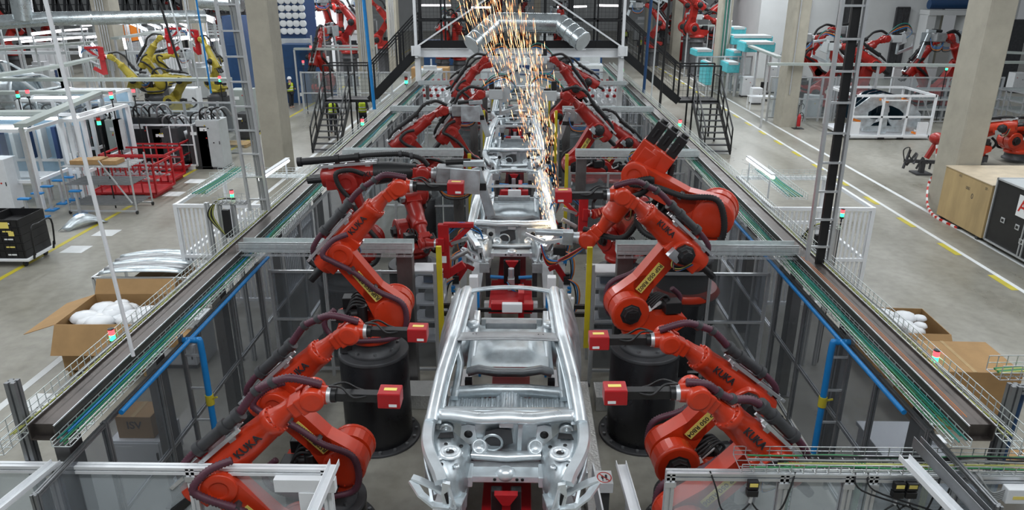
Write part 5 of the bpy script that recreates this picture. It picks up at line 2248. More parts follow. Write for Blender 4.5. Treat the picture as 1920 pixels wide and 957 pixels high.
# ------------------------------------------------------------------ vertical blue air pipes with tees
for px, py, X, zb, lb in ((375, 640, -4.25, 0.75, 'upright blue air pipe with brass valve inside the left fence'),
                          (1562, 640, 4.05, 0.6, 'upright blue air pipe with brass valve inside the right fence')):
    p = atx(px, py, X)
    t = thing('air_drop_pipe', lb, 'pipe', (p.x, p.y, 0), world=True)
    mb = MB()
    s = 1 if X > 0 else -1
    mb.tube([(p.x + s * 0.22, p.y, 2.32), (p.x + s * 0.05, p.y, 2.32), (p.x, p.y, 2.26), (p.x, p.y, 1.5)], 0.042, 12, res=5)
    mb.cyl((p.x, p.y, 1.35), (p.x, p.y, zb), 0.042, n=12)
    mb.build('pipe', 'blue_pipe', t)
    mb = MB()
    mb.cyl((p.x, p.y, 1.5), (p.x, p.y, 1.35), 0.055, n=12)
    mb.bar((p.x, p.y, 1.43), (p.x + 0.12, p.y - 0.03, 1.48), 0.02)
    mb.build('valve', 'line_yellow', t)
    mb = MB()
    for z in (2.1, 1.6, 1.1):
        mb.bar((p.x, p.y, z), (X + s * 0.25, p.y, z), 0.02, 0.03)
    mb.build_each('clip', 'alu', t)
    mb = MB()
    mb.bar((X + s * .25, p.y, 0), (X + s * .25, p.y, 2.4), 0.05)
    mb.build('support', 'alu_dark', t)

# ------------------------------------------------------------------ stack lights
def stack_light(p, label, sc=1.0, green=True, red=True, base_z=None, pole=None):
    p = V(p)
    t = thing('stack_light', label, 'signal light', p, world=True)
    r = 0.035 * sc
    if pole is None:
        pole = p.z if p.y > 11.8 and p.z > 0.5 else 0.10
    mb = MB()
    mb.cyl(p, p + V((0, 0, 0.04 * sc)), r * 1.1, n=14)
    if pole:
        mb.cyl(p - V((0, 0, pole)), p, r * 0.4, n=8)
    mb.build('base', 'black', t)
    z = 0.04 * sc
    mb = MB()
    mb.cyl(p + V((0, 0, z)), p + V((0, 0, z + 0.07 * sc)), r, n=14)
    mb.build('green_lamp', 'led_green' if green else 'grey_cab', t)
    z += 0.07 * sc
    mb = MB()
    mb.cyl(p + V((0, 0, z)), p + V((0, 0, z + 0.07 * sc)), r, n=14)
    mb.build('red_lamp', 'led_red' if red else 'ink_red', t)
    z += 0.07 * sc
    mb = MB()
    mb.cyl(p + V((0, 0, z)), p + V((0, 0, z + 0.015 * sc)), r * 1.05, n=14)
    mb.build('cap', 'black', t)
    return t


stack_light(atx(213, 643, RXL - 0.35) , 'red and green signal light on the tray over the open cardboard box', 1.0)
stack_light(atx(1751, 684, RXR + 0.32), 'red and green signal light in front of the right cardboard box', 1.0)
stack_light(aty(436, 374, 12.2), 'red and green signal light on the left control stand', 0.9)
stack_light(aty(1578, 410, 12.2), 'red and green signal light on the right control stand', 0.9)
stack_light(aty(1274, 240, 26.0), 'small red and green signal light above the right beam below the stairs', 1.6)
stack_light(aty(680, 238, 26.0), 'small red and green signal light above the left beam in front of the stairs', 1.6)
stack_light(aty(762, 160, 33.5), 'tiny green signal light where the left beam reaches the bridge', 2.0, red=False)
stack_light(aty(1166, 138, 33.5), 'tiny green signal light where the right beam reaches the bridge', 2.0, red=False)

# control stands outside the fences (aluminium gallows with cables and a small tray)
for side in (-1, 1):
    word = 'left' if side < 0 else 'right'
    if side < 0:
        A, B = aty(400, 376, 11.9), aty(470, 376, 12.3)
    else:
        A, B = aty(1512, 410, 12.3), aty(1582, 410, 11.9)
    t = thing('control_stand', 'aluminium control stand with small cable tray outside the %s fence' % word, 'stand', ((A.x + B.x) / 2, 12.1, 0), world=True)
    zt = A.z - 0.1
    for x in (A.x, A.x + side * -0.22 * -1 if side < 0 else B.x, (A.x + B.x) / 2):
        mb = MB()
        mb.profile((x, 12.1, 0), (x, 12.1, zt), 0.07)
        mb.build('post', 'alu', t)
    mb = MB()
    mb.profile((A.x, 12.1, zt), (B.x, 12.1, zt), 0.07)
    mb.build('beam', 'alu', t)
    mb = MB()
    basket(mb, (A.x, 12.0, zt + 0.04), (B.x, 12.0, zt + 0.04), 0.25, 0.12, step=0.08)
    mb.build('basket', 'alu', t)
    mb = MB()
    mb.box(((A.x + B.x) / 2 - 0.1, 12.0, zt - 0.35), (0.12, 0.08, 0.5))
    mb.build('valve_block', 'black', t)
    for k in range(4):
        mb = MB()
        xx = (A.x + B.x) / 2 - 0.2
        mb.tube([(xx + 0.3, 12, zt + 0.1), (xx, 11.98, zt + 0.08), (xx - 0.12 - 0.03 * k, 11.97, zt - 0.2), (xx + 0.05, 11.97, zt - 0.55)], 0.014, 6)
        mb.build('cable', 'black_rubber' if k % 2 else 'cable_yellow', t)

# ------------------------------------------------------------------ rod, ladders and poles hanging from the roof
def vrod(pb, pt, r, mt, label, name='hanging_rod', n=10):
    mb = MB()
    mb.cyl(pb, pt, r, n=n)
    return single(mb, name, mt, label, 'rod')


b0 = atz(250, 668, 2.70)
t0 = aty(85, 0, b0.y)
t0 = b0 + (t0 - b0) * 1.4
vrod(b0, t0, 0.022, 'white_paint', 'thin white rod hanging from the roof down to the left cable beam')


def cable_ladder(pb, pt, w, label, group=None, rung=0.42, mt='alu'):
    pb, pt = V(pb), V(pt)
    t = thing('cable_ladder', label, 'cable ladder', pb, world=True, group=group)
    for s in (-1, 1):
        mb = MB()
        o = V((s * w / 2, 0, 0))
        mb.bar(pb + o, pt + o, 0.045, 0.07, up=(0, 1, 0))
        mb.build('side_rail', mt, t)
    L = (pt - pb).length
    n = int(L / rung)
    for i in range(n):
        c = pb + (pt - pb) * ((i + 0.5) / n)
        mb = MB()
        mb.bar(c - V((w / 2, 0, 0)), c + V((w / 2, 0, 0)), 0.04, 0.03)
        mb.build('rung', mt, t)
    return t


b0 = atz(487, 395, 2.72)
t0 = aty(424, 0, b0.y)
cable_ladder(b0, b0 + (t0 - b0) * 1.5, 0.36, 'tall galvanised cable ladder standing on the left beam in front of the concrete column')
mb = MB()
mb.bar(b0 + V((0.10, 0.03, 0)), b0 + V((0.10, 0.03, 0)) + (t0 - b0) * 1.5, 0.05, 0.05)
mb.bar(b0 + V((0.04, 0.03, 0)), b0 + V((0.04, 0.03, 0)) + (t0 - b0) * 1.5, 0.03, 0.03)
single(mb, 'cable_duct', 'cable_grey', 'grey cables running up the left cable ladder', 'cable')
b0 = atz(1533, 488, 2.72)
t0 = aty(1603, 0, b0.y)
cable_ladder(b0, b0 + (t0 - b0) * 1.5, 0.33, 'tall galvanised cable ladder standing on the right beam')
mb = MB()
d = (t0 - b0) * 1.5
mb.bar(b0 + V((0.06, 0.06, -0.1)), b0 + V((0.06, 0.06, 0)) + d, 0.12, 0.06, up=(0, 1, 0))
single(mb, 'cable_bundle', 'black', 'thick black cable bundle running down the right cable ladder', 'cable')
for px0, px1, yb, zb, r, mt, lb in ((298, 345, 150, 2.9, 0.05, 'black', 'black cable hanging from the roof over the left workshop'),
                                    (368, 396, 175, 2.6, 0.035, 'blue_pipe', 'blue air pipe coming down over the left workshop'),
                                    (318, 358, 150, 2.9, 0.03, 'light_grey', 'thin grey pipe left of the blue one over the workshop'),
                                    (345, 373, 165, 2.8, 0.03, 'light_grey', 'second thin grey pipe beside the blue air pipe'),
                                    (1255, 1228, 300, 2.9, 0.05, 'black', 'black cable pair hanging behind the right bridge stairs'),
                                    (1236, 1212, 290, 2.9, 0.03, 'light_grey', 'thin grey pipe hanging behind the right bridge stairs'),
                                    (682, 702, 205, 2.8, 0.07, 'blue_pipe', 'long blue pipe descending in front of the left bridge stairs'),
                                    (1221, 1205, 195, 2.6, 0.06, 'deep_blue', 'blue pipe descending beside the right bridge stairs')):
    q = atz(px1, yb, zb)
    if px1 in (1228, 1212, 702, 1205):
        q = aty(px1, yb, 30.0 if px1 in (702, 1205) else 28.5)
    tq = aty(px0, 0, q.y)
    vrod(q, q + (tq - q) * 1.25, r, mt, lb, 'hanging_pipe')

# ================================================================== SHARED SMALL BUILDERS
def open_box(name, label, cat, c, w, d, h, flaps=(), m='cardboard', rz=0.0, group=None, wall=0.012):
    t = thing(name, label, cat, c, rz, group)
    mb = MB()
    mb.span((-w / 2, -d / 2, 0), (w / 2, d / 2, wall))
    mb.span((-w / 2, -d / 2, wall), (w / 2, -d / 2 + wall, h))
    mb.span((-w / 2, d / 2 - wall, wall), (w / 2, d / 2, h))
    mb.span((-w / 2, -d / 2 + wall, wall), (-w / 2 + wall, d / 2 - wall, h))
    mb.span((w / 2 - wall, -d / 2 + wall, wall), (w / 2, d / 2 - wall, h))
    mb.build('walls', m, t)
    for (sd, L, ang) in flaps:
        mb = MB()
        a = math.radians(ang)
        o, z = L * math.cos(a), L * math.sin(a)
        if sd == 'front':
            vs = [(-w / 2, -d / 2, h), (w / 2, -d / 2, h), (w / 2, -d / 2 - o, h + z), (-w / 2, -d / 2 - o, h + z)]
        elif sd == 'back':
            vs = [(-w / 2, d / 2, h), (w / 2, d / 2, h), (w / 2, d / 2 + o, h + z), (-w / 2, d / 2 + o, h + z)]
        elif sd == 'left':
            vs = [(-w / 2, -d / 2, h), (-w / 2, d / 2, h), (-w / 2 - o, d / 2, h + z), (-w / 2 - o, -d / 2, h + z)]
        else:
            vs = [(w / 2, -d / 2, h), (w / 2, d / 2, h), (w / 2 + o, d / 2, h + z), (w / 2 + o, -d / 2, h + z)]
        mb.add(vs, [(0, 1, 2, 3)])
        f = mb.build('flap', m, t)
        so = f.modifiers.new('t', 'SOLIDIFY')
        so.thickness = 0.01
    return t


def closed_box(name, label, cat, c, w, d, h, m='cardboard', rz=0.0, text=None, tape=True, group=None, tsize=0.16):
    t = thing(name, label, cat, c, rz, group)
    mb = MB()
    mb.span((-w / 2, -d / 2, 0), (w / 2, d / 2, h))
    mb.build('carton', m, t, bevel=0.01)
    if tape:
        mb = MB()
        mb.span((-0.03, -d / 2 - 0.001, h), (0.03, d / 2, h + 0.002))
        mb.build('tape', 'pallet_wood' if m == 'cardboard' else 'paper', t)
    if text:
        mb = MB()
        put_text(mb, text, tsize, (0, -d / 2 - 0.002, h * 0.6), (1, 0, 0), (0, 0, 1), 0.001, 0.003)
        mb.build('print', 'ink', t)
    return t


def pallet(mb, c, w=1.2, d=0.8):
    x, y, z = c
    for i in range(5):
        mb.box((x, y - d / 2 + d * (i + .5) / 5, z + 0.13), (w, d / 5 * .7, 0.02))
    for i in (-1, 0, 1):
        mb.box((x + i * (w / 2 - .06), y, z + 0.06), (0.1, d, 0.11))


def frame_box(mb, lo, hi, r=0.03, mids=(), legs=True):
    """edge bars of a cuboid"""
    (x0, y0, z0), (x1, y1, z1) = lo, hi
    for x in (x0, x1):
        for y in (y0, y1):
            mb.bar((x, y, z0), (x, y, z1), r * 2)
    for z in (z0 + r, z1 - r) + tuple(mids):
        for y in (y0, y1):
            mb.bar((x0, y, z), (x1, y, z), r * 2)
        for x in (x0, x1):
            mb.bar((x, y0, z), (x, y1, z), r * 2)


def barrel(c, label, m='black', r=0.29, h=0.88, group=None):
    mb = MB()
    mb.lathe([(r, 0), (r, h * .32), (r * 1.03, h * .34), (r, h * .36), (r, h * .64), (r * 1.03, h * .66), (r, h * .68), (r, h), (r * .93, h), (r * .93, h - .02), (0, h - .02)],
             (0, 0, 0), n=24)
    t = thing('drum', label, 'drum', c, group=group)
    mb.build('shell', m, t)
    mb = MB()
    mb.box((0, -r * 1.005, h * .5), (0.22, 0.01, 0.2))
    mb.build('label', 'paper', t)
    return t


def cabinet(c, w, d, h, label, m='white_plastic', name='control_cabinet', group=None, buttons=4, dark_base=0.08):
    t = thing(name, label, 'cabinet', c, group=group)
    mb = MB()
    mb.span((-w / 2, -d / 2, dark_base), (w / 2, d / 2, h))
    mb.build('housing', m, t, bevel=0.012)
    mb = MB()
    mb.span((-w / 2 + .02, -d / 2 + .02, 0), (w / 2 - .02, d / 2 - .02, dark_base))
    mb.build('plinth', 'dark_grey', t)
    mb = MB()
    mb.span((-w / 2 + .03, -d / 2 - .012, dark_base + .03), (w / 2 - .03, -d / 2, h - .03))
    dr = mb.build('door', m, t, bevel=0.006)
    mb = MB()
    mb.box((w / 2 - .07, -d / 2 - .02, h * .55), (.02, .02, .12))
    mb.build('handle', 'black', dr)
    rnd = random.Random(int(c[0] * 13 + c[1] * 7))
    for k in range(buttons):
        mb = MB()
        x, z = rnd.uniform(-w * .3, w * .25), rnd.uniform(h * .55, h * .9)
        mb.cyl((x, -d / 2 - .012, z), (x, -d / 2 - .03, z), .025, n=10)
        mb.build('button', rnd.choice(['ink_red', 'black', 'yellow_paint', 'black']), dr)
    mb = MB()
    mb.box((-w * .2, -d / 2 - .014, h * .82), (w * .3, .004, h * .07))
    mb.build('label', 'paper', dr)
    return t


def tube_lamp(p, q, label, group, r=0.035, m='lamp_on', post=None):
    p, q = V(p), V(q)
    t = thing('tube_lamp', label, 'lamp', (p + q) / 2, world=True, group=group)
    mb = MB()
    mb.cyl(p, q, r, n=8)
    mb.build('tube', m, t)
    mb = MB()
    mb.bar(p + V((0, 0, r + .02)), q + V((0, 0, r + .02)), r * 2.4, .03)
    mb.build('fitting', 'white_plastic', t)
    if post is None:
        post = p.y > 27
    if post:
        for e in (p, q):
            mb = MB()
            mb.bar((e.x, e.y, 0), (e.x, e.y, e.z + r), .06)
            mb.build('post', 'light_grey', t)
    return t


def person(c, rz, label, vest='hi_vis', helmet=None, pose='stand', h=1.75):
    """standing adult, one continuous skinned body; vest, trousers and helmet/hair as children"""
    t = thing('person', label, 'person', c, rz)
    k = h / 1.75

    def skinned(name, pts, edges, rad, m, par=t, root=0, sub=2):
        me = D.meshes.new(name)
        me.from_pydata([V(p) * k for p in pts], edges, [])
        me.materials.append(MT[m])
        o = D.objects.new(name, me)
        COL.objects.link(o)
        o.parent = par
        sk = o.modifiers.new('skin', 'SKIN')
        sk.use_smooth_shade = True
        for i, r in enumerate(rad):
            me.skin_vertices[0].data[i].radius = (r[0] * k, r[1] * k) if isinstance(r, tuple) else (r * k, r * k)
            me.skin_vertices[0].data[i].use_root = (i == root)
        sb = o.modifiers.new('sub', 'SUBSURF')
        sb.levels = sub
        sb.render_levels = sub
        return o
    # arms: hanging or bent to the face / front
    if pose == 'phone':
        la = [(-.20, 0, 1.40), (-.27, -.08, 1.14), (-.16, -.22, 1.38), (-.10, -.20, 1.52)]
        ra = [(.20, 0, 1.40), (.26, -.04, 1.12), (.14, -.26, 1.10), (.06, -.30, 1.12)]
    elif pose == 'work':
        la = [(-.20, 0, 1.40), (-.26, -.10, 1.13), (-.20, -.36, 1.10), (-.18, -.45, 1.11)]
        ra = [(.20, 0, 1.40), (.26, -.10, 1.13), (.20, -.36, 1.12), (.18, -.45, 1.13)]
    else:
        la = [(-.20, 0, 1.40), (-.26, .02, 1.12), (-.28, -.06, .87), (-.28, -.09, .78)]
        ra = [(.20, 0, 1.40), (.26, .02, 1.12), (.28, -.06, .87), (.28, -.09, .78)]
    P = [(0, 0, .95), (0, 0, 1.15), (0, 0, 1.38), (0, -.01, 1.50), (0, -.02, 1.62)] + la + ra + \
        [(-.10, 0, .88), (-.11, -.02, .48), (-.12, .02, .08), (-.12, -.13, .04), (.10, 0, .88), (.12, .04, .48), (.13, .10, .08), (.13, -.04, .04)]
    E_ = [(0, 1), (1, 2), (2, 3), (3, 4), (2, 5), (5, 6), (6, 7), (7, 8), (2, 9), (9, 10), (10, 11), (11, 12),
          (0, 13), (13, 14), (14, 15), (15, 16), (0, 17), (17, 18), (18, 19), (19, 20)]
    R_ = [(.15, .11), (.14, .10), (.16, .11), .06, .095, .065, .05, .038, .04, .065, .05, .038, .04, .09, .062, .042, .04, .09, .062, .042, .04]
    skinned('body', P, E_, R_, 'skin')
    # face: nose, ears
    mb = MB()
    mb.ball(V((0, -.115, 1.63)) * k, .016 * k, 8, (1, 1.2, 1.5))
    for s in (-1, 1):
        mb.ball(V((s * .09, -.01, 1.63)) * k, .022 * k, 8, (.5, 1, 1.4))
    mb.build('face', 'skin', t)
    skinned('trousers', [P[0], P[13], P[14], (P[15][0], P[15][1], .10), P[17], P[18], (P[19][0], P[19][1], .10)],
            [(0, 1), (1, 2), (2, 3), (0, 4), (4, 5), (5, 6)], [(.17, .13), .105, .08, .068, .105, .08, .068], 'cloth_dark')
    skinned('jacket', [(0, 0, .96), (0, 0, 1.16), (0, 0, 1.40), (0, -.005, 1.47)] + la[:3] + ra[:3],
            [(0, 1), (1, 2), (2, 3), (2, 4), (4, 5), (5, 6), (2, 7), (7, 8), (8, 9)],
            [(.17, .13), (.16, .12), (.175, .125), .07, .085, .065, .05, .085, .065, .05], 'cloth_dark')
    mb = MB()
    for z0, z1, r in ((1.0, 1.40, .0),):
        rows = []
        for z, rx, ry in ((.98, .195, .15), (1.1, .19, .145), (1.25, .20, .15), (1.38, .205, .15), (1.45, .16, .12)):
            rows.append([V((rx * math.cos(a), ry * math.sin(a), z)) * k for a in [2 * PI * i / 20 for i in range(21)]])
        mb.grid(rows)
    v_ = mb.build('vest', vest, t)
    so = v_.modifiers.new('t', 'SOLIDIFY')
    so.thickness = .01
    mb = MB()
    for z, rx, ry in ((1.06, .198, .152), (1.2, .203, .157)):
        mb.grid([[V((rx * math.cos(a), ry * math.sin(a), z + dz)) * k for a in [2 * PI * i / 20 for i in range(21)]] for dz in (0, .045)])
    mb.build('reflective_band', 'paper', v_)
    mb = MB()
    if helmet:
        mb.lathe([(.135, 1.66), (.13, 1.68), (.118, 1.68), (.112, 1.74), (.08, 1.79), (0, 1.81)], (0, -.01, 0), n=18)
        mb.v = [tuple(V(p) * k) for p in mb.v]
        mb.build('helmet', helmet, t)
    else:
        mb.ball(V((0, .01, 1.675)) * k, .10 * k, 14, (.95, 1.05, .85))
        mb.build('hair', 'hair_dark', t)
    return t


# ================================================================== LEFT AISLE
G = lambda px, py, z=0.0: atz(px, py, z)
# big open cardboard box with plastic film inside
open_box('cardboard_box', 'large open cardboard box holding clear plastic film, left aisle', 'box', (-7.55, 12.1, 0.14), 1.55, 1.35, 0.92,
         flaps=(('left', 0.62, -18), ('front', 0.55, -58), ('back', 0.30, 60)), rz=0.02)
mb = MB()
pallet(mb, (-7.55, 12.1, 0), 1.5, 1.3)
single(mb, 'pallet', 'pallet_wood', 'wooden pallet under the large open cardboard box', 'pallet')
mb = MB()
rnd = random.Random(3)
for i in range(26):
    a, r_ = rnd.uniform(0, 6.28), rnd.uniform(0, .55)
    mb.ball((-7.55 + .62 * math.cos(a) * r_ / .55, 12.1 + .50 * math.sin(a) * r_ / .55, 0.92 + rnd.uniform(-.05, .10)), rnd.uniform(.12, .24), 9, (1.25, 1, .55))
single(mb, 'plastic_film', 'white_plastic', 'crumpled clear plastic film filling the open cardboard box', 'plastic film', kind='stuff')

# rack with pressed body panels
x0, x1, y0, y1 = -9.05, -7.05, 13.9, 15.1
t = thing('parts_rack', 'grey tubular rack with pressed metal panels on top behind the open cardboard box', 'rack', ((x0 + x1) / 2, (y0 + y1) / 2, 0), world=True)
mb = MB()
for x in (x0, x1):
    for y in (y0, y1):
        mb.bar((x, y, 0), (x, y, 0.95), 0.05)
for y in (y0, y1):
    mb.bar((x0, y, 0.93), (x1, y, 0.93), 0.05)
for x in (x0, x1):
    mb.bar((x, y0, 0.93), (x, y1, 0.93), 0.05)
mb.build('frame', 'alu', t)
mb = MB()
for k in range(6):
    mb.bar((x0, y0 + .1 + k * .2, 0.32), (x1, y0 + .1 + k * .2, 0.32), 0.07, 0.04)
mb.build('shelf', 'alu_dark', t)
mb = MB()
mb.bar((x1 - .6, y0, 0.1), (x1 - .25, y0, .9), 0.03)
mb.build('brace', 'alu', t)
for k in range(5):
    yy = y0 + .12 + .22 * k
    mb = MB()
    rows = []
    for i in range(15):
        f = i / 14
        xx = x0 + .1 + 1.75 * f
        z = 0.985 + .10 * math.sin(PI * f) + .012 * k
        w = .10 + .10 * math.sin(PI * f) ** 2
        rows.append([V((xx, yy - w + .10 * f, z)), V((xx, yy - w * .4 + .10 * f, z + .05)), V((xx, yy + .10 * f + w * .5, z + .035)), V((xx, yy + w + .10 * f, z - .01))])
    mb.grid(rows)
    o = single(mb, 'pressed_sheet', 'galv_dull' if k % 2 else 'galv', 'curved pressed metal body panel lying on the tubular rack', 'body panel', 'pressed panels on the tubular rack')
    so = o.modifiers.new('t', 'SOLIDIFY')
    so.thickness = 0.008
closed_box('cardboard_box', 'brown cardboard box with a label on the shelf of the tubular rack', 'box', (-7.75, 14.45, 0.345), 1.2, .8, .5, text=None)
closed_box('cardboard_box', 'smaller cardboard box on the floor under the tubular rack', 'box', (-7.5, 14.3, 0.0), .8, .6, .28)

# ISV carton on a white cabinet just outside the left fence
p = G(252, 828, 0.55)
cabinet((p.x, p.y + .3, 0), .75, .6, .55, 'low white cabinet outside the left fence carrying a carton', buttons=0)
closed_box('cardboard_box', 'brown carton printed ISV on the low white cabinet beyond the left fence', 'box', (p.x, p.y + .28, .55), .52, .42, .36, text='ISV', tsize=.17)
p = G(325, 700, 0.0)
closed_box('cardboard_box', 'flat brown carton seen through the left fence between steel posts', 'box', (p.x, p.y + .4, .5), .6, .7, .2)
cabinet((p.x, p.y + .5, 0), .8, .7, .5, 'white cabinet with grille seen through the left fence', buttons=1)
p = G(368, 665, 0.2)
mb = MB()
mb.box((p.x - .1, p.y + .3, .45), (.5, .5, .9))
for k in range(8):
    mb.box((p.x - .1, p.y + .045, .25 + .07 * k), (.4, .012, .03))
single(mb, 'ventilated_unit', 'light_grey', 'grey ventilated unit with slotted front behind the left fence', 'machine')

# stack of black crates on a trolley
t = thing('crate_trolley', 'white wheeled trolley with black handle under the black crates', 'trolley', (-13.2, 17.3, 0), world=True)
mb = MB()
mb.span((-14.3, 16.75, .17), (-12.45, 17.85, .24))
mb.build('deck', 'white_paint', t, bevel=.01)
for x in (-14.1, -12.65):
    for y in (16.9, 17.7):
        mb = MB()
        mb.cyl((x - .025, y, .08), (x + .025, y, .08), .08, n=14)
        mb.bar((x, y, .08), (x, y, .18), .05)
        mb.build('castor', 'black', t)
mb = MB()
mb.tube([(-12.35, 16.9, .3), (-12.3, 16.9, 1.0), (-12.3, 17.2, 1.05), (-12.3, 17.7, 1.0), (-12.35, 17.7, .3)], .022, 8, res=4)
mb.build('handle', 'black', t)
mb = MB()
mb.bar((-12.4, 16.9, .2), (-12.35, 16.9, .4), .04)
mb.bar((-12.4, 17.7, .2), (-12.35, 17.7, .4), .04)
mb.build('bracket', 'black', t)
lev = ['bottom', 'second', 'third', 'fourth', 'topmost']
for k in range(5):
    z = .24 + .205 * k
    for side_, xx in (('left', -13.85), ('right', -12.95)):
        t = open_box('black_crate', '%s black plastic crate in the %s stack on the white trolley' % (lev[k], side_), 'crate', (xx, 17.3, z), .88, 1.0, .20, m='black', group=None)
        mb = MB()
        mb.box((.1, -.506, .10), (.22, .006, .035))
        mb.build('label', 'yellow_label' if k % 2 else 'paper', t)
        mb = MB()
        for i in range(6):
            mb.box((-.38 + .152 * i, -.505, .1), (.012, .012, .19))
        for zz in (.015, .185):
            mb.box((0, -.505, zz), (.88, .014, .02))
        mb.build('ribs', 'black', t)
mb = MB()
mb.box((-12.9, 16.785, 1.12), (.26, .006, .16))
mb.box((-12.75, 16.785, .9), (.14, .006, .12))
o = single(mb, 'paper_slip', 'yellow_label', 'yellow paper slips stuck on the front of the black crates', 'label')

# loose curved panel on the floor
p = G(150, 425)
mb = MB()
rows = []
for i in range(11):
    f = i / 10
    rows.append([V((p.x - .35 + .55 * f, p.y - .5 + 1.1 * f, .02 + .22 * math.sin(PI * f))), V((p.x - .22 + .6 * f, p.y - .5 + 1.0 * f, .10 + .30 * math.sin(PI * f))),
                 V((p.x - .02 + .65 * f, p.y - .5 + .9 * f, .02 + .12 * math.sin(PI * f)))])
mb.grid(rows)
o = single(mb, 'pressed_sheet', 'galv', 'curved silver body panel standing on the floor beside the blue-topped stands', 'body panel')
so = o.modifiers.new('t', 'SOLIDIFY')
so.thickness = .012

# blue-topped support stands
for i, (px, py) in enumerate(((142, 415), (70, 420), (88, 405), (110, 392), (128, 385), (45, 432))):
    p = G(px, py)
    t = thing('support_stand', 'grey floor stand with flat blue top', 'stand', (p.x - .2, p.y + .6, 0), group='blue-topped stands behind the black crates')
    mb = MB()
    mb.bar((0, 0, 0), (0, 0, .75), .07)
    mb.build('post', 'alu', t)
    mb = MB()
    mb.box((0, 0, .78), (.34, .16, .05))
    mb.build('blue_top', 'blue_pipe', t, bevel=.01)
    mb = MB()
    mb.box((0, 0, .02), (.3, .3, .04))
    mb.build('foot', 'blue_pipe', t)

# wire shelf trolley
a, b_ = G(150, 378), G(258, 402)
t = thing('shelf_trolley', 'grey wire shelf trolley with small cartons on its top shelf, left aisle', 'trolley', (a.x * .5 + b_.x * .5, b_.y + .4, 0), world=True)
X0, X1, Y0, Y1 = b_.x - 2.1, b_.x, b_.y, b_.y + 1.0
mb = MB()
for x in (X0, X1):
    for y in (Y0, Y1):
        mb.bar((x, y, .1), (x, y, 1.75), .04)
mb.bar((X1 - .9, Y0, 1.7), (X1 - .1, Y0, .35), .035)
mb.bar((X0, Y0, .1), (X1, Y0, .1), .05)
mb.bar((X0, Y1, .1), (X1, Y1, .1), .05)
mb.build('frame', 'alu', t)
for z in (.3, .95, 1.5):
    mb = MB()
    for k in range(9):
        mb.bar((X0, Y0 + (Y1 - Y0) * k / 8, z), (X1, Y0 + (Y1 - Y0) * k / 8, z), .03)
    mb.build('shelf', 'alu_dark' if z < 1 else 'alu', t)
for x in (X0, X1):
    for y in (Y0, Y1):
        mb = MB()
        mb.cyl((x - .02, y, .06), (x + .02, y, .06), .06, n=12)
        mb.build('castor', 'black', t)
for k in range(3):
    closed_box('cardboard_box', 'small flat carton on the top shelf of the wire trolley, %s' % ('left', 'middle', 'right')[k], 'box', (X0 + .4 + .5 * k, Y0 + .45, 1.515), .45, .5, .13 + .03 * (k == 1))


def tube_cart(px, py, w, d, h, label, m, n=5, mesh=False, group=None):
    p = G(px, py)
    x1, y0 = p.x, p.y
    x0, y1 = x1 - w, y0 + d
    t = thing('transport_frame', label, 'transport frame', ((x0 + x1) / 2, (y0 + y1) / 2, 0), world=True, group=group)
    mb = MB()
    frame_box(mb, (x0, y0, .14), (x1, y1, h), .03)
    mb.build('frame', m, t)
    mb = MB()
    for i in range(1, n):
        x = x0 + (x1 - x0) * i / n
        mb.bar((x, y0, .2), (x, y0, h), .035)
        mb.bar((x, y1, .2), (x, y1, h), .035)
    mb.bar((x0, y0, h * .55), (x1, y0, h * .55), .03)
    mb.bar((x1, y0, h * .55), (x1, y1, h * .55), .03)
    mb.build_each('strut', m, t)
    mb = MB()
    mb.span((x0, y0, .12), (x1, y1, .17))
    mb.build('floor_plate', m, t)
    mb = MB()
    for x in (x0 + .25, x1 - .25):
        mb.span((x - .15, y0 - .01, 0.0), (x + .15, y1, .12))
    mb.build_each('fork_pocket', m, t)
    return t, (x0, x1, y0, y1)


for i, (px, py) in enumerate(((318, 350), (296, 372), (345, 325))):
    t, (a0, a1, c0, c1) = tube_cart(px, py, 2.3, 1.3, 1.15, 'dark red tubular transport frame with toothed rails, %s of three' % ('middle', 'nearest', 'farthest')[i], 'tool_red')
    mb = MB()
    for k in range(2):
        for j in range(12):
            mb.box((a0 + .2 + j * .16, c0 + .25 + .8 * k, .62), (.07, .10, .05))
        mb.bar((a0, c0 + .25 + .8 * k, .56), (a1, c0 + .25 + .8 * k, .56), .12, .05)
    mb.build('toothed_rail', 'galv', t)
for i, (px, py) in enumerate(((398, 300), (372, 318))):
    t, (a0, a1, c0, c1) = tube_cart(px, py, 2.6, 1.6, 1.75, 'white tubular transport frame holding grey curved panels, %s one' % ('farther', 'nearer')[i], 'white_paint', n=3)
    for k in range(7):
        x = a0 + .4 + .3 * k
        mb = MB()
        mb.grid([[V((x + .06 * math.sin(zz * 3), c0 + .2 + yy, .25 + zz)) for yy in (0, .3, .6, .9, 1.2)] for zz in (0, .3, .6, .9, 1.2)])
        o = single(mb, 'curved_panel', 'galv_dull', 'grey curved panel upright in a white transport frame', 'panel', 'curved panels in the white transport frames')
        so = o.modifiers.new('t', 'SOLIDIFY')
        so.thickness = .02

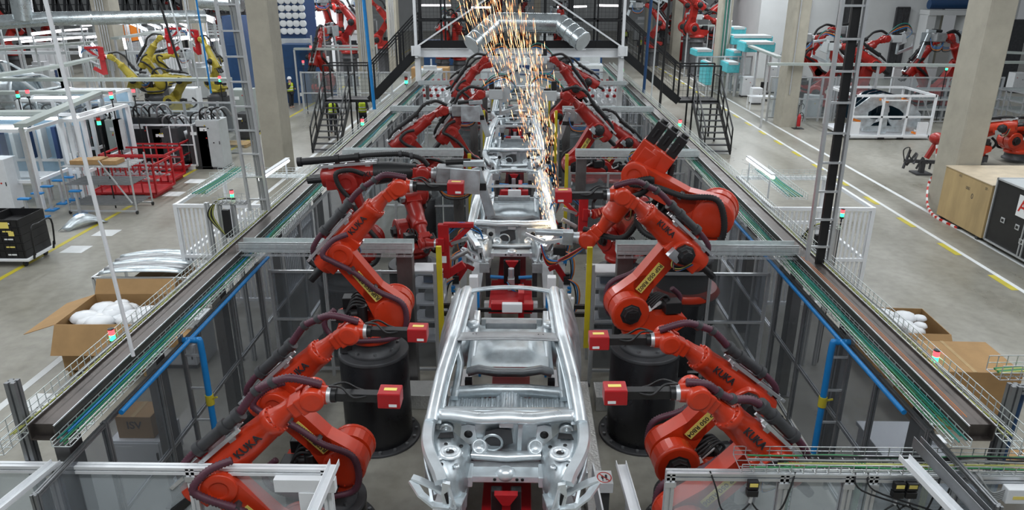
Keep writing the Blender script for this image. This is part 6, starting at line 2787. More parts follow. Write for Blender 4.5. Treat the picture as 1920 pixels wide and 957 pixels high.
# control cabinet, drums on pallets, power units
p = G(350, 262)
cabinet((p.x, p.y + .6, 0), 1.25, .6, 2.3, 'tall pale control cabinet with red and black buttons behind the white frames', buttons=6)
mb = MB()
p = G(425, 275)
pallet(mb, (p.x - .3, p.y + .2, 0), 2.6, 1.0)
single(mb, 'pallet', 'pallet_wood', 'wooden pallet under the black drums', 'pallet')
barrel((p.x - 1.1, p.y + .2, .15), 'black drum with white label on the wooden pallet, left aisle')
barrel((p.x - .35, p.y + .3, .15), 'second black drum on the pallet, behind the cable ladder')
p = G(462, 262)
cabinet((p.x, p.y + .3, 0), .7, .8, 1.2, 'dark floor unit with white front beside the concrete column', m='dark_grey', buttons=3)
cabinet((p.x - .5, p.y + 1.6, 0), 1.0, .8, 2.1, 'grey green cabinet standing behind the dark floor unit', m='grey_cab', buttons=1)
for i, (px, py, m_) in enumerate(((252, 300, 'light_grey'), (208, 320, 'light_grey'))):
    p = G(px, py)
    cabinet((p.x - .6, p.y + 2.0, 0), 1.0, .7, 1.9, ('grey machine cabinet left of the black pillar unit', 'grey machine cabinet beside the lit booth')[i], m=m_, buttons=5)
barrel((G(238, 290).x, G(238, 290).y + 1, 0), 'blue plastic drum between the cabinets and red frames', 'deep_blue')
# fluorescent tubes on white slatted cabins either side
for side in (-1, 1):
    word = 'left' if side < 0 else 'right'
    x0, x1 = (-7.4, -5.35) if side < 0 else (5.2, 7.3)
    y0, y1 = 14.6, 17.2
    H_ = 2.35
    t = thing('slatted_cabin', 'white cabin of upright slats outside the %s fence' % word, 'cabin', ((x0 + x1) / 2, 15.9, 0), world=True)
    for (xx, yy) in ((x0, y0), (x1, y0), (x0, y1), (x1, y1)):
        mb = MB()
        mb.bar((xx, yy, 0), (xx, yy, H_), .08)
        mb.build('post', 'white_paint', t)
    mb = MB()
    for z in (.15, H_ * .5, H_ - .04):
        mb.bar((x0, y0, z), (x1, y0, z), .07)
        mb.bar((x0, y1, z), (x1, y1, z), .07)
        xi = x1 if side < 0 else x0
        mb.bar((xi, y0, z), (xi, y1, z), .07)
        mb.bar((x0 + x1 - xi, y0, z), (x0 + x1 - xi, y1, z), .07)
    mb.build('rails', 'white_paint', t)
    n_ = 22
    for k in range(n_):
        f = (k + .5) / n_
        mb = MB()
        mb.box((x0 + (x1 - x0) * f, y0, H_ / 2), (.045, .02, H_ - .2))
        mb.build('slat', 'white_paint', t)
        mb = MB()
        mb.box((xi, y0 + (y1 - y0) * f, H_ / 2), (.02, .055, H_ - .2))
        mb.build('slat', 'white_paint', t)
    mb = MB()
    basket(mb, (x0, y1 - .5, H_ + .1), (x1, y1 - .5, H_ + .1), .5, .12, .12)
    basket(mb, (x0 + .5, y0, H_ + .16), (x0 + .5, y1, H_ + .16), .4, .12, .12)
    mb.build('top_basket', 'tray_zinc', t)
    for k in range(5):
        mb = MB()
        mb.tube([(x0 + .35 + .07 * k, y0 + .1, H_ + .2), (x0 + .4 + .05 * k, (y0 + y1) / 2, H_ + .19), (x0 + .36 + .07 * k, y1 - .1, H_ + .2)], .014, 5)
        mb.build('cable', 'cable_green' if k % 2 else 'cable_teal', t)
    if side < 0:
        a, b_ = aty(487, 338, 15.2), aty(540, 300, 17.0)
    else:
        a, b_ = aty(1402, 298, 17.0), aty(1450, 333, 15.2)
    b_.z = a.z = (a.z + b_.z) / 2
    tl_ = tube_lamp(a, b_, 'bright fluorescent tube over the %s white slatted cabin' % word, None, .04)
    mb = MB()
    for f in (.1, .9):
        c_ = a + (b_ - a) * f
        mb.bar((c_.x, c_.y, H_ - .05), (c_.x, c_.y, c_.z), .03)
    mb.build_each('bracket', 'alu', tl_)
# people
p = G(548, 203)
person((p.x, p.y, 0), math.radians(60), 'person in yellow vest and white helmet standing left beyond the concrete column', helmet='helmet', pose='phone')
p = G(628, 262)
person((aty(627, 250, 34.5).x, 34.5, 0), math.radians(200), 'person in yellow vest seen through the left bridge stairs', pose='stand')
person((aty(682, 240, 34.8).x, 34.8, 0), math.radians(10), 'person in yellow vest standing under the left stair landing', pose='work')
p = G(1199, 103)
person((p.x, p.y, 0), math.radians(20), 'person in yellow vest walking in the right aisle behind the stairs', pose='stand')
p = G(1173, 84)
person((p.x, p.y, 0), math.radians(160), 'distant person in yellow vest near the right end of the bridge', pose='stand')

# ================================================================== RIGHT AISLE
# plywood crate
x0, x1, y0, y1, H_ = 12.70, 15.4, 19.2, 21.5, 1.60
t = thing('plywood_crate', 'large pale plywood crate at the foot of the right concrete column', 'crate', ((x0 + x1) / 2, (y0 + y1) / 2, 0), world=True)
mb = MB()
mb.span((x0, y0, .1), (x1, y1, H_))
mb.build('sides', 'plywood', t, bevel=.006)
mb = MB()
mb.span((x0 - .02, y0 - .02, H_), (x1 + .02, y1 + .02, H_ + .02))
mb.build('lid', 'plywood_top', t)
mb = MB()
for yy in (y0 + .2, (y0 + y1) / 2, y1 - .2):
    mb.bar((x0, yy, .05), (x1, yy, .05), .1)
mb.build('skid', 'dark_grey', t)
mb = MB()
N_ = (-1, 0, 0)
put_text(mb, '080', .13, (x0 - .002, y0 + 1.05, 1.25), (0, -1, 0), (0, 0, 1), .001)
put_text(mb, 'SF-', .11, (x0 - .002, y0 + .22, 1.45), (0, -1, 0), (0, 0, 1), .001)
put_text(mb, '0', .22, (x0 - .002, y0 + .78, 1.08), (0, -1, 0), (0, 0, 1), .001)
put_text(mb, 'KG', .10, (x0 - .002, y0 + 1.5, 1.50), (0, -1, 0), (0, 0, 1), .001)
mb.build('stencil', 'dark_grey', t)
# flight case with letter A sheet
x0, x1, y0, y1, H_ = 12.72, 14.5, 16.5, 19.05, 1.85
t = thing('flight_case', 'tall black flight case with aluminium edges and a paper marked A', 'case', ((x0 + x1) / 2, (y0 + y1) / 2, 0), world=True)
mb = MB()
mb.span((x0, y0, .12), (x1, y1, H_))
mb.build('panels', 'black', t)
mb = MB()
mb.span((x0 + .03, y0 + .03, H_), (x1 - .03, y1 - .03, H_ + .01))
mb.build('lid', 'light_grey', t)
mb = MB()
frame_box(mb, (x0 - .01, y0 - .01, .12), (x1 + .01, y1 + .01, H_ + .015), .022)
for dy in (.0, .12):
    mb.bar((x0 - .012, (y0 + y1) / 2 - .25 + dy, .14), (x0 - .012, (y0 + y1) / 2 - .25 + dy, H_), .035)
mb.build('edge_profile', 'alu', t)
for yy, zz in ((y1 - .55, .85), (y1 - 1.15, .85), (y0 + .3, .85), (y1 - 1.42, .55)):
    mb = MB()
    mb.box((x0 - .012, yy, zz), (.02, .16, .14))
    hb = mb.build('latch', 'alu', t, bevel=.006)
    mb = MB()
    mb.box((x0 - .024, yy, zz), (.008, .09, .07))
    mb.build('latch_recess', 'black', hb)
for yy in (y0 + .2, y1 - .2):
    for xx in (x0 + .15, x1 - .15):
        mb = MB()
        mb.cyl((xx - .02, yy, .06), (xx + .02, yy, .06), .06, n=12)
        mb.build('castor', 'black', t)
mb = MB()
mb.box((x0 - .014, (y0 + y1) / 2 + .10, 1.40), (.004, .42, .55))
sh = mb.build('paper', 'paper', t)
mb = MB()
put_text(mb, 'A', .46, (x0 - .018, (y0 + y1) / 2 + .10, 1.40), (0, -1, 0), (0, 0, 1), .001, .008)
mb.build('letter', 'ink_red', sh)
# barrier tape around the column foot
mb = MB()
mb.use('paper')
pts = [aty(1757, 272, 23.3), aty(1755, 320, 23.0), G(1741, 345, .6), G(1738, 378, .25), G(1745, 398, .06), G(1762, 412, .02), G(1795, 428, .02)]
P_ = spline([V(p) for p in pts], 5)
for k in range(len(P_) - 1):
    mb.use('ink_red' if k % 2 else 'paper')
    mb.bar(P_[k], P_[k + 1], .05, .07)
single(mb, 'barrier_tape', None, 'red and white barrier tape hanging round the right column foot', 'tape')

# cardboard boxes right of the right fence
open_box('cardboard_box', 'open brown cardboard box with white wrapping beyond the right cable beam', 'box', (6.95, 12.15, 0), 1.25, 1.1, .92, flaps=(('front', .3, -50),), rz=-.05)
mb = MB()
rnd = random.Random(5)
for i in range(10):
    mb.ball((6.95 + rnd.uniform(-.4, .4), 12.1 + rnd.uniform(-.3, .3), .85 + rnd.uniform(0, .1)), rnd.uniform(.1, .2), 9, (1.2, 1, .6))
single(mb, 'plastic_film', 'white_plastic', 'white wrapping inside the open box on the right', 'plastic film', kind='stuff')
closed_box('cardboard_box', 'large closed cardboard box behind the right signal light', 'box', (7.0, 10.45, .35), 1.45, 1.05, .75, rz=-.03)
closed_box('cardboard_box', 'cardboard box under the large closed one on the right', 'box', (7.0, 10.45, 0), 1.3, .95, .35, tape=False)
closed_box('cardboard_box', 'cardboard box at the right edge behind the aluminium frame', 'box', (6.9, 7.55, 0), 1.3, 1.3, .95, rz=.05)
t = thing('parts_bin', 'white enamelled bin with lid seen through the right fence', 'bin', (5.3, 8.3, 0))
mb = MB()
mb.span((-.42, -.75, 0), (.42, .75, .70))
mb.build('body', 'white_plastic', t, bevel=.02)
mb = MB()
mb.span((-.45, -.78, .70), (.45, .78, .76))
mb.span((.35, .2, .76), (.55, .4, .80))
mb.build('lid', 'white_paint', t, bevel=.01)
mb = MB()
for k in range(6):
    mb.box((0, -.757, .55 - .05 * k), (.6, .006, .015))
mb.build('vent_slots', 'alu_dark', t)

# fire extinguisher on its stand
p = G(1491, 238)
t = thing('fire_extinguisher', 'red fire extinguisher on a black floor stand by the concrete column', 'fire extinguisher', (p.x - .05, 36.1, 0))
mb = MB()
mb.lathe([(.085, .12), (.09, .14), (.09, .58), (.07, .66), (.03, .70), (.03, .74), (0, .74)], n=18)
mb.build('cylinder', 'tool_red', t)
mb = MB()
mb.tube([(0, 0, .74), (.12, 0, .78), (.20, 0, .60), (.16, 0, .35)], .015, 7)
mb.bar((-.03, 0, .75), (.08, 0, .79), .03)
mb.build('hose', 'black', t)
mb = MB()
mb.bar((-.05, .1, .0), (-.05, .1, 1.15), .03)
mb.box((0, .02, .012), (.5, .4, .024))
mb.tube([(-.05, .1, 1.1), (.1, .1, 1.22), (.2, .1, 1.1), (.16, .1, .95)], .015, 6)
mb.build('stand', 'black', t)

# white transport rack with car side panels
a, b_ = G(1590, 262), G(1738, 262)
x0, x1, y0, y1, H_ = a.x, b_.x, a.y, a.y + 3.0, 2.05
t = thing('transport_frame', 'white steel transport rack holding car body sides, right hall', 'transport frame', ((x0 + x1) / 2, (y0 + y1) / 2, 0), world=True)
mb = MB()
frame_box(mb, (x0, y0, .12), (x1, y1, H_), .05)
mb.bar((x0, y0, 1.05), (x1, y0, 1.05), .08)
for f in (.37, .68):
    mb.bar((x0 + (x1 - x0) * f, y0, .15), (x0 + (x1 - x0) * f, y0, H_), .08)
mb.bar((x0 + (x1 - x0) * .34, y0, H_ - .2), (x0 + (x1 - x0) * .38, y0, 1.45), .06)
mb.bar((x0 + (x1 - x0) * .38, y0, H_ - .25), (x0 + (x1 - x0) * .66, y0, H_ - .25), .06)
mb.build('frame', 'white_paint', t)
mb = MB()
mb.span((x0, y0, .06), (x1, y1, .14))
for xx in (x0 + .25, x1 - .3):
    mb.span((xx - .25, y0, .14), (xx + .2, y0 + .12, .8))
mb.build('base', 'white_paint', t)
mb = MB()
for f in (.36, .6):
    mb.span((x0 + (x1 - x0) * f, y0 - .055, .02), (x0 + (x1 - x0) * f + .3, y0 - .045, .11))
mb.build_each('fork_pocket', 'black', t)
for k, (fx, fy, fz) in enumerate(((.02, .1, .85), (.33, .2, 1.75), (.6, .2, 1.78), (.8, .1, .25))):
    mb = MB()
    mb.bar((x0 + (x1 - x0) * fx, y0 + .1, fz + .08), (x0 + (x1 - x0) * (fx + .12), y0 + .25, fz - .05), .1)
    mb.build('orange_pad', 'orange_box', t)
for k in range(4):
    yy = y0 + .5 + .55 * k
    mt = 'galv' if k == 0 else 'body_dark'
    off = 0.0 if k == 0 else .5
    xs = x0 + .15 + off
    L = (x1 - x0) - .35 - off
    out = [(0, .55), (.10, .35), (.28, .30), (.34, .55), (.52, .78), (.62, .30), (.72, .25), (.95, .28), (1.0, .5), (.98, 1.0), (.85, 1.45), (.62, 1.85), (.42, 1.98), (.25, 1.85), (.10, 1.4), (0, 1.15)]
    outer = [(xs + L * u_, .15 + z_ * .95) for u_, z_ in out]
    mb = MB()
    # body side as a ring of bars round two door openings
    rows = [[V((x_, yy + .02 * math.sin(i), z_)), V((x_, yy + .12, z_))] for i, (x_, z_) in enumerate(outer + outer[:1])]
    mb.grid(rows)
    cxm, czm = xs + L * .5, 1.15
    inner = [(cxm + (x_ - cxm) * .50, czm + (z_ - czm) * .42) for x_, z_ in outer]
    mb.grid([[V((a_[0], yy, a_[1])), V((b__[0], yy + .03, b__[1]))] for a_, b__ in zip(outer + outer[:1], inner + inner[:1])], smooth=False)
    mb.bar((cxm, yy + .02, .2), (cxm - .1, yy + .02, 1.95), .25, .04, up=(0, 1, 0))
    mb.bar((xs + L * .2, yy + .03, .42), (xs + L * .92, yy + .03, .42), .1, .25)
    single(mb, 'car_side_pressing', mt, ('bright metal car body side, foremost in the white transport rack' if k == 0 else 'dark painted car body side standing in the white transport rack'),
           'body panel', None if k == 0 else 'dark body sides in the white rack')

# ================================================================== BACKGROUND HALL
def tray_line(p, q, label, w=0.3, h=0.12, m='grey_cab', legs=True, group=None):
    p, q = V(p), V(q)
    t = thing('cable_tray', label, 'cable tray', (p + q) / 2, world=True, group=group)
    mb = MB()
    mb.bar(p, q, w, h)
    mb.build('tray', m, t)
    if legs:
        n = max(1, int((q - p).length / 5))
        for i in range(n + 1):
            c = p + (q - p) * (i / n)
            mb = MB()
            mb.bar((c.x, c.y, 0), (c.x, c.y, c.z - h / 2), .1)
            mb.build('leg', 'alu', t)
    return t


for k, (a, b_, z, w, lb) in enumerate((
        ((-60, 149), (432, 149), 3.0, .42, 'long level grey tray over the left workshop in front of the yellow robots'),
        ((-60, 174), (212, 173), 2.9, .38, 'level grey tray just below the longest one, far left'),
        ((38, 236), (188, 172), 2.9, .34, 'grey tray slanting up to the right over the lit booths'),
        ((-60, 212), (104, 211), 2.7, .45, 'pale mesh tray over the leftmost booth'),
        ((-60, 98), (185, 78), 3.6, .5, 'grey beam across the white car body at the far left'),
        ((-60, 150), (110, 124), 3.4, .42, 'green grey tray sloping above the left edge'),
        ((110, 124), (205, 103), 3.4, .42, 'green grey tray continuing behind the thin white rod'),
        ((215, 72), (335, 54), 4.0, .45, 'white beam under the tubes behind the orange boxes'),
        ((295, 96), (352, 94), 3.2, .35, 'teal tray behind the black hanging cable'))):
    p, q = atz(a[0], a[1], z), atz(b_[0], b_[1], z)
    tray_line(p, q, lb, w)
for (a, b_, z, lb) in (((1440, 120), (1860, 123), 3.1, 'level grey tray over the red robot cell behind the white rack'),
                       ((1480, 80), (1600, 80), 3.1, 'pale tray farther back behind the right concrete column'),
                       ((1390, 80), (1462, 108), 3.1, 'green grey tray sloping towards the right concrete column'),
                       ((1880, 98), (2000, 103), 3.2, 'green tray right of the big right column'),
                       ((1878, 117), (2000, 117), 3.0, 'yellowish tray below the green one, right edge'),
                       ((1290, 48), (1340, 48), 3.8, 'grey tray in front of the tall red robots')):
    tray_line(atz(*a, z), atz(*b_, z), lb, .3)
# big silver duct at the top left
t = thing('air_duct', 'long silver ventilation duct crossing the top left corner', 'duct', (-25, 38, 5), world=True)
a, b_, c = aty(-80, 48, 36), aty(90, 35, 37), aty(385, 31, 41)
mb = MB()
mb.tube([a, b_, c], .34, 18, curve=False)
mb.build('run', 'duct', t)
for f in (0, .25, .5, .75):
    mb = MB()
    q = b_ + (c - b_) * f
    mb.cyl(q, q + (c - b_).normalized() * .06, .36, n=18)
    mb.build('joint', 'duct', t)
mb = MB()
mb.cyl(aty(45, 38, 36.6), aty(30, -60, 36.6), .45, .5, n=18)
mb.build('branch', 'duct', t)
t = thing('air_duct', 'grey ribbed duct end at the top beside the left cable ladder', 'duct', (-17, 40, 5.5), world=True)
mb = MB()
mb.corr([aty(375, 3, 38), aty(455, 8, 38)], .36, 18, pitch=.2, amp=.03)
mb.build('run', 'duct', t)
# black latticed railing of a mezzanine along the top left
t = thing('mezzanine', 'mezzanine with black lattice railing along the top left', 'platform', (-38, 60, 0), world=True)
a, b_ = aty(-60, 20, 62), aty(455, 16, 62)
mb = MB()
mb.span((a.x, 62, 4.3), (b_.x, 64, 4.55))
mb.build('deck', 'dark_grey', t)
for k in range(72):
    x = a.x + (b_.x - a.x) * k / 71
    mb = MB()
    mb.bar((x, 62, 4.5), (x + (.8 if k % 3 else -.6), 62, 9), .16)
    mb.build('strut', 'black_steel', t)
mb = MB()
for z in (5.2, 5.7, 6.2):
    mb.bar((a.x, 62, z), (b_.x, 62, z), .06)
mb.build('handrail', 'black_steel', t)
for k in range(8):
    x = a.x + (b_.x - a.x) * (k + .3) / 8
    mb = MB()
    mb.bar((x, 63.5, 0), (x, 63.5, 4.3), .25)
    mb.build('column', 'light_grey', t)
# tubes over the far left workshop
for k, (x0, y0_, x1, y1_) in enumerate(((236, 40, 275, 57), (262, 37, 300, 53), (288, 36, 318, 51), (305, 37, 330, 50), (323, 36, 352, 50), (214, 44, 232, 40), (238, 36, 254, 33),
                                        (378, 28, 402, 36), (386, 36, 400, 42), (150, 88, 152, 106), (172, 82, 180, 92), (232, 72, 236, 92), (262, 70, 268, 86),
                                        (352, 56, 358, 76), (384, 62, 388, 84), (0, 52, 30, 50), (100, 46, 150, 40), (60, 64, 115, 58))):
    z = 3.6 if k < 9 else 3.2
    d = 48 if k < 9 else 40
    p, q = aty(x0, y0_, d), aty(x1, y1_, d - (2 if k < 9 else 0))
    tube_lamp(p, q, 'white fluorescent tube over the far left workshop', 'tubes over the far left workshop', .07, 'lamp_pink' if k % 3 else 'lamp_on')
for k, (x0, y0_, x1, y1_, d) in enumerate(((1385, 30, 1440, 42, 66), (1385, 18, 1410, 25, 70), (1120, 10, 1165, 11, 75), (1040, 14, 1100, 12, 85), (790, 10, 845, 10, 80),
                                           (590, 34, 640, 44, 62), (600, 22, 660, 26, 70), (1330, 36, 1372, 40, 60), (880, 14, 920, 14, 84))):
    tube_lamp(aty(x0, y0_, d), aty(x1, y1_, d), 'white fluorescent tube in the far middle of the hall', 'far tubes across the hall', .09, 'lamp_pink')

# lit white booths on the far left
for i, (px, py, w_, d_, h_, lb) in enumerate(((178, 372, 3.0, 3.2, 2.6, 'brightly lit white framed booth behind the thin white rod'),
                                              (88, 392, 3.6, 3.0, 2.5, 'brightly lit white framed booth at the left edge'),
                                              (196, 322, 2.6, 3.0, 2.7, 'white framed booth with blue windows farther back'))):
    p = G(px, py)
    x1, y0 = p.x - .1, p.y
    if i == 0:
        w_ = x1 - (G(88, 392).x - .1) - .35
    if i == 2:
        y0 = max(y0, G(178, 372).y + 3.6)
    x0, y1 = x1 - w_, y0 + d_
    t = thing('lit_booth', lb, 'booth', ((x0 + x1) / 2, (y0 + y1) / 2, 0), world=True)
    for xx in (x0, (x0 + x1) / 2, x1):
        for yy in (y0, y1):
            mb = MB()
            mb.bar((xx, yy, 0), (xx, yy, h_), .12)
            mb.build('post', 'white_paint', t)
    mb = MB()
    for z in (.9, h_):
        for yy in (y0, y1):
            mb.bar((x0, yy, z), (x1, yy, z), .1)
        for xx in (x0, x1):
            mb.bar((xx, y0, z), (xx, y1, z), .1)
    mb.build('rails', 'white_paint', t)
    mb = MB()
    mb.span((x0, y1 - .02, .1), (x1, y1, h_ - .1))
    mb.build('rear_wall', 'booth_blue', t)
    for xx, nn in ((x0 + .06, 'a'), ((x0 + x1) / 2, 'b')):
        mb = MB()
        mb.span((xx + .05, y0 - .005, .95), (xx + w_ / 2 - .15, y0 + .005, h_ - .1))
        mb.build('pane', 'pane', t)
    for k in range(7):
        mb = MB()
        x = x0 + .3 + k * (w_ - .6) / 6
        mb.box((x, y1 - .35, 1.6), (.14, .3, 1.1))
        mb.build('hanging_blank', 'navy' if k % 2 else 'light_grey', t)
    mb = MB()
    mb.span((x0 + .2, y0 + .7, .8), (x1 - .3, y0 + 1.5, .86))
    for xx in (x0 + .3, x1 - .4):
        mb.bar((xx, y0 + 1.1, 0), (xx, y0 + 1.1, .8), .08)
    mb.build('bench', 'alu', t)
    if i < 2:
        mb = MB()
        mb.box((x0 + w_ * .3, y0 - .02, 1.35), (.32, .01, .38))
        mb.box((x0 + w_ * .62, y0 - .02, 1.35), (.32, .01, .38))
        nt_ = mb.build('notice', 'paper', t)
        mb = MB()
        mb.lathe([(.12, 0), (.12, .004), (.085, .004)], (x0 + w_ * .62, y0 - .026, 1.33), (0, -1, 0), n=20)
        mb.lathe([(.055, 0), (.055, .005), (0, .005)], (x0 + w_ * .62, y0 - .026, 1.33), (0, -1, 0), n=16)
        mb.build('notice_mark', 'blue_pipe', nt_)
    for k in range(2):
        tube_lamp((x0 + .3, y0 + .5 + 1.6 * k, h_ + .02), (x1 - .3, y0 + .5 + 1.6 * k, h_ + .02), 'glaring tube on the roof frame of the %s booth, %s' % (
            ('middle lit', 'leftmost lit', 'rear')[i], ('front', 'back')[k]), None, .05)
# teach pendant terminal post and rack units at the left edge
p = G(18, 405)
cabinet((p.x - .4, p.y + .6, 0), .8, .6, 1.7, 'beige machine with coiled black cable behind the black crates', buttons=3)
cabinet((G(212, 300).x, G(212, 300).y, 0), .5, .5, 1.5, 'dark operator terminal beside the lit booths', m='black', buttons=2)

# ------------------------------------------------------------------ yellow and red robots of other lines
yr = robot('yellow robot bending right with a red gripper, left of the blue hanging pipe', (aty(286, 140, 33).x, 33, 1.9), 20, -25, 55, 0.95, 'robot_yellow', 'gripper', side=-1,
           pack='black', detail=1, brand=False, name='handling_robot')
Y2 = robot('yellow robot lying low with a long level forearm in the left workshop', (aty(330, 150, 31).x, 31, 1.4), 175, -35, 5, 0.95, 'robot_yellow', 'plate', side=1,
           pack='black', detail=1, brand=False, name='handling_robot')


def at_px(px, d, z=0.0):
    return (aty(px, 100, d).x, d, z)


dup(yr, loc=at_px(398, 35, 1.7), rz=math.radians(150), label='yellow robot right of the blue hanging pipe near the cable ladder')
dup(yr, loc=at_px(235, 31, 1.3), rz=math.radians(200), label='yellow robot with red gripper frame beside the far left concrete column')
dup(Y2, loc=at_px(300, 38, 1.6), rz=math.radians(60), label='yellow robot farthest back in the left workshop')
rr = robot('tall dark red robot with raised arm in the right far cell before the white wall', (aty(1310, 30, 58).x, 58, 2.6), 200, -10, 30, 1.5, 'robot_red', 'gun', side=1,
           pack='black', detail=1, brand=False, name='handling_robot')
r2 = robot('red robot leaning over the fence left of the barred bright cell', (aty(650, 30, 52).x, 52, 1.9), 170, -35, 50, 1.5, 'robot_red', 'plate', side=-1,
           pack='black', detail=1, brand=False, name='handling_robot')
for src, px, d, z, rz_, lb in (
        (rr, 1290, 64, 2.4, 150, 'second tall red robot in the right far cell, to the left'),
        (rr, 1335, 62, 2.2, 20, 'third red robot in the right far cell, near the teal conduits'),
        (r2, 1400, 66, 1.2, 180, 'red robot under the blue gantry'),
        (rr, 1600, 41, .3, 10, 'red robot behind the black cable bundle, arm reaching right'),
        (r2, 1560, 40, .2, 160, 'red robot low between the right column and the ladder'),
        (r2, 1530, 44, .4, 0, 'red robot farther behind the right column'),
        (rr, 1645, 39, .1, 185, 'red robot with teal screen behind the white rack'),
        (r2, 1790, 40, .3, 200, 'red robot arched before the open dock door'),
        (r2, 1735, 41, .1, 15, 'red robot with level arm left of the arched one'),
        (rr, 610, 56, 2.6, 30, 'red robot at the left of the bright cell beyond the filter tower'),
        (r2, 720, 60, 1.6, 190, 'red robot high behind the left bridge stairs'),
        (rr, 640, 60, 2.4, 120, 'red robot deep in the bright cell beyond the filter tower'),
        (r2, 600, 44, .3, 80, 'red robot hanging low beside the blue filter tower fence'),
        (r2, 1225, 66, 1.2, 160, 'red robot beyond the right bridge stairs'),
        (rr, 830, 60, .8, 60, 'red robot beyond the bridge on its left half'),
        (r2, 1060, 62, .8, 120, 'red robot beyond the bridge on its right half'),
        (Y2, 1015, 56, .6, 100, 'yellow robot glimpsed under the silver duct')):
    dup(src, loc=at_px(px, d, z), rz=math.radians(rz_), label=lb)
# spare robots stored behind the big right column
for px, py, rz_, lb in ((1850, 325, 150, 'orange robot folded down beside the plywood crate, behind the big column'),
                        (1905, 330, 190, 'orange robot folded down at the right edge behind the plywood crate')):
    p = G(px, py)
    t = robot(lb, (p.x + (.3 if px < 1900 else 1.4), p.y + (1.6 if px < 1900 else 2.4), .12), rz_, -62, -12, 1.15, 'robot_orange', 'none', side=1, pack='black', detail=2, brand=False, name='stored_robot')
p = G(1745, 345)
t = thing('robot_gripper', 'dark tangled robot gripper parked left of the big right column', 'gripper', (p.x + .2, p.y + 1.5, 0), world=False)
mb = MB()
for k in range(7):
    mb.bar((-.5 + .16 * k, .1 * math.sin(k * 2), .2 + .1 * (k % 3)), (-.3 + .14 * k, .1 * math.cos(k * 3), .9 - .08 * k), .07)
mb.bar((-.5, 0, .5), (.7, 0, .45), .12)
mb.bar((.2, 0, 0), (.2, 0, .5), .16)
mb.box((.2, 0, .03), (.6, .6, .06))
mb.build('frame', 'dark_grey', t)
mb = MB()
mb.ball((.55, 0, 1.35), .28, 14, (1, 1, .8))
mb.bar((.3, 0, .6), (.55, 0, 1.2), .14)
mb.build('red_arm', 'robot_red', t)
mb = MB()
mb.tube([(-.5, 0, .5), (-.6, 0, .9), (-.4, 0, 1.0), (-.35, 0, .7), (-.2, 0, .5)], .02, 6)
mb.build('cable', 'black_rubber', t)

# ------------------------------------------------------------------ blue filter tower and blue cabinets
a, b_ = aty(517, 90, 46), aty(576, 90, 46)
t = thing('filter_tower', 'blue filter tower with four rows of round white caps behind the left column', 'filter unit', ((a.x + b_.x) / 2, 47, 0), world=True)
mb = MB()
mb.span((a.x, 46, 0), (b_.x, 48.5, 7.2))
mb.build('housing', 'deep_blue', t)
zs = [aty(540, y, 46).z for y in (15, 29, 44, 58)] + [aty(540, 1, 46).z]
for r_, z in enumerate(zs):
    for k in range(5):
        x = a.x + .12 + (b_.x - a.x - .1) * (k + .3) / 4.6
        mb = MB()
        mb.lathe([(.21, 0), (.21, .08), (.17, .10), (0, .10)], (x, 46, z), (0, -1, 0), n=16)
        mb.build('filter_cap', 'paper', t)
    mb = MB()
    mb.bar((a.x, 45.93, z - .25), (b_.x, 45.93, z - .25), .05)
    mb.build('shelf_edge', 'navy', t)
z = aty(540, 72, 46).z
mb = MB()
mb.span((a.x - .1, 45.4, z - .3), (b_.x + .3, 46.0, z))
mb.build('ledge', 'light_grey', t)
for px0, px1, y0_, y1_, d, lb in ((425, 452, 30, 108, 50, 'tall blue cabinet left of the left concrete column'), (528, 575, 84, 130, 44, 'dark blue machine below the filter tower')):
    a, b_ = aty(px0, y1_, d), aty(px1, y0_, d)
    mb = MB()
    mb.span((a.x, d, 0), (b_.x, d + 1.5, b_.z))
    mb.span((a.x - .03, d - .03, b_.z * .6), (b_.x + .03, d, b_.z * .6 + .08))
    single(mb, 'blue_cabinet', 'deep_blue', lb, 'cabinet')
# blue gantry top right
a, b_ = aty(1372, 22, 72), aty(1450, 22, 72)
t = thing('blue_gantry', 'dark blue steel gantry with railing before the white wall, top right', 'gantry', ((a.x + b_.x) / 2, 73, 0), world=True)
mb = MB()
mb.span((a.x, 72, a.z - .5), (b_.x, 74, a.z + .5))
mb.build('girder', 'deep_blue', t)
for x in (a.x + .2, b_.x - .2):
    mb = MB()
    mb.bar((x, 73, 0), (x, 73, a.z - .5), .4)
    mb.build('leg', 'deep_blue', t)
for k in range(8):
    x = a.x + (b_.x - a.x) * k / 7
    mb = MB()
    mb.bar((x, 72, a.z + .5), (x, 72, a.z + 1.9), .1)
    mb.build('baluster', 'navy', t)
mb = MB()
for z in (.95, 1.4, 1.9):
    mb.bar((a.x, 72, a.z + z), (b_.x, 72, a.z + z), .09)
mb.build('handrail', 'navy', t)

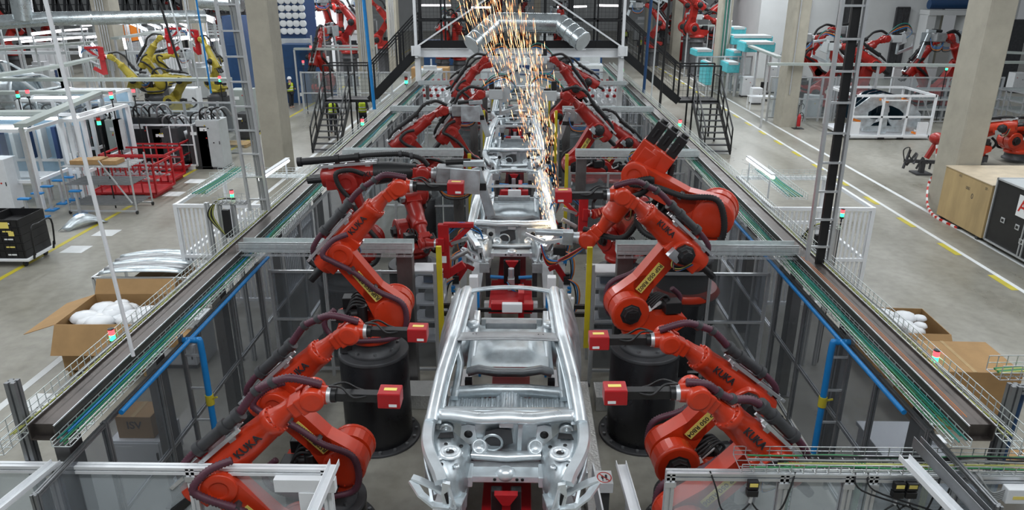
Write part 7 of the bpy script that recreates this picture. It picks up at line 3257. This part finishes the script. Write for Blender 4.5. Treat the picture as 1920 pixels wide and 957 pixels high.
# ------------------------------------------------------------------ turquoise wrapped machines, right middle
for k, (px0, px1, pyt, pyb, d, m_, lb) in enumerate((
        (1372, 1400, 52, 66, 53, 'light_grey', 'grey topped turquoise machine beyond the teal conduit column'),
        (1372, 1450, 68, 84, 50.6, 'sky_wrap', 'long turquoise wrapped machine right of the conduit column'),
        (1395, 1455, 80, 98, 47.5, 'sky_wrap', 'turquoise wrapped machine nearest the right fenced cell'),
        (1304, 1338, 94, 106, 48.5, 'sky_wrap', 'flat turquoise wrapped machine left of the conduit column'),
        (1322, 1338, 118, 160, 45, 'sky_wrap', 'turquoise panel behind the lower right stairs'),
        (1372, 1392, 96, 112, 48.6, 'sky_wrap', 'turquoise wrapped crate directly beside the conduit column'),
        (1362, 1388, 118, 137, 47, 'sky_wrap', 'turquoise panel inside the metal frame beyond the desk'))):
    a, b_ = aty(px0, pyb, d), aty(px1, pyt, d)
    t = thing('wrapped_machine', lb, 'machine', ((a.x + b_.x) / 2, d + .8, 0), world=True)
    mb = MB()
    mb.span((a.x, d, max(0.05, a.z)), (b_.x, d + 1.8, b_.z))
    mb.build('wrapping', m_ if k else 'sky_wrap', t, bevel=.05)
    mb = MB()
    mb.span((a.x + .1, d - .03, b_.z - .12), (b_.x - .1, d + 1.7, b_.z + .04))
    mb.build('top_sheet', 'light_grey', t)
    mb = MB()
    for x in (a.x + .15, b_.x - .15):
        mb.bar((x, d + .2, 0), (x, d + .2, max(.1, a.z)), .12)
    mb.build('feet', 'alu', t)
# desks, chair, printer towers
p = G(1424, 205)
t = thing('desk', 'white desk in the right hall beyond the stairs', 'desk', (p.x, p.y, 0))
mb = MB()
mb.span((-.7, -.35, .72), (.7, .35, .76))
mb.build('top', 'white_plastic', t)
for sx in (-.65, .65):
    for sy in (-.3, .3):
        mb = MB()
        mb.bar((sx, sy, 0), (sx, sy, .72), .04)
        mb.build('leg', 'white_paint', t)
p = G(1428, 192)
t = thing('office_chair', 'black office chair behind the white desk', 'chair', (p.x + .3, p.y + .6, 0))
mb = MB()
mb.box((0, 0, .48), (.48, .46, .08))
mb.build('seat', 'black', t, bevel=.03)
mb = MB()
mb.box((0, .24, .85), (.44, .06, .55))
mb.build('backrest', 'black', t, bevel=.03)
mb = MB()
mb.cyl((0, 0, .1), (0, 0, .45), .03)
for k in range(5):
    a = 2 * PI * k / 5
    mb.bar((0, 0, .1), (.3 * math.cos(a), .3 * math.sin(a), .05), .04)
mb.build('pedestal_base', 'black', t)
for px, py, w_, h_, lb in ((1400, 182, .7, 1.25, 'beige cabinet standing left of the office desk'), (1418, 196, .6, .95, 'white machine beside the office chair'),
                           (1450, 175, .75, 1.7, 'white switch cabinet in front of the fenced cell'), (1466, 150, .4, 1.9, 'narrow grey box cabinet against the concrete column')):
    p = G(px, py)
    cabinet((p.x, p.y + .3, 0), w_, .6, h_, lb, buttons=3)
p = G(1385, 165)
barrel((p.x, p.y, 0), 'steel drum with black bands beyond the lower right stairs', 'galv_dull')
p = G(1310, 138)
closed_box('cardboard_box', 'brown cardboard box on the floor behind the right stair railing', 'box', (p.x, p.y, 0), 1.4, 1.0, 1.0)
p = G(1278, 114)
cabinet((p.x, p.y, 0), 1.0, .4, 2.2, 'red fire equipment cabinet beside the distant column', m='tool_red', buttons=0)
cabinet((p.x + 1.0, p.y, 0), .5, .4, 2.3, 'narrow yellow cabinet right of the red fire cabinet', m='yellow_paint', buttons=0)

# ------------------------------------------------------------------ fenced cell of red robots behind the white rack
def px_fence(px0, px1, y, d2, h, n, label, pm='alu'):
    a, b_ = aty(px0, 200, d2), aty(px1, 200, d2)
    return fence_run((a.x, d2, 0), (b_.x, d2, 0), n, h, label, rails=(.2, h * .5), prof=.09, pane='pane', pm=pm)


px_fence(1440, 1560, 0, 38.2, 2.3, 5, 'fence of the red robot cell left of the black cable bundle')
px_fence(1565, 1870, 0, 38.2, 2.3, 9, 'fence of the red robot cell behind the white transport rack')
px_fence(570, 770, 0, 40.0, 2.3, 6, 'fence behind the left bridge stairs')
px_fence(1300, 1400, 0, 48.5, 2.4, 4, 'fence in front of the turquoise machines')
px_fence(0, 440, 0, 29.2, 2.3, 14, 'long fence of the yellow robot cell, left workshop')
px_fence(800, 1150, 0, 39.5, 2.4, 9, 'fence beyond the bridge across the line')
mb = MB()
a, b_ = aty(1675, 140, 44), aty(1755, 140, 44)
mb.span((a.x, 44, 0), (b_.x, 44.2, 2.2))
mb.span((a.x, 43.95, 2.16), (b_.x, 44.25, 2.24))
mb.span(((a.x + b_.x) / 2 - .04, 43.95, 0), ((a.x + b_.x) / 2 + .04, 44.0, 2.2))
single(mb, 'partition', 'white_plastic', 'white partition panels behind the fenced robot cell', 'partition')
for px0, px1, pyt, d, m_, nm, lb in ((1555, 1598, -20, 56.8, 'wall_dark', 'dock_opening', 'dark doorway in the white wall above the black cable bundle'),
                                     (1660, 1706, 14, 56.8, 'wall_dark', 'dock_door', 'dark steel double door with crossed braces in the white wall'),
                                     (1482, 1518, -10, 56.8, 'wall_dark', 'wall_opening', 'dark opening in the white wall beside the concrete column')):
    a, b_ = aty(px0, 140, d), aty(px1, pyt, d)
    t = thing(nm, lb, 'door', ((a.x + b_.x) / 2, d, 0), world=True)
    mb = MB()
    mb.span((a.x, d - .05, 0), (b_.x, d + .15, b_.z))
    mb.build('leaf', m_, t)
    mb = MB()
    for x in (a.x, (a.x + b_.x) / 2, b_.x):
        mb.bar((x, d - .08, 0), (x, d - .08, b_.z), .08)
    mb.bar((a.x, d - .08, b_.z), (b_.x, d - .08, b_.z), .1)
    if nm == 'dock_door':
        mb.bar((a.x, d - .08, b_.z * .55), (b_.x, d - .08, b_.z * .95), .04)
        mb.bar((a.x, d - .08, b_.z * .5), (b_.x, d - .08, b_.z * .1), .04)
        mb.bar((a.x, d - .08, b_.z * .5), (b_.x, d - .08, b_.z * .5), .05)
    mb.build('frame', 'dark_grey', t)
# dock door with rolled blue curtain
a, b_ = aty(1742, 8, 55.8), aty(1828, 8, 55.8)
t = thing('roller_door', 'open dock doorway with a blue rolled curtain on top', 'door', ((a.x + b_.x) / 2, 55.9, 0), world=True)
mb = MB()
mb.cyl((a.x, 55.8, a.z), (b_.x, 55.8, a.z), .33, n=18)
mb.build('curtain_roll', 'deep_blue', t)
mb = MB()
mb.span((a.x, 55.5, a.z - .75), (b_.x, 56.9, a.z - .4))
for x in (a.x + .3, b_.x - .3):
    mb.bar((x, 56.2, 0), (x, 56.2, a.z - .7), .6, 1.2)
mb.build('surround', 'wall_white', t)
mb = MB()
mb.span((a.x + .6, 58.5, 0), (b_.x - .6, 58.7, a.z - .4))
mb.build('back', 'concrete', t)
for k in range(7):
    mb = MB()
    mb.span((a.x + 1.5, 58.2, 1 + .6 * k), (b_.x - 1.6, 58.4, 1.1 + .6 * k))
    mb.build('louvre', 'wall_dark', t)
# generic things standing about, right of the big column and beyond
for i, (px, py, w_, h_, m_, lb) in enumerate(((1885, 160, 1.0, 2.1, 'sky_wrap', 'turquoise machine right of the big concrete column'), (1908, 175, .8, 1.3, 'white_plastic', 'white computer stand at the right edge'),
                                              (1898, 60, 2.0, 4.5, 'wall_dark', 'tall dark shelving at the right edge before the wall'), (1500, 140, .9, 1.8, 'light_grey', 'grey switch box cabinet right of the extinguisher column'),
                                              (1532, 225, .8, 1.2, 'light_grey', 'grey floor cabinet beside the fire extinguisher column'))):
    p = G(px, max(py, 62))
    if i == 2:
        p = V((aty(px, 60, 52).x, 52, 0))
    if i == 4:
        p = G(1525, 222)
    cabinet((p.x, p.y + .4, 0), w_, .7, h_, lb, m=m_, buttons=2)
for i, (px, py) in enumerate(((1880, 232), (1915, 240), (1722, 232))):
    p = G(px, py)
    X0, X1, Y0, Y1 = p.x - .2, p.x + 2.0, p.y, p.y + 1.1
    t = thing('wire_shelf', ('wire mesh shelf trolley just right of the big column', 'second wire mesh shelf trolley at the right edge', 'wire mesh shelf trolley left of the big column')[i], 'trolley',
              ((X0 + X1) / 2, (Y0 + Y1) / 2, 0), world=True)
    mb = MB()
    frame_box(mb, (X0, Y0, .1), (X1, Y1, 1.7), .025, mids=(.7, 1.2))
    mb.bar((X0, Y0, 1.6), (X0 + .8, Y0, .2), .04)
    mb.build('frame', 'alu', t)
    for z in (.7, 1.2, 1.66):
        mb = MB()
        for k in range(12):
            mb.bar((X0, Y0 + (Y1 - Y0) * k / 11, z), (X1, Y0 + (Y1 - Y0) * k / 11, z), .02)
        mb.build('shelf', 'tray_zinc', t)

# ------------------------------------------------------------------ racks of white parts beside the line end, and far machines (repeats)
def parts_stand(c, label, group, seed=0, first=[None]):
    if first[0] is None:
        t = thing('parts_stand', label, 'rack', c, group=group)
        mb = MB()
        frame_box(mb, (-1.0, -.5, .05), (1.0, .5, 1.5), .03, mids=(.7,))
        mb.build('frame', 'white_paint', t)
        for k in range(6):
            mb = MB()
            mb.box((-.8 + .32 * k, -.1, 1.0), (.14, .5, .75), rx=.2)
            mb.cyl((-.8 + .32 * k, -.3, 1.4), (-.8 + .32 * k, -.25, 1.75), .06, n=8)
            mb.build('white_part', 'white_plastic', t)
            mb = MB()
            mb.ball((-.8 + .32 * k, -.25, 1.8), .09, 8)
            mb.build('red_cap', 'tool_red', t)
        first[0] = t
        return t
    return dup(first[0], loc=c, label=label, group=group)


rnd = random.Random(11)
for side in (-1, 1):
    for k in range(8):
        y = 34.8 + 2.0 * (k // 2)
        x = (-2.6 - 2.3 * (k % 2)) if side < 0 else (2.4 + 2.3 * (k % 2))
        parts_stand((x, y, 0), 'white rack of upright white parts with red caps below the bridge', 'racks of capped white parts below the bridge')
# far machine cabinets, two looks, repeated with real instances
proto = None
GL = 'pale machine enclosure in the distant hall'
USED = []


def free(x, y, r=3.2):
    if any((x - a) ** 2 + (y - b_) ** 2 < r * r for a, b_ in USED):
        return False
    USED.append((x, y))
    return True


for i in range(64):
    side = rnd.choice((-1, 1, -1, 0))
    if side == -1:
        x, y = rnd.uniform(-58, -15), rnd.uniform(44, 100)
    elif side == 1:
        x, y = rnd.uniform(15, 24), rnd.uniform(60, 105)
    else:
        x, y = rnd.uniform(-7, 8), rnd.uniform(46, 108)
    if not free(x, y):
        continue
    if proto is None:
        t = proto = cabinet((x, y, 0), 2.2, 1.4, 2.3, GL, m='light_grey', name='machine_enclosure', group='pale machine enclosures in the distant hall', buttons=3)
        mb = MB()
        mb.box((.4, -.72, 1.5), (.9, .02, .7))
        mb.build('window', 'navy', t)
        mb = MB()
        mb.cyl((.9, 0, 2.3), (.9, 0, 3.1), .05)
        mb.box((-.3, 0, 2.45), (1.0, .8, .3))
        mb.build('roof_unit', 'alu', t)
    else:
        dup(proto, loc=(x, y, 0), rz=rnd.choice((0, 0, PI / 2)), scale=(rnd.uniform(.5, 1.3), 1, rnd.uniform(.6, 1.25)))
for i in range(44):
    side = rnd.choice((-1, 0, 1))
    x = {-1: rnd.uniform(-50, -16), 0: rnd.uniform(-7, 8), 1: rnd.uniform(15, 23)}[side]
    y = rnd.uniform(60, 105)
    if not free(x, y, 4.0):
        continue
    dup((rr, r2)[i % 2], loc=(x, y, rnd.uniform(.3, 1.4)), rz=rnd.uniform(0, 6.28), label='tiny red robot in the farthest part of the hall', group='farthest red robots')
for i in range(16):
    y = 42 + 4.2 * i
    x0_ = rnd.uniform(-54, -30)
    tray_line((x0_, y, 3.1), (x0_ + rnd.uniform(12, 22), y, 3.1), 'far grey cable tray over the left part of the hall', .35, .16, m='light_grey', group='far trays over the left hall')
for k, (px, d, h_, m_, lb) in enumerate(((1100, 62, 2.4, 'deep_blue', 'blue machine behind the bridge railing, right half'), (822, 66, 2.2, 'deep_blue', 'blue machine behind the bridge railing, left half'),
                                         (945, 58, 1.6, 'cardboard', 'stack of brown goods behind the sparks'), (805, 52, 1.3, 'cardboard', 'stack of brown goods at the left end of the bridge'),
                                         (238, 52, 1.1, 'orange_box', 'orange box under the far left tubes'), (221, 52, 1.1, 'orange_box', 'smaller orange box left of the first'))):
    x = aty(px, 60, d).x
    zb = 0 if k < 4 else 3.0
    t = cabinet((x, d, zb), 2.6 if k < 4 else 1.2, 1.2, h_, lb, m=m_, name='goods_stack' if k in (2, 3) else ('orange_crate' if k > 3 else 'blue_machine'), buttons=1)
# white car bodies in the far left line
for k, (px, py, d) in enumerate(((40, 140, 33.5), (-20, 140, 40))):
    dup(car0, loc=(aty(px, py, d).x, d, 1.2), rz=math.radians(82), label=('bare car body side-on at the far left edge under the grey beams', 'bare car body farther back at the left edge')[k])
for px, py, d, g_, r_, lb in ((413, 78 * 2, 30.5, True, True, 'signal light at the right end of the long grey tray'), (210, 188, 26, True, True, 'signal light over the black pillar unit'),
                              (187, 238, 22, True, False, 'green light at the lit booth corner'), (54, 184, 26, False, True, 'red light among the machines under the left trays'),
                              (35, 186, 26, True, False, 'green light among the machines under the left trays'), (252, 182, 27, False, True, 'red light by the black hoses'),
                              (583, 96, 42, False, True, 'red light right of the filter tower'), (569, 124, 40, False, True, 'amber red light above the drums near the worker'),
                              (745, 38, 58, True, False, 'green light behind the left bridge post'), (1774, 134, 38, True, False, 'green light on the fence of the red robot cell')):
    stack_light(aty(px, py, d), lb, 1.6, g_, r_)
# drums and units near the worker on the left
for k, (px, py, m_, lb) in enumerate(((570, 192, 'deep_blue', 'blue drum right of the worker with the white helmet'), (600, 186, 'black', 'black unit row beyond the worker with the helmet'),
                                      (622, 180, 'deep_blue', 'blue drum on a pallet behind the left stairs'))):
    p = G(px, py)
    if k == 1:
        cabinet((p.x, p.y + .5, 0), .8, .8, 1.5, lb, m='dark_grey', buttons=4)
    else:
        barrel((p.x, p.y, 0), lb, m_, .36, 1.05)
for px, py, h_, lb in ((608, 165, 2.1, 'white electrical cabinet in front of the red robot by the filter tower'), (584, 170, 1.6, 'white cabinet just right of the filter tower foot')):
    p = G(px, py)
    cabinet((p.x, p.y, 0), .9, .6, h_, lb, buttons=2)

# ================================================================== WELDING SPARKS
rnd = random.Random(21)
mb = MB()
P0 = aty(1027, 428, 14.2)
for i in range(820):
    f = rnd.random() ** .8                           # 0 at the weld, 1 high up
    tx, ty = 1027 - 20 * f - 97 * f * f + 26 * f * (1 - f), 428 - 440 * f
    spread = 9 + 62 * f
    px = tx + (rnd.uniform(-1, 1) * spread if rnd.random() < .6 else rnd.gauss(0, spread * .5))
    d = 14.2 + rnd.gauss(0, .25 + .35 * f)
    c = aty(px, ty + rnd.gauss(0, 10), d)
    L = (.03 + .17 * f * rnd.random()) * rnd.uniform(.5, 1.2)
    vx = (px - tx) / 430 * .9 + .03 * rnd.gauss(0, 1) - .20
    dr = V((vx, rnd.gauss(0, .1), 1)).normalized()
    mb.use('spark_hot' if rnd.random() < .5 else 'spark')
    r = rnd.uniform(.0022, .0052)
    a, b_ = c - dr * L, c + dr * L
    s1 = dr.orthogonal().normalized()
    s2 = dr.cross(s1)
    mb.add([a, c + s1 * r, c + s2 * r, c - s1 * r, c - s2 * r, b_], [(0, 1, 2), (0, 2, 3), (0, 3, 4), (0, 4, 1), (5, 2, 1), (5, 3, 2), (5, 4, 3), (5, 1, 4)])
single(mb, 'welding_sparks', None, 'fountain of glowing orange welding sparks rising over the second car body', 'sparks', kind='stuff', base=P0)
l = D.lights.new('weld_glow', 'POINT')
l.energy = 9
l.color = (1, .72, .45)
l.shadow_soft_size = .15
o = D.objects.new('weld_glow', l)
COL.objects.link(o)
o.location = P0 + V((0, -.1, .15))

# plinths under the yellow robots, a row of machine units before them, more tubes behind
for o in [o for o in COL.objects if o.get('category') == 'robot' and o.name.startswith('handling_robot') and o.location.z > 0.25]:
    z = o.location.z
    q = MB()
    q.lathe([(.55, 0), (.5, .05), (.5, z)], (0, 0, 0), n=16)
    q.v = [(v_[0] + o.location.x, v_[1] + o.location.y, v_[2]) for v_ in q.v]
    far = o.get('group') == 'farthest red robots'
    single(q, 'robot_plinth', 'dark_grey', 'dark plinth of a tiny red robot in the farthest hall' if far else 'dark plinth under the ' + ' '.join(o['label'].split()[:11]),
           'pedestal', 'plinths of the farthest robots' if far else None)
UN = ('dark machine unit with pale top left of the white cabinet', 'grey valve rack with thin pipes beside the black drum', 'black twin pillar unit below the long grey tray',
      'grey machine unit behind the rear lit booth', 'dark hydraulic unit at the left below the trays', 'pale machine unit at the far left below the trays', 'black control rack under the red light',
      'grey box unit behind the second tray, far left', 'dark pipe rack between cabinet and drums')
for k, (px, m_, w_, h_) in enumerate(((310, 'dark_grey', 1.0, 1.6), (392, 'light_grey', .9, 1.9), (275, 'black', 1.2, 2.0), (228, 'grey_cab', 1.1, 1.9), (120, 'dark_grey', 1.6, 1.7), (30, 'light_grey', 1.8, 1.8),
                                      (165, 'black', 1.2, 1.9), (75, 'grey_cab', 1.4, 2.0), (372, 'dark_grey', .8, 1.7))):
    x = aty(px, 200, 27.6).x
    t = cabinet((x, 27.6, 0), w_, .8, h_, UN[k], m=m_, buttons=5, name='machine_unit')
    for j in range(4):
        q = MB()
        xx = -w_ / 2 + w_ * (j + .5) / 4
        q.tube([(xx, -.2, h_), (xx + .1, -.3, h_ + .35), (xx + .35, -.2, h_ + .45), (xx + .5, 0, h_ + .1)], .035, 6)
        q.build('hose', ('black_rubber', 'galv_dull')[j % 2], t)
rnd = random.Random(4)
for k in range(22):
    x, y = rnd.uniform(-44, -17), rnd.uniform(44, 66)
    tube_lamp((x, y, 3.4), (x + .4, y + 2.4, 3.4), 'white fluorescent tube over the far left workshop', 'tubes over the far left workshop', .06, 'lamp_pink')
for k in range(9):
    x, y = -43 + 3.0 * k, 51 + 2.5 * (k % 3)
    q = MB()
    q.span((x, y, 0), (x + 2.2, y + .1, 2.6))
    q.span((x - .04, y - .05, 0), (x + .04, y + .12, 2.7))
    q.span((x, y - .06, 2.55), (x + 2.2, y + .1, 2.65))
    single(q, 'partition', 'white_plastic', 'white partition panel behind the yellow robots', 'partition', 'white partitions behind the yellow robots')

a, b_ = aty(583, 78, 63), aty(668, -10, 63)
q = MB()
q.span((a.x, 63, 0), (b_.x, 63.1, b_.z))
q.span((a.x, 62.9, 2.9), (b_.x, 63, 3.1))
single(q, 'partition', 'white_plastic', 'tall white screen added for brightness behind the red robots beyond the filter tower', 'partition')  # added white surface standing for the brightly lit area
hall_or_fill_lamp((a.x + b_.x) / 2, 57, 9.0, 3.0, 3.0, 500)  # lamp added to brighten the cell in front of the screen
a, b_ = aty(560, 175, 43.5), aty(700, 92, 43.5)
tray_line((a.x, 43.5, b_.z), (b_.x, 43.5, b_.z), 'grey beam under the red robots right of the filter tower', .3)
t = thing('pipe_stand', 'grey steel frame with vertical pipes in front of the bright cell', 'frame', ((a.x + b_.x) / 2, 44.5, 0), world=True)
for k in range(7):
    x = a.x + (b_.x - a.x) * k / 6
    q = MB()
    q.bar((x, 44.5, 0), (x, 44.5, 3.4 + (k % 3) * .5), .08)
    q.build('upright', 'light_grey', t)
q = MB()
q.bar((a.x, 44.5, 3.3), (b_.x, 44.5, 3.3), .1)
q.bar((a.x, 44.5, 1.6), (b_.x, 44.5, 1.6), .08)
q.build('crossbar', 'light_grey', t)

# drop helper properties
for o in D.objects:
    if '_w' in o:
        del o['_w']
